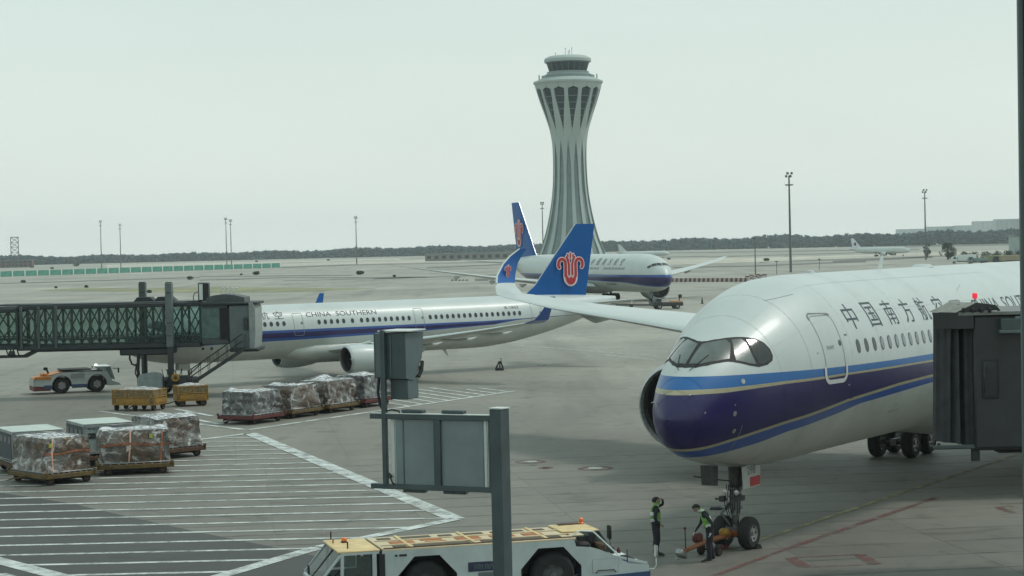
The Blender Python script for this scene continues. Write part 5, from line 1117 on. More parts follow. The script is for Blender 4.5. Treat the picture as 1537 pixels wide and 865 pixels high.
# lighter end frames of the outer tunnel
for px in (31, 57, 83):
    mb = MB(); x = bx_(px); mb.bev((x, -1.62, 5.05), (.20, .16, 2.95), BRIDGE, .03); mb.build('portal_frame', bridge)
mb = MB(); mb.bev((bx_(30), 0, 6.66), (3.4, 2.2, .12), BRIDGE, .04); mb.build('roof_cover', bridge)
mb = MB(); mb.prism([(bx_(-120), 2.95), (bx_(36), 2.95), (bx_(52), 3.32), (bx_(182), 3.32), (bx_(182), 3.50), (bx_(46), 3.50), (bx_(30), 3.15), (bx_(-120), 3.15)], -1.2, -.9, BRIDGE_D); mb.build('cable_tray', bridge)
mb = MB()
for px in (6, 12, 16, 22): mb.tube([(bx_(px), -1.3, 3.6), (bx_(px+1), -1.3, 3.35), (bx_(px+3), -1.3, 3.15)], .05, BLACK, 5)
mb.bev((bx_(14), -1.3, 3.3), (.4, .3, .3), BRIDGE_D, .05); mb.build('cable_trolley', bridge)
mb = MB(); mb.bev((bx_(215), 0, 3.20), (3.6, 2.8, .5), BRIDGE_D, .08); mb.build('lift_crossbeam', bridge)
for px, sg in ((253.5, -1), (214, 1)):
    x = bx_(px, 141.5 + sg*2.0) ; y = sg*2.0
    mb = MB(); mb.bev((x, y, 5.75), (.50, .50, 4.5), BRIDGE_L if sg < 0 else BRIDGE, .04); mb.bev((x, y, 2.2), (.38, .38, 2.8), BRIDGE_D, .03); mb.box((x, y, 8.02), (.40, .40, .06), BRIDGE_D)
    for z in (7.3, 5.2, 4.3): mb.box((x, y-.26, z), (.3, .03, .06), BRIDGE_D)
    mb.build('lift_column', bridge)
for px in (214, 245): mb = MB(); mb.prism([(bx_(px)-.95, 6.55), (bx_(px)-.55, 7.0), (bx_(px)+.35, 7.0), (bx_(px)+.85, 6.55)], -.7, .7, BRIDGE_D); mb.build('column_bracket', bridge)
# drive carriage under the tunnel
mb = MB(); mb.bev((bx_(250), 0, .95), (3.2, 3.6, .5), BRIDGE_D, .08); mb.build('drive_carriage', bridge)
f = None
for x in (bx_(232), bx_(272)):
    for y in (-1.9, 1.9):
        if f is None: mb = MB(); wheel_mb(mb, (0, 0, 0), .52, .42, n=18); f = mb.build('drive_wheel', bridge, (x, y, .52))
        else: inst(f, bridge, (x, y, .52))
mb = MB(); P = [(bx_(208), .75), (bx_(245), .75), (bx_(245), 1.45), (bx_(240), 1.72), (bx_(228), 1.80), (bx_(212), 1.66), (bx_(208), 1.35)]; mb.prism(P, -3.0, -2.0, mat('unit_grey', (0.20, 0.25, 0.25), .5, grime=.3)); mb.build('power_unit', bridge)
mb = MB(); mb.lathe([(.001, -.08), (.27, -.08), (.30, 0), (.27, .08), (.001, .08)], YELLOW, 18, (bx_(265), -2.9, 1.42), 'y'); mb.lathe([(.001, -.13), (.12, -.12), (.12, .1)], BROWN, 12, (bx_(265), -2.9, 1.42), 'y'); mb.build('cable_reel', bridge)
mb = MB()
for k in range(9): x = bx_(246 + k*5); mb.tube([(x, -2.6, .8), (x + rng.uniform(-.2, .2), -2.6, 1.5), (x+rng.uniform(-.3, .3), -2.5, 2.0)], .03, BLACK, 5)
mb.bev((bx_(277), -2.6, 1.2), (.7, .6, .7), BRIDGE_D, .05); mb.build('cable_bundle', bridge)
mb = MB(); xh = bx_(191); mb.tube([(xh, -1.2, 3.4), (xh, -1.25, 2.7), (xh+.15, -1.3, 2.35), (xh+.35, -1.3, 2.25), (xh+.6, -1.3, 2.4), (xh+.68, -1.25, 3.4)], .07, BLACK, 7)
mb.tube([(bx_(205), -1.3, 3.2), (bx_(203), -1.3, 2.0), (bx_(205), -1.3, .7)], .12, BLACK, 7); mb.tube([(bx_(201), -1.35, 2.3), (bx_(199), -1.35, 1.7), (bx_(203), -1.35, 1.3)], .05, BLACK, 6); mb.tube([(bx_(211.5), -1.3, 3.3), (bx_(211), -1.3, 1.0)], .1, BRIDGE_D, 6); mb.build('supply_hose', bridge)
# cab
mb = MB(); mb.bev((bx_(322), -.2, 5.0), (1.9, 3.2, 2.8), BRIDGE, .06); mb.build('cab_corridor', bridge)
mb = MB(); mb.box((bx_(316), -1.83, 5.1), (1.25, .04, 2.1), mat('cab_green_glass', (0.07, 0.13, 0.12), .15, var=.2)); mb.build('cab_window', bridge)
mb = MB(); mb.box((bx_(338), -1.83, 5.05), (.75, .04, 2.2), DARK); mb.build('doorway', bridge)
mb = MB(); mb.bev((bx_(363), -.3, 4.80), (1.75, 3.4, 3.05), BRIDGE_L, .07); mb.bev((bx_(366), -.3, 3.18), (2.0, 3.7, .22), BRIDGE_D, .05); cabw = mb.build('cab', bridge)
mb = MB(); mb.bev((bx_(369.5), -2.22, 5.02), (.28, .05, .85), BRIDGE_D, .02); mb.box((bx_(369.5), -2.25, 5.05), (.18, .04, .62), DGLASS); mb.build('cab_side_window', cabw)
mb = MB(); x = bx_(377.5); mb.prism([(x-.12, 3.3), (x+.22, 3.3), (x+.30, 4.2), (x+.30, 6.1), (x+.12, 6.5), (x-.12, 6.5)], -2.3, 1.6, mat('bellows_pale', (0.26, 0.29, 0.28), .7, grime=.3)); mb.build('aircraft_bellows', bridge)
mb = MB(); P = [(bx_(309), 6.42), (bx_(309), 6.85), (bx_(318), 7.02), (bx_(335), 7.10), (bx_(352), 7.02), (bx_(366), 6.85), (bx_(367), 6.42)]; mb.prism(P, -1.5, 1.5, BRIDGE); mb.build('cab_roof_hood', bridge)
mb = MB(); mb.bev((bx_(345), -.3, 6.45), (4.0, 3.7, .16), BRIDGE_D, .04); mb.build('cab_roof_edge', bridge)
for k in range(4): mb = MB(); mb.tube([(bx_(329+k*7), -.3, 7.0), (bx_(329+k*7), -.3, 7.52)], .05, FPOST, 5); mb.tube([(bx_(329+k*7), -.3, 7.5), (bx_(329+k*7)+.18, -.3, 7.5)], .05, FPOST, 5); mb.build('roof_post', bridge)
mb = MB(); mb.bev((bx_(304.5), -1.0, 7.3), (.72, .9, 1.3), BRIDGE, .05); mb.box((bx_(308.5), -1.47, 7.3), (.42, .04, 1.15), BLACK); mb.box((bx_(301.5), -1.47, 7.3), (.26, .04, 1.1), FPOST); mb.build('air_unit', bridge)
mb = MB(); mb.tube([(bx_(290), -1, 6.5), (bx_(288), -1, 6.9), (bx_(290), -1, 7.2), (bx_(295), -1, 7.3)], .03, BLACK, 5); mb.build('roof_cable', bridge)
# service stairs
sx0, sz0, sx1, sz1 = bx_(366, 138.6), 3.35, bx_(283, 138.6), .95
sm_ = MB(); ys_ = (-2.5, -3.3)
for y in ys_:
    sm_.bar((sx0, y, sz0), (sx1, y, sz1), .07, BRIDGE_D, .22); 
    for dz in (.5, 1.0): sm_.tube([(sx0-.2, y, sz0+dz), (sx1, y, sz1+dz)], .028, BRIDGE_D, 6)
    for k in range(7): u = k/6; X_ = sx0 + (sx1-sx0)*u; Z_ = sz0 + (sz1-sz0)*u; sm_.tube([(X_, y, Z_), (X_, y, Z_+1.0)], .024, BRIDGE_D, 5)
st_ = sm_.build('service_stairs', bridge); f = None
for k in range(11):
    u = (k+.5)/11; p = (sx0 + (sx1-sx0)*u, -2.9, sz0 + (sz1-sz0)*u)
    if f is None: mb = MB(); mb.box((0, 0, 0), (.26, .72, .04), METAL); f = mb.build('step', st_, p)
    else: inst(f, st_, p)
mb = MB(); mb.bev((sx0+.35, -2.9, 3.3), (1.0, .9, .08), BRIDGE_D, .02); mb.build('stair_landing', st_)
for px in (305, 318): mb = MB(); mb.lathe([(.001, -.06), (.1, -.05), (.1, .06), (.001, .1)], BLACK, 10, (bx_(px), -2.3, 3.35), 'y'); mb.build('work_lamp', bridge)

# ================================================================== dark boarding bridge cab on the right
RB = Vector((14.0, 57.5, 0)); rb = thing('boarding_bridge_cab', 'dark boarding bridge cab with pleated bellows and red beacon at the right edge', 'boarding bridge', RB)
def rx(px, Y=56.0): return (px-768.5)/3000*Y - 14.0
def rzz(px, py, Y=56.0): return 10 - (py - (370 + (768.5-px)*.0225))*Y/3000
mb = MB(); mb.bev((rx(1460)+2.15, 1.0, 5.88), (4.2, 4.6, 3.75), CABD, .05); body = mb.build('cab_body', rb)
mb = MB(); mb.bev((rx(1497)+2.2, .95, 7.66), (3.4, 4.9, .12), BRIDGE_L, .03); mb.build('roof_ledge', rb)
mb = MB(); mb.add([(rx(1439), -1.38, 7.77), (rx(1439)+5, -1.38, 7.77), (rx(1439)+5, 3, 7.77), (rx(1439)+.6, 3, 7.77), (rx(1439), -1.38, 7.86), (rx(1439)+5, -1.38, 7.86), (rx(1439)+5, 3, 7.86), (rx(1439)+.6, 3, 7.86)], [(3, 2, 1, 0), (4, 5, 6, 7), (0, 1, 5, 4), (1, 2, 6, 5), (2, 3, 7, 6), (3, 0, 4, 7)], mat('cab_roof_grey', (.17, .18, .17), .6, grime=.3)); mb.build('flat_roof', rb)
mb = MB(); mb.bev((rx(1499)+1.6, -1.37, 7.30), (3.2, .35, .10), BRIDGE_L, .02); mb.bev((rx(1499)+1.6, -1.36, 7.50), (3.1, .30, .32), mat('cab_green_side', (.05, .075, .07), .5), .02); mb.build('side_duct', rb)
mb = MB(); w0, w1, z0, z1 = rx(1476), rx(1497), rzz(1487, 598), rzz(1487, 543); mb.bev(((w0+w1)/2, -1.31, (z0+z1)/2), (w1-w0+.08, .05, z1-z0+.08), BLACK, .02); mb.bev(((w0+w1)/2, -1.34, (z0+z1)/2), (w1-w0-.02, .03, z1-z0-.02), DGLASS, .02); mb.build('cab_window', body)
# bellows: folded curtain
def pleats(name, x0t, x1t, x0b, x1b, zt, zb, n, y0, m, amp=.09):
    mb = MB(); V_, F_ = [], []
    for i in range(n*2+1):
        f_ = i/(n*2); y = y0 + (amp if i % 2 else 0) + (1-f_)*.5
        for k in range(6): u = k/5; V_.append((x0t+(x1t-x0t)*f_ + ((x0b+(x1b-x0b)*f_)-(x0t+(x1t-x0t)*f_))*u, y + .02*sin(k*2+i), zt+(zb-zt)*u))
    for i in range(n*2):
        for k in range(5): F_.append((i*6+k, i*6+k+1, (i+1)*6+k+1, (i+1)*6+k))
    mb.add(V_, F_, m); return mb.build(name, rb)
FAB = mat('bellows_fabric', (0.032, 0.037, 0.038), .75, var=.2, scale=2.5, bump=.2, grime=.3); FABL = mat('bellows_fabric_pale', (0.055, 0.065, 0.066), .75, var=.15, scale=2.5, bump=.2, grime=.25)
pleats('bellows', rx(1405, 57), rx(1425, 56.6), rx(1400, 57), rx(1421, 56.6), 7.80, 4.16, 2, -1.0, FAB); pleats('bellows', rx(1425), rx(1443), rx(1421), rx(1443), 7.75, 4.13, 1, -1.02, FABL, .06); pleats('bellows', rx(1443), rx(1462), rx(1443), rx(1462), 7.75, 4.08, 2, -1.15, FAB)
mb = MB(); mb.add([(rx(1400, 57.05), -.45, 7.70), (rx(1407, 57), -.5, 7.70), (rx(1403, 57), -.5, 4.18), (rx(1396, 57.05), -.45, 4.22), (rx(1401, 57)+.85, 2.4, 7.7), (rx(1407, 57)+.85, 2.4, 7.7), (rx(1403, 57)+.85, 2.4, 4.3), (rx(1397, 57)+.85, 2.4, 4.34)], [(0, 1, 2, 3), (0, 4, 5, 1), (0, 3, 7, 4), (3, 2, 6, 7), (4, 7, 6, 5)], FABL); mb.build('bellows_edge_cushion', rb)
mb = MB(); mb.box((rx(1445)+.35, .8, 6.0), (.8, 3.0, 3.3), FAB); mb.build('bellows_lining', rb)
dxv = Vector((-.58, .9, 0)); G_ = [(rx(1436), 7.86), (rx(1467), 8.13), (rx(1496), 8.05), (rx(1503), 7.90)]
mb = MB(); P = [Vector((x, -1.35, z)) for x, z in G_] + [Vector((x, -1.35, z)) + dxv for x, z in G_]; PALE = mat('hood_roof_pale', (.26, .265, .235), .7, grime=.3)
mb.add(P, [(0, 3, 2, 1)], CABD); mb.add(P, [(0, 1, 5, 4)], PALE); mb.add(P, [(1, 2, 6, 5), (2, 3, 7, 6), (4, 5, 6, 7)], BRIDGE); mb.build('canopy_hood', rb)
mb = MB(); mb.add([Vector((rx(1436), -1.36, 7.86)), Vector((rx(1436), -1.36, 7.40)), Vector((rx(1411), -.9, 7.40)), Vector((rx(1406), -.8, 7.86))], [(0, 1, 2, 3)], CABD); mb.add([Vector((rx(1436), -1.36, 7.40)), Vector((rx(1462), -1.36, 7.40)), Vector((rx(1462), -1.36, 7.87)), Vector((rx(1436), -1.36, 7.86))], [(0, 1, 2, 3)], CABD); mb.build('hood_valance', rb, fix=False)
for px in (1447, 1461, 1474, 1486): mb = MB(); mb.bev((rx(px), -1.40, rzz(px, 466)), (.10, .08, .13), BLACK, .02); mb.build('hood_bracket', rb)
for px, py in ((1446, 459), (1481, 470), (1506, 467)): mb = MB(); mb.bev((rx(px), -.9, rzz(px, py, 56.6)), (.08, .08, .10), BRIDGE_D, .02); mb.build('roof_bolt', rb)
mb = MB(); xb = rx(1463, 56.7); mb.tube([(xb, -.8, 8.05), (xb, -.8, 8.22)], .018, GEAR, 6); mb.lathe([(.055, 8.22), (.075, 8.24), (.075, 8.36), (.055, 8.38), (.001, 8.385)], REDLAMP, 16, (xb, -.8, 0)); mb.build('red_beacon', rb)
mb = MB(); mb.bev((rx(1470)+2.2, .5, 3.99), (4.7, 3.4, .10), CABD, .04); mb.bev((rx(1405)+1.6, -1.15, 4.05), (3.4, .1, .12), BRIDGE, .03); mb.build('floor_frame', rb)
mb = MB(); mb.tube([(rx(1467), -.9, 4.0), (rx(1467), -.9, 3.62)], .13, BRIDGE_D, 10); mb.tube([(rx(1414), -.7, 4.12), (rx(1414), -.7, 3.98)], .05, BRIDGE_D, 8); mb.tube([(rx(1490), -.8, 4.0), (rx(1505), -.8, 3.86), (rx(1545), -.8, 3.86), (rx(1580), -.8, 4.0)], .05, BLACK, 6); mb.build('underfloor_fitting', rb)
mb = MB(); mb.bev((rx(1460)+7.5, 1.0, 5.9), (8.0, 3.2, 3.0), BRIDGE_D, .06); mb.bev((rx(1460)+8.5, 1.0, 2.1), (.6, .6, 4.4), BRIDGE, .05); mb.build('bridge_tunnel', rb)

# ================================================================== guidance sign on a steel post, close to the window
sg_ = thing('gantry_sign', 'grey steel sign post in the foreground, framed panel and box unit seen from behind', 'sign', (-.235, 30.0, 0), radians(-26))
mb = MB(); mb.bev((0, 0, 3.78), (.215, .215, 7.56), SIGN, .006, rz=radians(-8)); post = mb.build('post', sg_)
mb = MB(); mb.bev((0, 0, 7.575), (.235, .235, .02), SIGN_E, .003, rz=radians(-8)); mb.build('post_cap', post)
mb = MB(); mb.bev((-1.12, 0, 7.42), (2.20, .10, .078), SIGN, .006); mb.bev((-1.12, 0, 7.465), (2.20, .11, .012), SIGN_E, .002); mb.build('crossbeam', sg_)
mb = MB(); mb.bev((-1.12, 0, 6.335), (2.22, .10, .078), SIGN, .006); mb.build('crossbeam', sg_)
mb = MB(); mb.bev((-1.97, -.02, 7.55), (.075, .075, 2.40), SIGN, .006); mb.build('upright', sg_)
mb = MB(); mb.bev((-1.04, .03, 6.87), (1.52, .05, 1.02), SIGN_P, .006); pan = mb.build('panel', sg_)
for x in (-1.66,): mb = MB(); mb.bev((x, .02, 6.87), (.02, .055, 1.0), SIGN_L, .003); mb.build('panel_seam', pan)
mb = MB(); mb.bev((-1.055, -.01, 6.875), (.115, .06, 1.02), SIGN, .006); mb.build('centre_bar', sg_)
for x, w in ((-1.85, .06), (-.245, .05), (-.185, .03)): mb = MB(); mb.bev((x, .02, 6.875), (w, .04, 1.02), SIGN_E if w > .03 else SIGN_L, .004); mb.build('panel_edge', sg_)
for x in (-1.50, -.80):
    for z in (7.50, 6.272): mb = MB(); mb.bev((x, .06, z), (.38, .12, .05), SIGN, .012); mb.build('lamp_tray', sg_)
mb = MB(); mb.tube([(-1.93, -.05, 6.50), (-1.86, -.07, 6.47), (-1.83, -.07, 6.40), (-1.80, -.05, 6.37)], .013, BLACK, 6); mb.tube([(-1.90, -.05, 6.54), (-1.84, -.07, 6.49)], .02, BLACK, 6); mb.build('cable', sg_)
# top unit
mb = MB(); mb.prism([(-2.16, 8.70), (-1.52, 8.70), (-1.52, 7.98), (-2.16, 8.02)], .03, .04, SIGN)
P = [(-2.16, .03, 8.70), (-1.60, .03, 8.70), (-1.60, .62, 8.70), (-2.16, .62, 8.70), (-2.16, .03, 8.0), (-1.60, .03, 8.0), (-1.60, .28, 7.96), (-1.60, .55, 8.30), (-2.16, .28, 7.96), (-2.16, .55, 8.30)]
mb = MB(); mb.add(P, [(0, 1, 5, 4), (0, 3, 2, 1), (4, 5, 6, 8), (6, 7, 9, 8), (7, 2, 3, 9), (0, 4, 8, 9, 3)], SIGN); mb.add(P, [(1, 2, 7, 6, 5)], SIGN_L); box = mb.build('display_housing', sg_)  # right face in paler steel: its lit side is put into the colour
mb = MB(); mb.bev((-1.86, .02, 8.35), (.02, .02, .66), SIGN_L, .004); mb.bev((-2.03, .015, 8.36), (.17, .03, .68), SIGN_L, .006); mb.build('housing_flange', box)
mb = MB(); mb.bev((-1.78, .28, 7.83), (.30, .34, .32), SIGN, .01); mb.bev((-1.625, .28, 7.83), (.02, .33, .30), SIGN_L, .004); mb.build('lower_housing', sg_)  # paler plate paints the lit right side
mb = MB(); mb.bev((-1.80, .28, 8.735), (.52, .62, .022), SIGN_E, .004); mb.bev((-1.99, -.01, 8.68), (.05, .06, .12), SIGN_E, .006); mb.build('top_plate', sg_)
mb = MB(); mb.tube([(-2.08, .03, 8.0), (-2.10, .02, 7.80), (-2.06, .0, 7.60), (-1.98, .0, 7.48)], .022, BLACK, 7); mb.tube([(-1.60, .56, 8.24), (-1.585, .50, 8.10), (-1.60, .42, 8.0)], .03, BLACK, 7); mb.tube([(-1.97, -.02, 7.50), (-1.85, 0, 7.52), (-1.72, 0, 7.50), (-1.72, 0, 7.46)], .014, BLACK, 6); mb.build('cable', sg_)

# ================================================================== aircraft tractors
def arch_panel(x0, x1, zt, zb, arches, n_oct=True):
    """side plate outline with octagonal wheel openings cut from below"""
    pts = [(x0, zb)]
    for c, h, t in sorted(arches): pts += [(c-h, zb), (c-h, t-.62*h), (c-.42*h, t), (c+.42*h, t), (c+h, t-.62*h), (c+h, zb)]
    pts += [(x1, zb)]
    return pts
T0 = Vector((-5.55, 54.3, 0)); tr = thing('aircraft_tractor', 'large white aircraft tractor with cream deck and orange hatches at the bottom edge', 'tow tractor', T0, radians(15.5)); tr.scale = (.968, .968, .985)
W = 2.42; H_ = 1.74
arc = [(3.25, .88, 1.52), (6.95, .92, 1.52)]
lowp = arch_panel(1.95, 9.95, 0, .42, arc)
upp = [(9.95, .84), (9.37, .90), (8.75, 1.24), (8.47, 1.36), (8.20, 1.45), (7.72, 1.50), (7.66, 1.71), (1.95, 1.72)]
for y, mm in ((0, TRUCKW), (W-.05, TRUCKW)):
    mb = MB(); mb.prism(lowp + upp, y, y+.05, mm); mb.build('side_panel', tr)
mb = MB(); mb.bev((5.95, W/2, .45), (7.9, W-1.1, .30), BLACK, .02); mb.bev((5.1, W/2, 1.0), (2.0, W-.12, 1.1), BLACK, .02); mb.bev((8.55, W/2, .75), (.6, W-.12, .7), BLACK, .02); mb.bev((3.25, W/2, 1.1), (1.9, W-1.3, .8), BLACK, .02); mb.bev((6.95, W/2, 1.1), (1.9, W-1.3, .8), BLACK, .02); mb.bev((2.1, W/2, 1.0), (.35, W-.12, 1.2), BLACK, .02); mb.build('chassis', tr)
mb = MB(); mb.bev((4.85, W/2, 1.735), (5.75, W, .07), CREAM2, .02)
dk = mb.build('deck', tr)
hat = [(2.35, 2.72, .28, .62, NET), (2.95, 4.62, .24, .60, NET), (4.95, 6.75, .24, .60, NET), (6.92, 7.35, .30, .66, NET), (2.40, 3.12, .92, 1.46, ORANGE), (3.42, 4.05, .98, 1.12, ORANGE), (3.35, 4.0, 1.35, 1.62, ORANGE), (4.38, 5.12, .95, 1.55, ORANGE), (4.55, 5.15, .70, .84, ORANGE), (5.42, 6.15, .92, 1.50, ORANGE), (6.40, 7.00, .98, 1.48, ORANGE), (2.20, 2.60, 2.0, 2.36, NET), (2.85, 3.80, 1.98, 2.40, NET), (4.05, 4.45, 2.0, 2.34, NET), (4.70, 5.40, 1.98, 2.36, NET), (5.65, 6.65, 1.95, 2.34, NET), (6.85, 7.30, 2.0, 2.34, NET)]
for a, b, c, d_, m_ in hat:
    c, d_ = c*W/2.7, d_*W/2.7
    mb = MB(); mb.bev(((a+b)/2, (c+d_)/2, 1.778), (b-a, d_-c, .02), m_, .005); mb.build('deck_hatch', tr)
mb = MB()
for x in (2.82, 4.72, 6.85): mb.bev((x, W/2, 1.79), (.10, W-.12, .035), CREAM, .01)
for y in (.68, 1.56): mb.bev((4.85, y, 1.785), (5.6, .09, .035), CREAM2, .01)
mb.bev((4.85, .06, 1.78), (5.7, .08, .04), BROWN, .01); mb.build('deck_rib', tr)
for i in range(14): mb = MB(); mb.bev((2.2+i*.4, .05, 1.66), (.14, .05, .05), BROWN, .01); mb.build('edge_catch', tr)
f = None
for cx in (3.25, 7.05):
    for y in (.36, W-.36):
        if f is None: mb = MB(); wheel_mb(mb, (0, 0, 0), .68, .5, rim=mat('shaded_rim', (.10, .11, .11), .6, .2, var=.2, grime=.4), n=32, rr=.48); f = mb.build('wheel', tr, (cx, y, .68))  # rim colour darkened to paint in the wheel-arch shade
        else: inst(f, tr, (cx, y, .68))
mb = MB()
for x0_, x1_ in ((4.2, 6.0),): mb.bev(((x0_+x1_)/2, -.02, .55), (x1_-x0_, .06, .28), SKIRT, .02)
mb.prism([(7.95, .25), (9.98, .25), (9.98, .66), (7.95, .60)], -.03, W+.03, SKIRT); mb.build('blue_skirt', tr)
mb = MB(); mb.bev((4.98, -.012, 1.12), (1.05, .03, .27), mat('panel_dark_blue', (.02, .025, .06), .4), .01); bp = mb.build('dark_side_plate', tr); mb = MB(); flat_text(mb, '南航', Matrix(((1, 0, 0, 4.62), (0, 0, -1, -.032), (0, 1, 0, 1.04), (0, 0, 0, 1))), .62, .16, SIGN_L); mb.build('lettering', bp, fix=False)
mb = MB(); mb.bev((5.15, -.012, .78), (.8, .02, .34), BRIDGE_L, .01); mb.bev((2.55, -.012, 1.58), (.22, .03, .06), BLACK, .01); mb.bev((2.35, -.012, 1.58), (.08, .03, .05), BLACK, .01); mb.build('side_fittings', tr)
mb = MB(); mb.prism([(8.2, .72), (9.0, .72), (9.0, 1.10), (8.2, 1.10)], -.012, -.004, WGREY); mb.prism([(8.21, .73), (8.99, .73), (8.99, 1.09), (8.21, 1.09)], -.016, -.010, TRUCKW); mb.tube([(8.3, -.05, .70), (8.35, -.06, .78), (8.85, -.06, .78), (8.9, -.05, .70)], .015, BLACK, 6); mb.build('side_locker', tr)
# left cab
mb = MB(); cp = [(.10, .35), (.10, .95), (.72, 1.70), (.80, 1.72), (1.86, 1.72), (1.86, .35)]
mb.prism([(.10, .35), (1.86, .35), (1.86, .95), (1.70, .95), (1.62, 1.60), (1.72, 1.72), (1.86, 1.72), (1.86, .97), (1.87, .97), (1.87, 1.75), (.78, 1.75), (.72, 1.68), (1.60, 1.68), (1.66, .98), (.86, .98), (.80, 1.10), (.74, 1.68), (.66, 1.62), (.72, 1.0), (.12, .95)], 0, .05, TRUCKW)
mb = MB()
for y in (.03, W-.03):
    mb.bev((.98, y, .63), (1.76, .06, .60), TRUCKW, .02); mb.bar((.78, y, .9), (.80, y, 1.73), .09, TRUCKW); mb.bar((1.72, y, .9), (1.72, y, 1.73), .12, TRUCKW, .08); mb.bar((.75, y, 1.70), (1.86, y, 1.70), .07, TRUCKW); mb.bar((.12, y, .93), (.78, y, 1.70), .06, TRUCKW)
mb.bev((.12, W/2, .60), (.12, W-.1, .65), TRUCKW, .03); mb.bev((1.9, W/2, 1.05), (.08, W-.1, 1.35), BLACK, .01); mb.bar((.12, W/2, .93), (.78, W/2, 1.70), .05, BLACK); cabL = mb.build('front_cab', tr)
mb = MB(); mb.bev((1.28, W/2, 1.755), (1.22, W+.02, .06), CREAM, .02); mb.build('cab_roof', cabL)
mb = MB(); mb.add([(.13, .08, .96), (.13, W-.08, .96), (.76, W-.08, 1.68), (.76, .08, 1.68)], [(0, 1, 2, 3)], glass_mat('cab_glass', (.45, .55, .52), .5)); mb.build('windscreen', cabL, fix=False)
for y in (.02, W-.02): mb = MB(); mb.add([(.86, y, .98), (1.64, y, .98), (1.62, y, 1.64), (.90, y, 1.64)], [(0, 1, 2, 3)], MATS['cab_glass']); mb.build('door_window', cabL, fix=False)
mb = MB(); mb.bev((1.35, .9, .75), (.5, .6, .4), BLACK, .06); mb.bev((1.58, .9, 1.15), (.14, .55, .6), BLACK, .06); mb.bev((.55, .9, .9), (.3, 1.6, .12), BLACK, .03); mb.tube([(.7, .7, 1.0), (.85, .7, 1.15)], .02, BLACK, 6); mb.build('driver_seat', cabL)
mb = MB(); mb.bev((1.94, -.005, 1.10), (.17, .04, 1.10), BLACK, .01); mb.build('air_grille', tr)
mb = MB(); mb.bev((1.18, 1.72, 1.80), (.16, .2, .05), BLACK, .01); mb.bev((1.18, 1.72, 1.87), (.15, .17, .12), BEACON, .03); mb.build('amber_beacon', tr)
for x, y, h in ((.85, 1.7, .14), (1.05, .5, .20), (.95, 2.6, .22)): mb = MB(); mb.tube([(x, y, 1.78), (x, y, 1.78+h)], .022, BROWN if h > .15 else ORANGE, 6); mb.build('roof_antenna', tr)
def mirror_arm(base, tip, w, h, m=BLACK):
    mb = MB(); mb.tube([base, ((base[0]+tip[0])/2, (base[1]+tip[1])/2 - .02, base[2]), (tip[0], tip[1], base[2]), tip], .016, m, 6); mb.bev((tip[0], tip[1], tip[2]+h*.4), (.05, w, h), BLACK, .02); mb.box((tip[0]+.03, tip[1], tip[2]+h*.4), (.01, w*.8, h*.85), LIP); mb.build('mirror', tr)
mirror_arm((.10, .15, .95), (-.18, -.05, 1.25), .16, .26, FPOST)
# rear cab, open with glazing bars
mb = MB(); mb.bev((7.85, W-.95, 1.745), (.55, 1.9, .05), CREAM2, .02); mb.bev((8.15, W-.75, 1.80), (1.15, 1.5, .05), CREAM, .02); mb.build('rear_cab_roof', tr)
mb = MB(); m_ = BLACK
mb.add([(8.70, W-.05, 1.77), (8.70, W-1.45, 1.77), (9.15, W-1.45, 1.12), (9.15, W-.05, 1.12)], [(0, 1, 2, 3)], MATS['cab_glass']); mb.add([(8.0, W-1.45, 1.77), (8.70, W-1.45, 1.77), (9.15, W-1.45, 1.12), (8.2, W-1.45, 1.20)], [(0, 1, 2, 3)], MATS['cab_glass']); gl = mb.build('rear_cab_glazing', tr, fix=False)
mb = MB()
for y in (W-.05, W-1.45): mb.bar((8.70, y, 1.77), (9.17, y, 1.10), .05, m_); mb.bar((7.6, y, 1.77), (7.58, y, 1.4), .05, m_)
mb.bar((8.70, W-.05, 1.77), (8.70, W-1.45, 1.77), .05, m_); mb.bar((9.17, W-.05, 1.10), (9.17, W-1.45, 1.10), .06, m_); mb.build('glazing_frame', gl)
mb = MB(); mb.tube([(7.75, .35, 1.45), (7.78, .35, 1.82), (7.95, .35, 1.90), (8.35, .35, 1.86), (9.25, .35, 1.0)], .025, FPOST, 7); mb.build('hand_rail', tr)
mb = MB(); mb.bev((8.1, .9, 1.35), (.55, .6, .35), BLACK, .08); mb.bev((7.85, .9, 1.55), (.16, .55, .4), DGEAR, .06); mb.bev((8.65, 1.0, 1.35), (.25, 1.2, .25), BROWN, .05); mb.tube([(8.4, .8, 1.5), (8.5, .8, 1.72)], .12, BLACK, 8); mb.bev((8.35, 1.6, 1.3), (.8, .5, .5), METAL, .1); mb.bev((7.72, .2, 1.60), (.18, .16, .14), BLACK, .03); mb.bev((7.72, .15, 1.47), (.08, .06, .08), BLACK, .02); mb.build('rear_controls', tr)
mb = MB(); mb.add([(8.95, .06, 1.08), (9.9, .06, .87), (9.9, W-.06, .87), (8.95, W-.06, 1.12)], [(0, 1, 2, 3)], FPOST); mb.bev((9.5, .9, .95), (.4, .8, .05), DARK, .02); mb.bar((8.9, .1, 1.14), (9.93, .1, .88), .07, TRUCKW); mb.build('rear_hood', tr, fix=False)
mb = MB(); mb.bev((8.60, 2.30, 1.85), (.18, .18, .06), BEACON, .03); mb.bev((8.60, 2.30, 1.93), (.13, .13, .16), BEACON, .04); mb.bev((8.2, 2.3, 1.835), (.7, .25, .04), BROWN, .01); mb.build('amber_beacon', tr)
mb = MB(); mb.tube([(9.28, 1.6, 1.15), (9.34, 1.75, 1.3), (9.34, 1.85, 1.4)], .015, BLACK, 6); mb.bev((9.36, 1.9, 1.58), (.08, .30, .42), BLACK, .05); mb.lathe([(.001, 0), (.09, .01), (.09, .06), (.001, .07)], BLACK, 12, (9.34, 1.62, 1.08), 'x'); mb.build('mirror', tr)
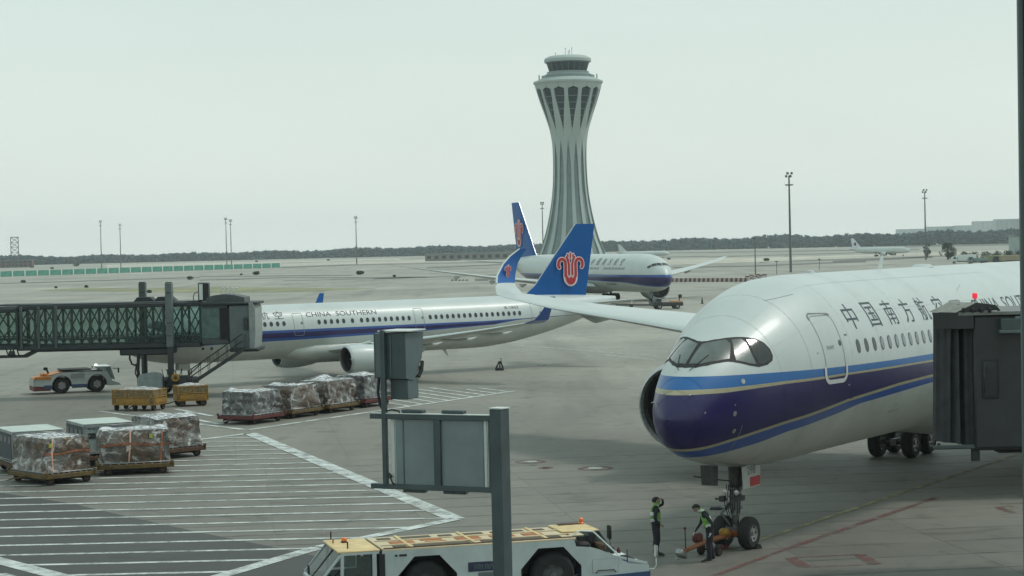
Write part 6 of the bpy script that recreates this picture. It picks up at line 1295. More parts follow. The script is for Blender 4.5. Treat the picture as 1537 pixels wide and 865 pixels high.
mb = MB(); mb.tube([(9.93, .15, .70), (10.15, .12, .70), (10.22, .12, .80), (10.22, .12, 1.02)], .016, FPOST, 6); mb.bev((10.22, .12, 1.20), (.05, .26, .36), METAL, .03); mb.box((10.19, .12, 1.20), (.01, .20, .30), LIP); mb.build('mirror', tr)
mb = MB(); mb.tube([(9.30, .06, .88), (9.30, .06, 1.32)], .014, BLACK, 6); mb.build('marker_rod', tr)
for x, y in ((9.55, 2.2), (9.68, 2.0)): mb = MB(); mb.lathe([(.001, 0), (.06, 0), (.06, .12), (.03, .2), (.001, .22)], RUST, 10, (x, y, .88)); mb.build('red_bottle', tr)

w1_, w2_ = gp(93, 591), gp(146, 588.5); az = atan2(w2_.y-w1_.y, w2_.x-w1_.x); base = (w2_-w1_).length
t2 = thing('aircraft_tractor', 'smaller white tow tractor with orange rear deck parked under the left boarding bridge', 'tow tractor', w1_, az)
OR2 = mat('tractor_orange', (.55, .20, .03), .5, grime=.3)
k_ = base/2.6; f = None
body = [(-2.0, .45), (-.72, .45), (-.68, .85), (-.35, 1.22), (.35, 1.22), (.68, .85), (.72, .45), (base-.72, .45), (base-.68, .85), (base-.35, 1.22), (base+.35, 1.22), (base+.68, .85), (base+.72, .45), (base+1.75, .45), (base+1.6, .62), (base+1.1, .80), (base+.75, 1.50), (.0, 1.55), (-.35, 1.45), (-.7, 1.38), (-1.95, 1.15)]
for y in (-.15, 2.05): mb = MB(); mb.prism(body, y, y+.06, TRUCKW); mb.build('side_panel', t2)
mb = MB(); mb.bev(((base)/2, 1.0, .75), (base+2.0, 1.5, .55), BLACK, .05); mb.build('chassis', t2)
mb = MB(); mb.add([(-1.98, -.14, 1.16), (-1.98, 2.1, 1.16), (-.7, 2.1, 1.42), (-.7, -.14, 1.42)], [(0, 1, 2, 3)], OR2); mb.add([(-.7, -.14, 1.42), (-.7, 2.1, 1.42), (.3, 2.1, 1.64), (.3, -.14, 1.64)], [(0, 1, 2, 3)], OR2); mb.bev((-1.1, .9, 1.38), (.5, 1.2, .25), OR2, .08); mb.bev((-2.0, .98, .85), (.06, 2.2, .55), TRUCKW, .03); mb.bev((-1.35, -.16, 1.18), (1.2, .04, .22), OR2, .02); mb.build('orange_deck', t2, fix=False)
mb = MB(); mb.bev((base*.42, .98, 1.70), (base*.85, 2.1, .10), BLACK, .03); mb.build('black_deck', t2)
mb = MB(); mb.tube([(-.9, .2, 1.5), (-1.05, .2, 1.85)], .07, BLACK, 6); mb.bev((-1.1, .2, 1.85), (.3, .2, .22), BLACK, .04); mb.build('exhaust_stub', t2)
mb = MB(); cx = base+.55
for y in (-.05, 2.0): mb.bar((cx-.55, y, 1.62), (cx-.55, y, 1.82), .07, TRUCKW); mb.bar((cx+.45, y, 1.82), (cx+.75, y, .85), .06, TRUCKW); mb.bar((cx-.1, y, 1.82), (cx-.05, y, .9), .06, TRUCKW); mb.bar((cx-.55, y, 1.82), (cx+.45, y, 1.82), .07, TRUCKW)
mb.bev((cx-.05, .98, 1.86), (1.1, 2.15, .06), FPOST, .02); cb_ = mb.build('cab', t2)
mb = MB(); mb.add([(cx+.45, 0, 1.79), (cx+.45, 1.95, 1.79), (cx+.78, 1.95, .88), (cx+.78, 0, .88)], [(0, 1, 2, 3)], MATS['cab_glass']); mb.add([(cx-.5, -.02, 1.79), (cx+.43, -.02, 1.79), (cx+.72, -.02, .9), (cx-.05, -.02, .9), (cx-.5, -.02, 1.6)], [(0, 1, 2, 3, 4)], MATS['cab_glass']); mb.build('cab_window', cb_, fix=False)
mb = MB(); mb.bev((cx, .9, 1.0), (.5, 1.2, .5), BLACK, .08); mb.build('driver_seat', cb_)
mb = MB(); mb.lathe([(.001, 0), (.10, 0), (.10, .14), (.001, .17)], LAMPW, 10, (base+.1, .9, 1.86)); mb.tube([(base+.1, .9, 1.7), (base+.1, .9, 1.86)], .03, BLACK, 5); mb.build('lit_roof_lamp', t2)
mb = MB(); mb.bev((cx+1.0, -.25, 1.55), (.10, .2, .38), BLACK, .04); mb.tube([(cx+.6, -.1, 1.7), (cx+1.0, -.25, 1.7)], .03, BLACK, 5); mb.build('mirror', t2)
mb = MB(); mb.prism([(-2.02, .25), (-.8, .25), (-.8, .55), (-2.02, .62)], -.18, 2.14, mat('bumper_maroon', (.12, .03, .025), .6)); mb.build('bumper', t2)
mb = MB(); mb.bev((base/2, -.16, .52), (base-1.4, .05, .28), SKIRT, .02); mb.bev((-1.0, -.16, .52), (.6, .05, .28), SKIRT, .02); mb.build('blue_skirt', t2)
mb = MB(); mb.bev((base*.36, -.17, 1.28), (.5, .03, .34), WGREY, .01); mb.bev((base*.56, -.17, 1.3), (.42, .03, .38), WGREY, .01); mb.build('side_hatch', t2)
for x in (0, base):
    for y in (.12, 1.85):
        if f is None: mb = MB(); wheel_mb(mb, (0, 0, 0), .60, .42, n=22, rr=.46); f = mb.build('wheel', t2, (x, y, .60))
        else: inst(f, t2, (x, y, .60))
for x in (0, base):
    mb = MB(); mb.prism([(x+.66*cos(a), .62+.66*sin(a)) for a in [pi*i/10 for i in range(11)]] + [(x+.70*cos(a), .62+.70*sin(a)) for a in [pi-pi*i/10 for i in range(11)]], -.17, -.10, BLACK); mb.build('wheel_arch', t2, fix=False)

# ================================================================== cargo on dollies
def dolly(c, ang, L, Wd, label, frame, side, grp=None, zd=.50, tow=True):
    """origin = near corner; long side along +x, short side along +y"""
    t = thing('cargo_dolly', label, 'dolly', (c.x, c.y, 0), ang, grp)
    mb = MB(); mb.bev((L/2, Wd/2, zd-.07), (L, Wd, .10), side, .02); mb.build('deck', t)
    mb = MB()
    for y in (.02, Wd-.02): mb.bev((L/2, y, zd-.10), (L+.1, .09, .20), frame, .02)
    for x in (.02, L-.02): mb.bev((x, Wd/2, zd-.10), (.09, Wd+.1, .20), frame, .02)
    mb.build('frame', t)
    mb = MB(); n = 9
    for k in range(n): mb.tube([(L*(k+.5)/n, .08, zd+.01), (L*(k+.5)/n, Wd-.08, zd+.01)], .04, METAL, 6)
    mb.build('rollers', t)
    mb = MB(); mb.bev((L/2, Wd/2, .27), (L*.80, Wd*.62, .22), DGEAR, .04)  # dark block and axle boxes added to deepen the shade under the deck
    for x in (L*.14, L*.86): mb.bev((x, Wd/2, .22), (.14, Wd-.5, .14), BLACK, .02)
    mb.build('chassis', t)
    f = None
    for x in (L*.14, L*.86):
        for y in (.22, Wd-.22):
            if f is None: mb = MB(); wheel_mb(mb, (0, 0, 0), .20, .16, rim=BROWN, n=14); f = mb.build('wheel', t, (x, y, .20))
            else: inst(f, t, (x, y, .20))
    if tow: mb = MB(); mb.tube([(0, Wd/2, zd-.15), (-.9, Wd/2, zd-.22)], .04, frame, 6); mb.lathe([(.04, -.03), (.09, 0), (.04, .03)], METAL, 10, (-.95, Wd/2, zd-.22)); mb.build('tow_bar', t)
    mb = MB()
    for x in (.05, L-.05):
        for y in (-.05, Wd+.05): mb.bev((x, y, zd+.05), (.14, .10, .14), frame, .02)
    mb.build('corner_stop', t)
    return t
def vn(p, s, k): return sin(p[0]*s*1.7 + k) * sin(p[1]*s*2.1 + k*1.3) + .6*sin(p[2]*s*2.9 + p[0]*s + k*.7) + .4*sin(p[1]*s*5.1 + p[2]*s*3.3 + k)
def cargo(c, ang, L, Wd, H, label, wrap, seed, z0=.56, top=TOPFOIL, straps=True, yl=None, bulge=.10, grp=None):
    t = thing('cargo_pallet', label, 'cargo', (c.x, c.y, z0), ang, grp); r_ = random.Random(seed)
    mb = MB(); mb.bev((L/2, Wd/2, .0), (L-.06, Wd-.06, .05), METAL, .01); mb.build('pallet_sheet', t)
    nx, ny, nz_ = 30, 22, 16; V_, F_, M_ = [], [], []
    m_ = .12
    def P(x, y, z):
        ex = 1 if 0 < x < L else 0; q = Vector((x, y, z)); s = bulge
        top_dz = .17*vn((x, y, 0), .9, seed) * min(1, min(x, L-x)/.5+.1) * min(1, min(y, Wd-y)/.5+.1) if z > H-.01 else .03*vn((x, y, seed), 1.2, seed)*(z/H)
        cxn, cyn = (x-L/2)/(L/2), (y-Wd/2)/(Wd/2); sh = 1 - m_*(.5*(z/H)**6) - .02
        k1 = vn((x, y, z), 1.3, seed)*.055 + vn((x, y, z), 4.6, seed+2)*.024 + .03*sin(z*2.2+seed) + .02*sin((x+y)*11 + 3*sin(z*3+seed))
        r = 1 + 0
        nx_ = cxn if abs(cxn) > .999 else 0; ny_ = cyn if abs(cyn) > .999 else 0
        return Vector((L/2 + (x-L/2)*sh + nx_*(k1 - .06), Wd/2 + (y-Wd/2)*sh + ny_*(k1 - .06), z + top_dz - (.08 if (abs(cxn) > .96 and abs(cyn) > .96 and z > H-.02) else 0)))
    mb = MB()
    def face(fn, a, b, m):
        base = len(mb.v); mb.v += [tuple(P(*fn(i/a, j/b))) for i in range(a+1) for j in range(b+1)]; k = mb._mi(m)
        for i in range(a):
            for j in range(b): mb.f.append((base+i*(b+1)+j, base+(i+1)*(b+1)+j, base+(i+1)*(b+1)+j+1, base+i*(b+1)+j+1)); mb.m.append(k); mb.sm.append(False)
    face(lambda u, v: (u*L, 0, v*H), nx, nz_, wrap); face(lambda u, v: (u*L, Wd, v*H), nx, nz_, wrap); face(lambda u, v: (0, u*Wd, v*H), ny, nz_, wrap); face(lambda u, v: (L, u*Wd, v*H), ny, nz_, wrap); face(lambda u, v: (u*L, v*Wd, H), nx, ny, top)
    mb.build('wrapped_load', t)
    mb = MB(); 
    for k in range(9):
        x = L*(k+.5)/9; mb.tube([(x, .05, H-.05)] + [(x, Wd*u, P(x, Wd*u, H).z+.03) for u in (.2, .4, .6, .8)] + [(x, Wd-.05, H-.05)], .012, WGREY, 4)
    for k in range(7):
        y = Wd*(k+.5)/7; mb.tube([(.05, y, H-.05)] + [(L*u, y, P(L*u, y, H).z+.03) for u in (.2, .4, .6, .8)] + [(L-.05, y, H-.05)], .012, WGREY, 4)
    mb.build('cargo_net', t)
    if straps:
        for k, fx in enumerate(straps if not isinstance(straps, bool) else (.3, .7)):
            mb = MB(); x = L*fx; pts = [(x + .05*sin(z_*3+seed), P(x, 0, z_*H).y-.03, z_*H) for z_ in (0, .2, .4, .6, .8, 1)]
            w_ = .035; mb.add([(p[0]+s*w_, p[1], p[2]) for p in pts for s in (-1, 1)], [(2*i, 2*i+1, 2*i+3, 2*i+2) for i in range(5)], STRAP_P if k % 2 == 0 else STRAP_O); mb.build('strap', t, fix=False)
        mb = MB(); zz = H*.56; pts = [(L*u, P(L*u, 0, zz).y-.035, zz+.05*sin(u*7+seed)) for u in np.linspace(.02, .98, 14)]; mb.add([(p[0], p[1], p[2]+s*.05) for p in pts for s in (-1, 1)], [(2*i, 2*i+1, 2*i+3, 2*i+2) for i in range(13)], mat('strap_rust', (.26, .10, .05), .7, var=.3)); mb.build('strap', t, fix=False)
    if yl: mb = MB(); mb.box((L*yl, P(L*yl, 0, H*.8).y-.05, H*.8), (.15, .02, .18), LABEL_Y); mb.build('label_sheet', t)
    return t
rad = radians
# left group (angles: long side direction from near corner)
def rot(c, a, x, y): return Vector((c.x + x*cos(a) - y*sin(a), c.y + x*sin(a) + y*cos(a), 0))
def load(px, py, aR, LR, LL, H, dl, cl, wrap, seed, frame=YDULL, deck=RUST, **kw):
    c = gp(px, py); a = rad(aR); dolly(c, a, LR, LL, dl, frame, deck); cargo(rot(c, a, .05, .05), a, LR-.1, LL-.1, H, cl, WRAPS[wrap], seed, **kw)
load(68, 731, 42, 2.5, 3.3, 1.50, 'yellow-railed dolly under the load at the left picture edge', 'film-wrapped load at the left picture edge, with a yellow label and pink strap', 0, 3, yl=.12, straps=(.18,))
load(148, 716, 14, 3.35, 2.5, 1.48, 'yellow dolly under the middle wrapped load of the left group', 'film-wrapped load in the middle of the left group, with pink straps and a white tear', 0, 5.2, yl=.72, straps=(.42, .86))
load(243, 691, 42, 2.5, 3.2, 1.42, 'brown-edged dolly farthest right in the left group', 'pale foil-wrapped load farthest right in the left group, on the hatched marking', 1, 7.7, frame=BROWN, straps=False)
def container(px, py, aR, LR, LL, H, label, dlabel):
    c = gp(px, py); a = rad(aR); dolly(c, a, LR, LL, dlabel, BROWN, RUST); t = thing('cargo_container', label, 'container', (*rot(c, a, .05, .05).xy, .56), a)
    L, Wd = LR-.1, LL-.1
    mb = MB(); mb.bev((L/2, Wd/2, H/2), (L-.06, Wd-.06, H-.06), ALU, .03); mb.build('shell', t)
    mb = MB(); mb.bev((L/2, Wd/2, H), (L, Wd, .06), ALUT, .02); mb.build('top_panel', t)
    mb = MB(); mb.box((-.0, Wd/2, H/2), (.05, Wd-.2, H-.25), CNAVY); mb.build('curtain_side', t); mb = MB()
    for k in range(4): mb.box((-.035, Wd*(k+.5)/4, H*.72), (.02, Wd/6, .28), GEAR)
    mb.build('vent_panel', t)
    mb = MB()
    for x in (.04, L-.04):
        for y in (.04, Wd-.04): mb.bev((x, y, H/2), (.09, .09, H), METAL, .01)
    for x in (.04, L-.04): mb.bev((L/2, .0, .1 if x < 1 else H-.12), (L, .05, .12), METAL, .01)
    mb.build('edge_frame', t)
    for k in range(3): mb = MB(); mb.box((L*(.28+.24*k), -.0, H*.5), (.05, .05, H-.3), METAL); mb.build('rib', t)
    mb = MB()
    for k in range(7): mb.box((.32+k*.22, .0, H*.86), (.14, .06, .10), INKSOFT)
    mb.build('stencil_mark', t); mb = MB(); mb.box((.42, -.0, H*.62), (.34, .07, .26), BLACK); mb.build('document_pocket', t)
container(125, 702, 27, 2.5, 3.2, 1.46, 'grey metal container with dark navy side standing behind the middle load', 'dolly under the grey container with the dark navy side')
container(18, 714, 27, 2.5, 3.2, 1.42, 'grey container at the left edge, only its pale top showing over the wrapped load', 'dolly hidden under the container at the left edge')
# right-hand row of four
for i, (px, py, H, wr, sd_, dl, cl) in enumerate(((379, 638.5, 1.32, 2, 11, 'red dolly at the left end of the row of four by the hatched marking', 'dark film-wrapped load at the left end of the row of four'), (438, 629.5, 1.40, 0, 13.4, 'yellow dolly second from left in the row of four', 'tall brownish wrapped load second from left in the row of four'),
                                                  (494, 621.5, 1.42, 1, 17.1, 'dolly third from left in the row of four', 'wrapped load with domed pale top, third in the row of four'), (548, 613, 1.46, 2, 19.9, 'red dolly at the right end of the row, beside the sign post', 'wrapped load at the right end of the row, partly behind the sign post'))):
    load(px, py, 60, 3.2, 2.5, H, dl, cl, wr, sd_, frame=RUST if i in (0, 3) else YDULL, straps=False)
# yellow baggage carts
def cart(px, py, aR, LR, LL, label):
    c = gp(px, py); a = rad(aR); t = thing('baggage_cart', label, 'cart', (c.x, c.y, 0), a); zd, H = .42, .92
    mb = MB(); mb.bev((LR/2, LL/2, zd), (LR, LL, .12), YELLOW, .02); mb.build('deck', t)
    mb = MB()
    for x in (.03, LR/2, LR-.03):
        for y in (.03, LL-.03): mb.bev((x, y, zd+H/2), (.06, .06, H), YELLOW, .01)
    for y in (LL/3, 2*LL/3):
        for x in (.03, LR-.03): mb.bev((x, y, zd+H/2), (.06, .06, H), YELLOW, .01)
    for z in (zd+H, zd+H*.5):
        mb.bev((LR/2, .03, z), (LR, .05, .06), YELLOW, .01); mb.bev((LR/2, LL-.03, z), (LR, .05, .06), YELLOW, .01); mb.bev((.03, LL/2, z), (.05, LL, .06), YELLOW, .01); mb.bev((LR-.03, LL/2, z), (.05, LL, .06), YELLOW, .01)
    mb.build('frame', t)
    MS = mat('cart_mesh_panel', (.20, .14, .06), .7, var=.35, scale=5, grime=.5)
    for (cx, cy, dx, dy) in ((LR/2, .05, LR-.1, .02), (.05, LL/2, .02, LL-.1), (LR-.05, LL/2, .02, LL-.1)): mb = MB(); mb.box((cx, cy, zd+H*.5), (dx, dy, H*.9), MS); mb.build('side_panel', t)
    mb = MB(); mb.bev((LR*.2, -.01, zd+.22), (.2, .04, .4), YELLOW, .01); mb.bev((LR*.5, -.02, zd+.22), (LR*.9, .03, .30), YELLOW, .01); mb.bev((-.02, LL*.5, zd+.22), (.03, LL*.8, .34), YELLOW, .01); mb.build('yellow_board', t)
    f = None
    for x in (LR*.15, LR*.85):
        for y in (.2, LL-.2, LL*.5):
            if f is None: mb = MB(); wheel_mb(mb, (0, 0, 0), .23, .16, rim=BROWN, n=14); f = mb.build('wheel', t, (x, y, .23))
            else: inst(f, t, (x, y, .23))
    mb = MB(); mb.tube([(-.0, LL/2, .35), (-1.0, LL/2+.1, .10)], .035, BLACK, 6); mb.build('tow_bar', t); return t, c, a
def cover(c, a, LR, LL, label, seed):
    t = thing('covered_baggage', label, 'baggage load', (*rot(c, a, .1, .1).xy, .52), a); mb = MB(); nx, ny = 20, 20
    V_ = [(LR*i/nx*.93, LL*j/ny*.93, .82 + .16*sin(pi*i/nx)*sin(pi*j/ny) + .035*vn((i*.3, j*.3, 0), 1.5, seed) if 0 < i < nx and 0 < j < ny else .30) for i in range(nx+1) for j in range(ny+1)]
    mb.add(V_, [(i*(ny+1)+j, (i+1)*(ny+1)+j, (i+1)*(ny+1)+j+1, i*(ny+1)+j+1) for i in range(nx) for j in range(ny)], mat('plastic_cover', (.42, .41, .40), .35, var=.25, scale=4, bump=.6, coat=.4), True); mb.build('plastic_cover', t)
    mb = MB(); mb.bev((LR*.46, LL*.46, .35), (LR*.86, LL*.86, .68), BROWN, .05); mb.build('stacked_bags', t)
_, c, a = cart(232, 617.5, 72, 1.75, 3.05, 'yellow baggage cart nearer the tow tractor, with a long tow bar on the ground'); cover(c, a, 1.75, 3.05, 'pale plastic cover sagging over the bags on the left yellow cart', 2)
_, c, a = cart(268, 611.5, 22, 2.0, 1.6, 'right-hand yellow baggage cart next to the row of four wrapped loads'); cover(c, a, 2.0, 1.6, 'grey plastic cover over the bags on the right yellow cart', 6)

# ================================================================== tow bar at the nose gear, small items
ngw = Vector((7.117, 64.97, 0)); th_ = gp(1024, 829, .34); dv = (Vector((ngw.x, ngw.y, .42)) - th_); L_ = Vector((dv.x, dv.y, 0)).length
tb = thing('tow_bar', 'orange tow bar on small wheels leading from the nose gear towards the large tractor', 'tow bar', (th_.x, th_.y, 0), atan2(dv.y, dv.x))
mb = MB(); mb.tube([(.1, 0, .36), (L_*.45, 0, .48), (L_-.35, 0, .50)], [.07, .085, .085], ORANGE2, 10); mb.tube([(L_*.45, 0, .48), (L_-.3, .2, .50)], .05, ORANGE2, 8); mb.build('bar_tube', tb)
mb = MB(); mb.bev((-.05, 0, .30), (.42, .26, .20), METAL, .04, M=Matrix.Rotation(.5, 3, 'Y')); mb.lathe([(.05, -.03), (.12, 0), (.05, .03)], METAL, 12, (-.25, 0, .18)); mb.build('coupling_head', tb)
mb = MB(); mb.tube([(.18, -.02, .38), (.16, -.02, 1.02)], .018, BLACK, 6); mb.lathe([(.001, -.05), (.045, -.02), (.045, .03), (.001, .06)], RUST, 10, (.16, -.02, 1.06)); mb.build('lever', tb)
mb = MB(); mb.bev((L_*.36, .16, .62), (.42, .22, .28), RUST, .06); mb.build('red_hydraulic_box', tb)
mb = MB(); mb.bev((L_-.1, 0, .5), (.25, .5, .22), ORANGE2, .05); mb.bev((L_*.78, 0, .62), (.34, .3, .26), YELLOW, .08); mb.build('gear_head', tb)
f = None
for y in (-.32, .32):
    if f is None: mb = MB(); wheel_mb(mb, (0, 0, 0), .19, .13, rim=BROWN, n=16); f = mb.build('wheel', tb, (L_*.5, y, .19))
    else: inst(f, tb, (L_*.5, y, .19))
mb = MB(); mb.tube([(L_*.5, -.34, .19), (L_*.5, .34, .19)], .03, BLACK, 6); mb.tube([(L_*.5, 0, .19), (L_*.5, 0, .48)], .04, ORANGE2, 6); mb.build('axle', tb)
for dx, dy in ((.75, -.75), (-.62, -.7)):
    p = ngw + Vector((dx*.8, dy*.2, 0)); t = thing('wheel_chock', 'small dark chock against the ' + ('right' if dx > 0 else 'left') + ' nose wheel', 'wheel chock', (p.x, p.y, 0), .6); mb = MB(); mb.prism([(-.15, 0), (.15, 0), (.05, .16), (-.05, .16)], -.2, .2, RUST if dx < 0 else BLACK); mb.build('wedge', t)
d = gp(750, 556); t = thing('marker_stand', 'small black A-shaped stand with a hooked top, alone on the apron behind the wing', 'stand', (d.x, d.y, 0))
mb = MB(); mb.bar((-.34, 0, .06), (-.02, 0, .72), .12, BLACK); mb.bar((.30, 0, .06), (.10, 0, .72), .12, BLACK); mb.bar((.0, .25, .06), (.04, .05, .72), .10, BLACK); mb.bev((0, 0, .1), (.70, .5, .2), BLACK, .05); mb.build('legs', t); mb = MB(); mb.tube([(.04, 0, .7), (.16, 0, .80), (.14, 0, .95), (.02, 0, .98)], .035, GEAR, 6); mb.build('hook', t)
# tow tractor and clutter at the nose of the taxiing airliner
d = gp(1001, 464); t = thing('aircraft_tractor', 'far grey tow tractor in front of the taxiing airliner nose gear', 'tow tractor', (d.x, d.y, 0), radians(10))
mb = MB(); mb.bev((0, 0, .75), (4.6, 2.2, .6), DGEAR, .1); mb.build('body', t); mb = MB(); mb.bev((-1.5, 0, 1.35), (1.0, 1.9, .7), BRIDGE_L, .1); mb.bev((-1.5, -.96, 1.4), (.7, .04, .45), DGLASS, .02); mb.bev((1.4, 0, 1.1), (1.6, 1.8, .2), OR2, .05); mb.build('cab', t); mb = MB(); mb.tube([(1.9, 0, 1.0), (2.1, 0, 2.0)], .08, BLACK, 6); mb.bev((2.1, 0, 1.9), (.5, .4, .5), BLACK, .06); mb.tube([(.2, .5, 1.0), (.2, .5, 1.9), (-.2, .5, 1.9)], .05, FPOST, 5); mb.build('rear_frame', t); f = None
for x in (-1.4, 1.4):
    for y in (-1.0, 1.0):
        if f is None: mb = MB(); wheel_mb(mb, (0, 0, 0), .42, .3, n=14); f = mb.build('wheel', t, (x, y, .42))
        else: inst(f, t, (x, y, .42))
d2 = gp(955, 462); t = thing('tow_bar', 'thin far tow bar lying left of the grey tow tractor', 'tow bar', (d2.x, d2.y, 0), 0); mb = MB(); mb.tube([(-3.2, 0, .5), (3.2, -.4, .4)], .10, DGEAR, 6); mb.build('bar_tube', t); mb = MB(); mb.lathe([(.001, -.1), (.3, -.1), (.3, .1), (.001, .1)], BLACK, 10, (-.8, -.2, .3), 'y'); mb.tube([(-.8, -.2, .3), (-.6, 0, 1.3)], .06, FPOST, 5); mb.build('wheel', t)
d = gp(1054, 456); t = thing('traffic_cone', 'tiny dark cone on the apron right of the grey tow tractor', 'cone', (d.x, d.y, 0)); mb = MB(); mb.lathe([(.3, 0), (.3, .06), (.16, .1), (.06, .95), (.001, 1.0)], BLACK, 10); mb.build('cone_body', t)
for i in range(5): d = gp(679 + i*5.5, 421.5); t = thing('cable_cover', 'small dark hump in the short row on the apron left of the blue winglet', 'ground marker', (d.x, d.y, 0), 0, 'short row of small dark humps on the far apron'); mb = MB(); mb.lathe([(.45, 0), (.35, .3), (.001, .4)], DGEAR, 8); mb.build('hump', t)

# ================================================================== people
def person(loc, rz_, label, J, B, cloth, gloves=(), vest=True, cap=False, jacket=CLOTH, look=0.0):
    """J: joint name -> (x, y, z, radius); B: bones (a, b, region). x forward, y left"""
    t = thing('person', label, 'person', loc, rz_)
    names = list(J); me = bpy.data.meshes.new('body'); me.from_pydata([J[n][:3] for n in names], [(names.index(a), names.index(b)) for a, b, _ in B], [])
    o = bpy.data.objects.new('body', me); col.objects.link(o); s = o.modifiers.new('skin', 'SKIN')
    for i, n in enumerate(names): r = J[n][3]; me.skin_vertices[0].data[i].radius = (r if not isinstance(r, tuple) else r[0], r if not isinstance(r, tuple) else r[1]); me.skin_vertices[0].data[i].use_root = (n == 'pelvis')
    s.use_smooth_shade = True; s.branch_smoothing = .6; ss = o.modifiers.new('sub', 'SUBSURF'); ss.levels = 1; ss.render_levels = 1
    bpy.context.view_layer.update(); ev = o.evaluated_get(bpy.context.evaluated_depsgraph_get()); nm = bpy.data.meshes.new_from_object(ev); bpy.data.objects.remove(o)
    regs = {'skin': SKIN, 'top': jacket, 'legs': cloth, 'shoe': BLACK, 'glove': GLOVE}; rk = list(regs)
    nm.materials.clear()
    for k in rk: nm.materials.append(regs[k])
    segs_ = [(Vector(J[a][:3]), Vector(J[b][:3]), r, max(J[a][3] if not isinstance(J[a][3], tuple) else J[a][3][0], .01)) for a, b, r in B]; torso = []
    for p in nm.polygons:
        c = p.center; best = (9, 'top')
        for a, b, r, rad_ in segs_:
            d = b-a; u = max(0, min(1, (c-a).dot(d)/max(d.length_squared, 1e-9))); q = (c-(a+d*u)).length - rad_*.9
            if q < best[0]: best = (q, r)
        reg = best[1]
        if reg == 'torso': torso.append(p.index); reg = 'top'
        p.material_index = rk.index(reg); p.use_smooth = True
    bo = bpy.data.objects.new('body', nm); col.objects.link(bo); bo.parent = t
    if vest:
        mb = MB(); vi = {}
        for pi_ in torso:
            p = nm.polygons[pi_]; f_ = []
            for v in p.vertices:
                if v not in vi: vv = nm.vertices[v]; vi[v] = len(mb.v); mb.v.append(tuple(vv.co + vv.normal*.016))
                f_.append(vi[v])
            c = p.center; band = abs(((c.z - J['pelvis'][2]) % .22) - .1) < .022; 
            mb.f.append(tuple(f_)); mb.m.append(mb._mi(REFL if band else VEST)); mb.sm.append(True)
        vo = mb.build('high_visibility_vest', t, fix=False); sol = vo.modifiers.new('thick', 'SOLIDIFY'); sol.thickness = .008; sol.offset = 1
    t.scale = (1.24, 1.24, 1.06)
    # head details: hair or cap, nose, ears, eyes
    h = Vector(J['head'][:3]); n_ = Vector(J['crown'][:3]); upv = (n_-h).normalized(); fw = Vector((1, 0, 0)); fw = (fw - upv*fw.dot(upv)).normalized(); lf = upv.cross(fw)
    M = Matrix((fw, lf, upv)).transposed()
    mb = MB(); vv, ff = ico(2); sc = np.array([.108, .090, .105]); pts = []
    for v in vv:
        q = v*sc*1.03; keep = v[2] > (-.15 if v[0] < .2 else .45)
        pts.append(q if True else q)
    sel = [f_ for f_ in ff if all((vv[i][2] > .38 if vv[i][0] > .35 else vv[i][2] > -.55) for i in f_)]
    mb.add([h + M @ Vector((p[0]-.012, p[1], p[2]+.02)) for p in pts], [tuple(int(i) for i in f_) for f_ in sel], HAIR, True)
    if cap: mb.add([h + M @ Vector(p) for p in ((.09, -.07, .05), (.17, -.05, .035), (.17, .05, .035), (.09, .07, .05), (.09, -.07, .062), (.17, -.05, .045), (.17, .05, .045), (.09, .07, .062))], [(0, 1, 2, 3), (7, 6, 5, 4), (0, 4, 5, 1), (1, 5, 6, 2), (2, 6, 7, 3)], HAIR)
    mb.build('cap' if cap else 'hair', t, fix=False)
    mb = MB(); mb.add([h + M @ Vector(p) for p in ((.088, -.012, .0), (.088, .012, .0), (.112, 0, -.03), (.086, 0, -.042), (.09, 0, .012))], [(0, 2, 4), (1, 4, 2), (0, 3, 2), (1, 2, 3)], SKIN); mb.build('nose', t, fix=False)
    for s_ in (-1, 1): mb = MB(); mb.bev(h + M @ Vector((-.005, s_*.088, -.01)), (.035, .016, .055), SKIN, .006, M=M); mb.build('ear', t); mb = MB(); mb.bev(h + M @ Vector((.088, s_*.032, .012)), (.012, .024, .010), HAIR, .003, M=M); mb.build('eye', t)
    mb = MB(); mb.bev(h + M @ Vector((.085, 0, -.055)), (.012, .045, .010), RUST, .003, M=M); mb.build('mouth', t)
    return t
def hand(J, B, side, w, d, reg, curl=.5, palm=(0, 0, -1)):
    """five finger chains from the wrist along d"""
    w, d, pn = Vector(w), Vector(d).normalized(), Vector(palm).normalized(); s = d.cross(pn).normalized(); k = side
    pm = w + d*.055; J[k+'palm'] = (*pm, (.036, .020)); B.append((k+'wrist', k+'palm', reg))
    for i, (o_, L_) in enumerate(((-.030, .068), (-.010, .080), (.010, .075), (.028, .058))):
        a = pm + d*.040 + s*o_; b = a + (d*(1-curl*.4) + pn*curl*.5)*L_*.55; c = b + (d*(1-curl) + pn*curl)*L_*.45
        for n_, q, r in (('a', a, .0105), ('b', b, .0095), ('c', c, .008)): J[f'{k}f{i}{n_}'] = (*q, r)
        B += [(k+'palm', f'{k}f{i}a', reg), (f'{k}f{i}a', f'{k}f{i}b', reg), (f'{k}f{i}b', f'{k}f{i}c', reg)]
    a = w + d*.03 - s*.032; b = a + (d*.7 - s*.6 + pn*.3)*.035; c = b + (d*.9 - s*.2 + pn*.3)*.028
    for n_, q, r in (('a', a, .012), ('b', b, .011), ('c', c, .009)): J[f'{k}t{n_}'] = (*q, r)
    B += [(k+'wrist', k+'ta', reg), (k+'ta', k+'tb', reg), (k+'tb', k+'tc', reg)]
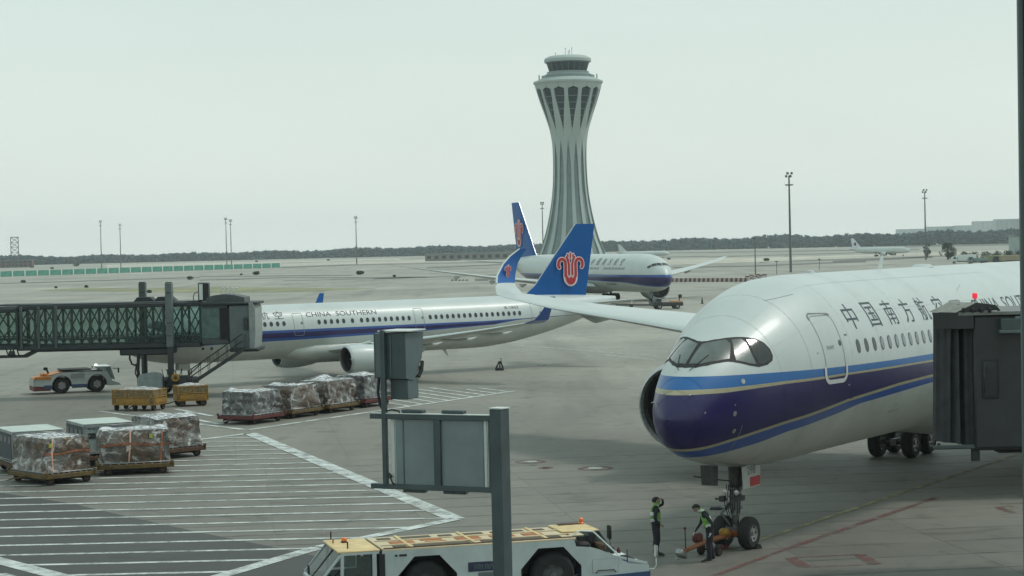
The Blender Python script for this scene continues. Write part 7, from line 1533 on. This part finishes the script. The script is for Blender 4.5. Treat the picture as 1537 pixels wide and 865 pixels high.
def base_body(lean=0.0, dz=0.0, spread=.10, step=.0):
    J, B = {}, []
    J['pelvis'] = (0, 0, .98, (.15, .13)); c, s_ = cos(lean), sin(lean); L = lambda h, x=0, y=0: (h*s_ + x*c, y, .98 + h*c - x*s_)
    J['waist'] = (*L(.16), (.15, .125)); J['chest'] = (*L(.34), (.17, .14)); J['upper'] = (*L(.46), (.145, .115)); J['neck'] = (*L(.56, .01), .058)
    B += [('pelvis', 'waist', 'torso'), ('waist', 'chest', 'torso'), ('chest', 'upper', 'torso'), ('upper', 'neck', 'torso')]
    for k, sg in (('r', -1), ('l', 1)):
        J[k+'hip'] = (0, sg*.085, .90, .112); J[k+'knee'] = (.03 + sg*step*.5, sg*spread, .50, .082); J[k+'calf'] = (.0 + sg*step*.8, sg*spread, .34, .078); J[k+'ankle'] = (-.02 + sg*step, sg*spread, .10, .058); J[k+'ball'] = (.13 + sg*step, sg*(spread+.01), .045, (.046, .034)); J[k+'toe'] = (.21 + sg*step, sg*(spread+.015), .035, (.036, .026)); J[k+'heel'] = (-.07 + sg*step, sg*spread, .045, .036)
        B += [('pelvis', k+'hip', 'legs'), (k+'hip', k+'knee', 'legs'), (k+'knee', k+'calf', 'legs'), (k+'calf', k+'ankle', 'legs'), (k+'ankle', k+'ball', 'shoe'), (k+'ball', k+'toe', 'shoe'), (k+'ankle', k+'heel', 'shoe')]
        J[k+'shoulder'] = (*L(.45, 0, sg*.185), .062); B.append(('upper', k+'shoulder', 'top'))
    return J, B, L
# standing man, shading his eyes
J, B, L = base_body(0.0)
J['head'] = (.035, 0, 1.665, (.088, .100)); J['crown'] = (.03, 0, 1.745, .078); J['jaw'] = (.055, 0, 1.60, .058); B += [('neck', 'jaw', 'skin'), ('jaw', 'head', 'skin'), ('head', 'crown', 'skin')]
J['relbow'] = (-.05, -.25, 1.18, .050); J['rwrist'] = (.07, -.20, .97, .032); B += [('rshoulder', 'relbow', 'top'), ('relbow', 'rwrist', 'top')]; hand(J, B, 'r', J['rwrist'][:3], (.8, .35, -.35), 'skin', .5, (0, .6, -.6))
J['lelbow'] = (.24, .30, 1.50, .044); J['lwrist'] = (.22, .14, 1.66, .028); B += [('lshoulder', 'lelbow', 'top'), ('lelbow', 'lwrist', 'top')]; hand(J, B, 'l', J['lwrist'][:3], (-.15, -.95, .25), 'skin', .25, (0, 0, -1))
g1 = gp(985, 834.5); person((g1.x, g1.y, 0), radians(4), 'standing ground worker in dark clothes and green vest, hand raised to his brow', J, B, CLOTH2, cap=True)
# worker bending over the tow bar, facing left
J, B, L = base_body(.30, spread=.11, step=.06)
hp_ = L(.68, .14); J['head'] = (*hp_, (.088, .098)); J['crown'] = (*L(.745, .185), .076); J['jaw'] = (*L(.60, .10), .056); B += [('neck', 'jaw', 'skin'), ('jaw', 'head', 'skin'), ('head', 'crown', 'skin')]
J['relbow'] = (.20, -.22, 1.10, .044); J['rwrist'] = (.36, -.14, .88, .028); B += [('rshoulder', 'relbow', 'top'), ('relbow', 'rwrist', 'top')]; hand(J, B, 'r', J['rwrist'][:3], (.5, 0, -.85), 'glove', .7, (-.8, .2, -.5))
J['lelbow'] = (-.02, .28, 1.14, .044); J['lwrist'] = (.02, .24, .90, .028); B += [('lshoulder', 'lelbow', 'top'), ('lelbow', 'lwrist', 'top')]; hand(J, B, 'l', J['lwrist'][:3], (.2, -.1, -.95), 'glove', .6, (.7, -.3, 0))
g2 = gp(1062, 843); person((g2.x+.10, g2.y, 0), radians(184), 'ground worker in green vest leaning over the orange tow bar by the nose wheels', J, B, CLOTH2)

# ------------------------------------------------------------------ window frame at the right edge, then the haze
t = thing('window_mullion', 'dark metal window frame upright along the right edge of the picture', 'window frame', (.7575, 3.0, 8.6)); t.rotation_euler = (0, radians(.28), 0)
mb = MB(); mb.bev((.004, 0, 1.4), (.008, .012, 3.4), mat('frame_metal', (.055, .085, .085), .5, grime=.2), .001); mb.build('metal_edge', t); mb = MB(); mb.bev((.0565, .0, 1.4), (.10, .016, 3.4), DARK, .0005); mb.build('black_edge_strip', t)  # black strip added to stand in for the picture's black border
HZ = bpy.data.materials.new('haze_air'); HZ.use_nodes = True; n_, l_ = HZ.node_tree.nodes, HZ.node_tree.links; n_.remove(n_['Principled BSDF'])
pv = n_.new('ShaderNodeVolumePrincipled'); pv.inputs['Color'].default_value = (.84, .94, .97, 1); pv.inputs['Density'].default_value = .0001; pv.inputs['Anisotropy'].default_value = .15; l_.new(pv.outputs[0], n_['Material Output'].inputs['Volume'])
mb = MB(); mb.box((0, 3250, 56), (10400, 7000, 114), HZ); mb.build('haze', kind='stuff')
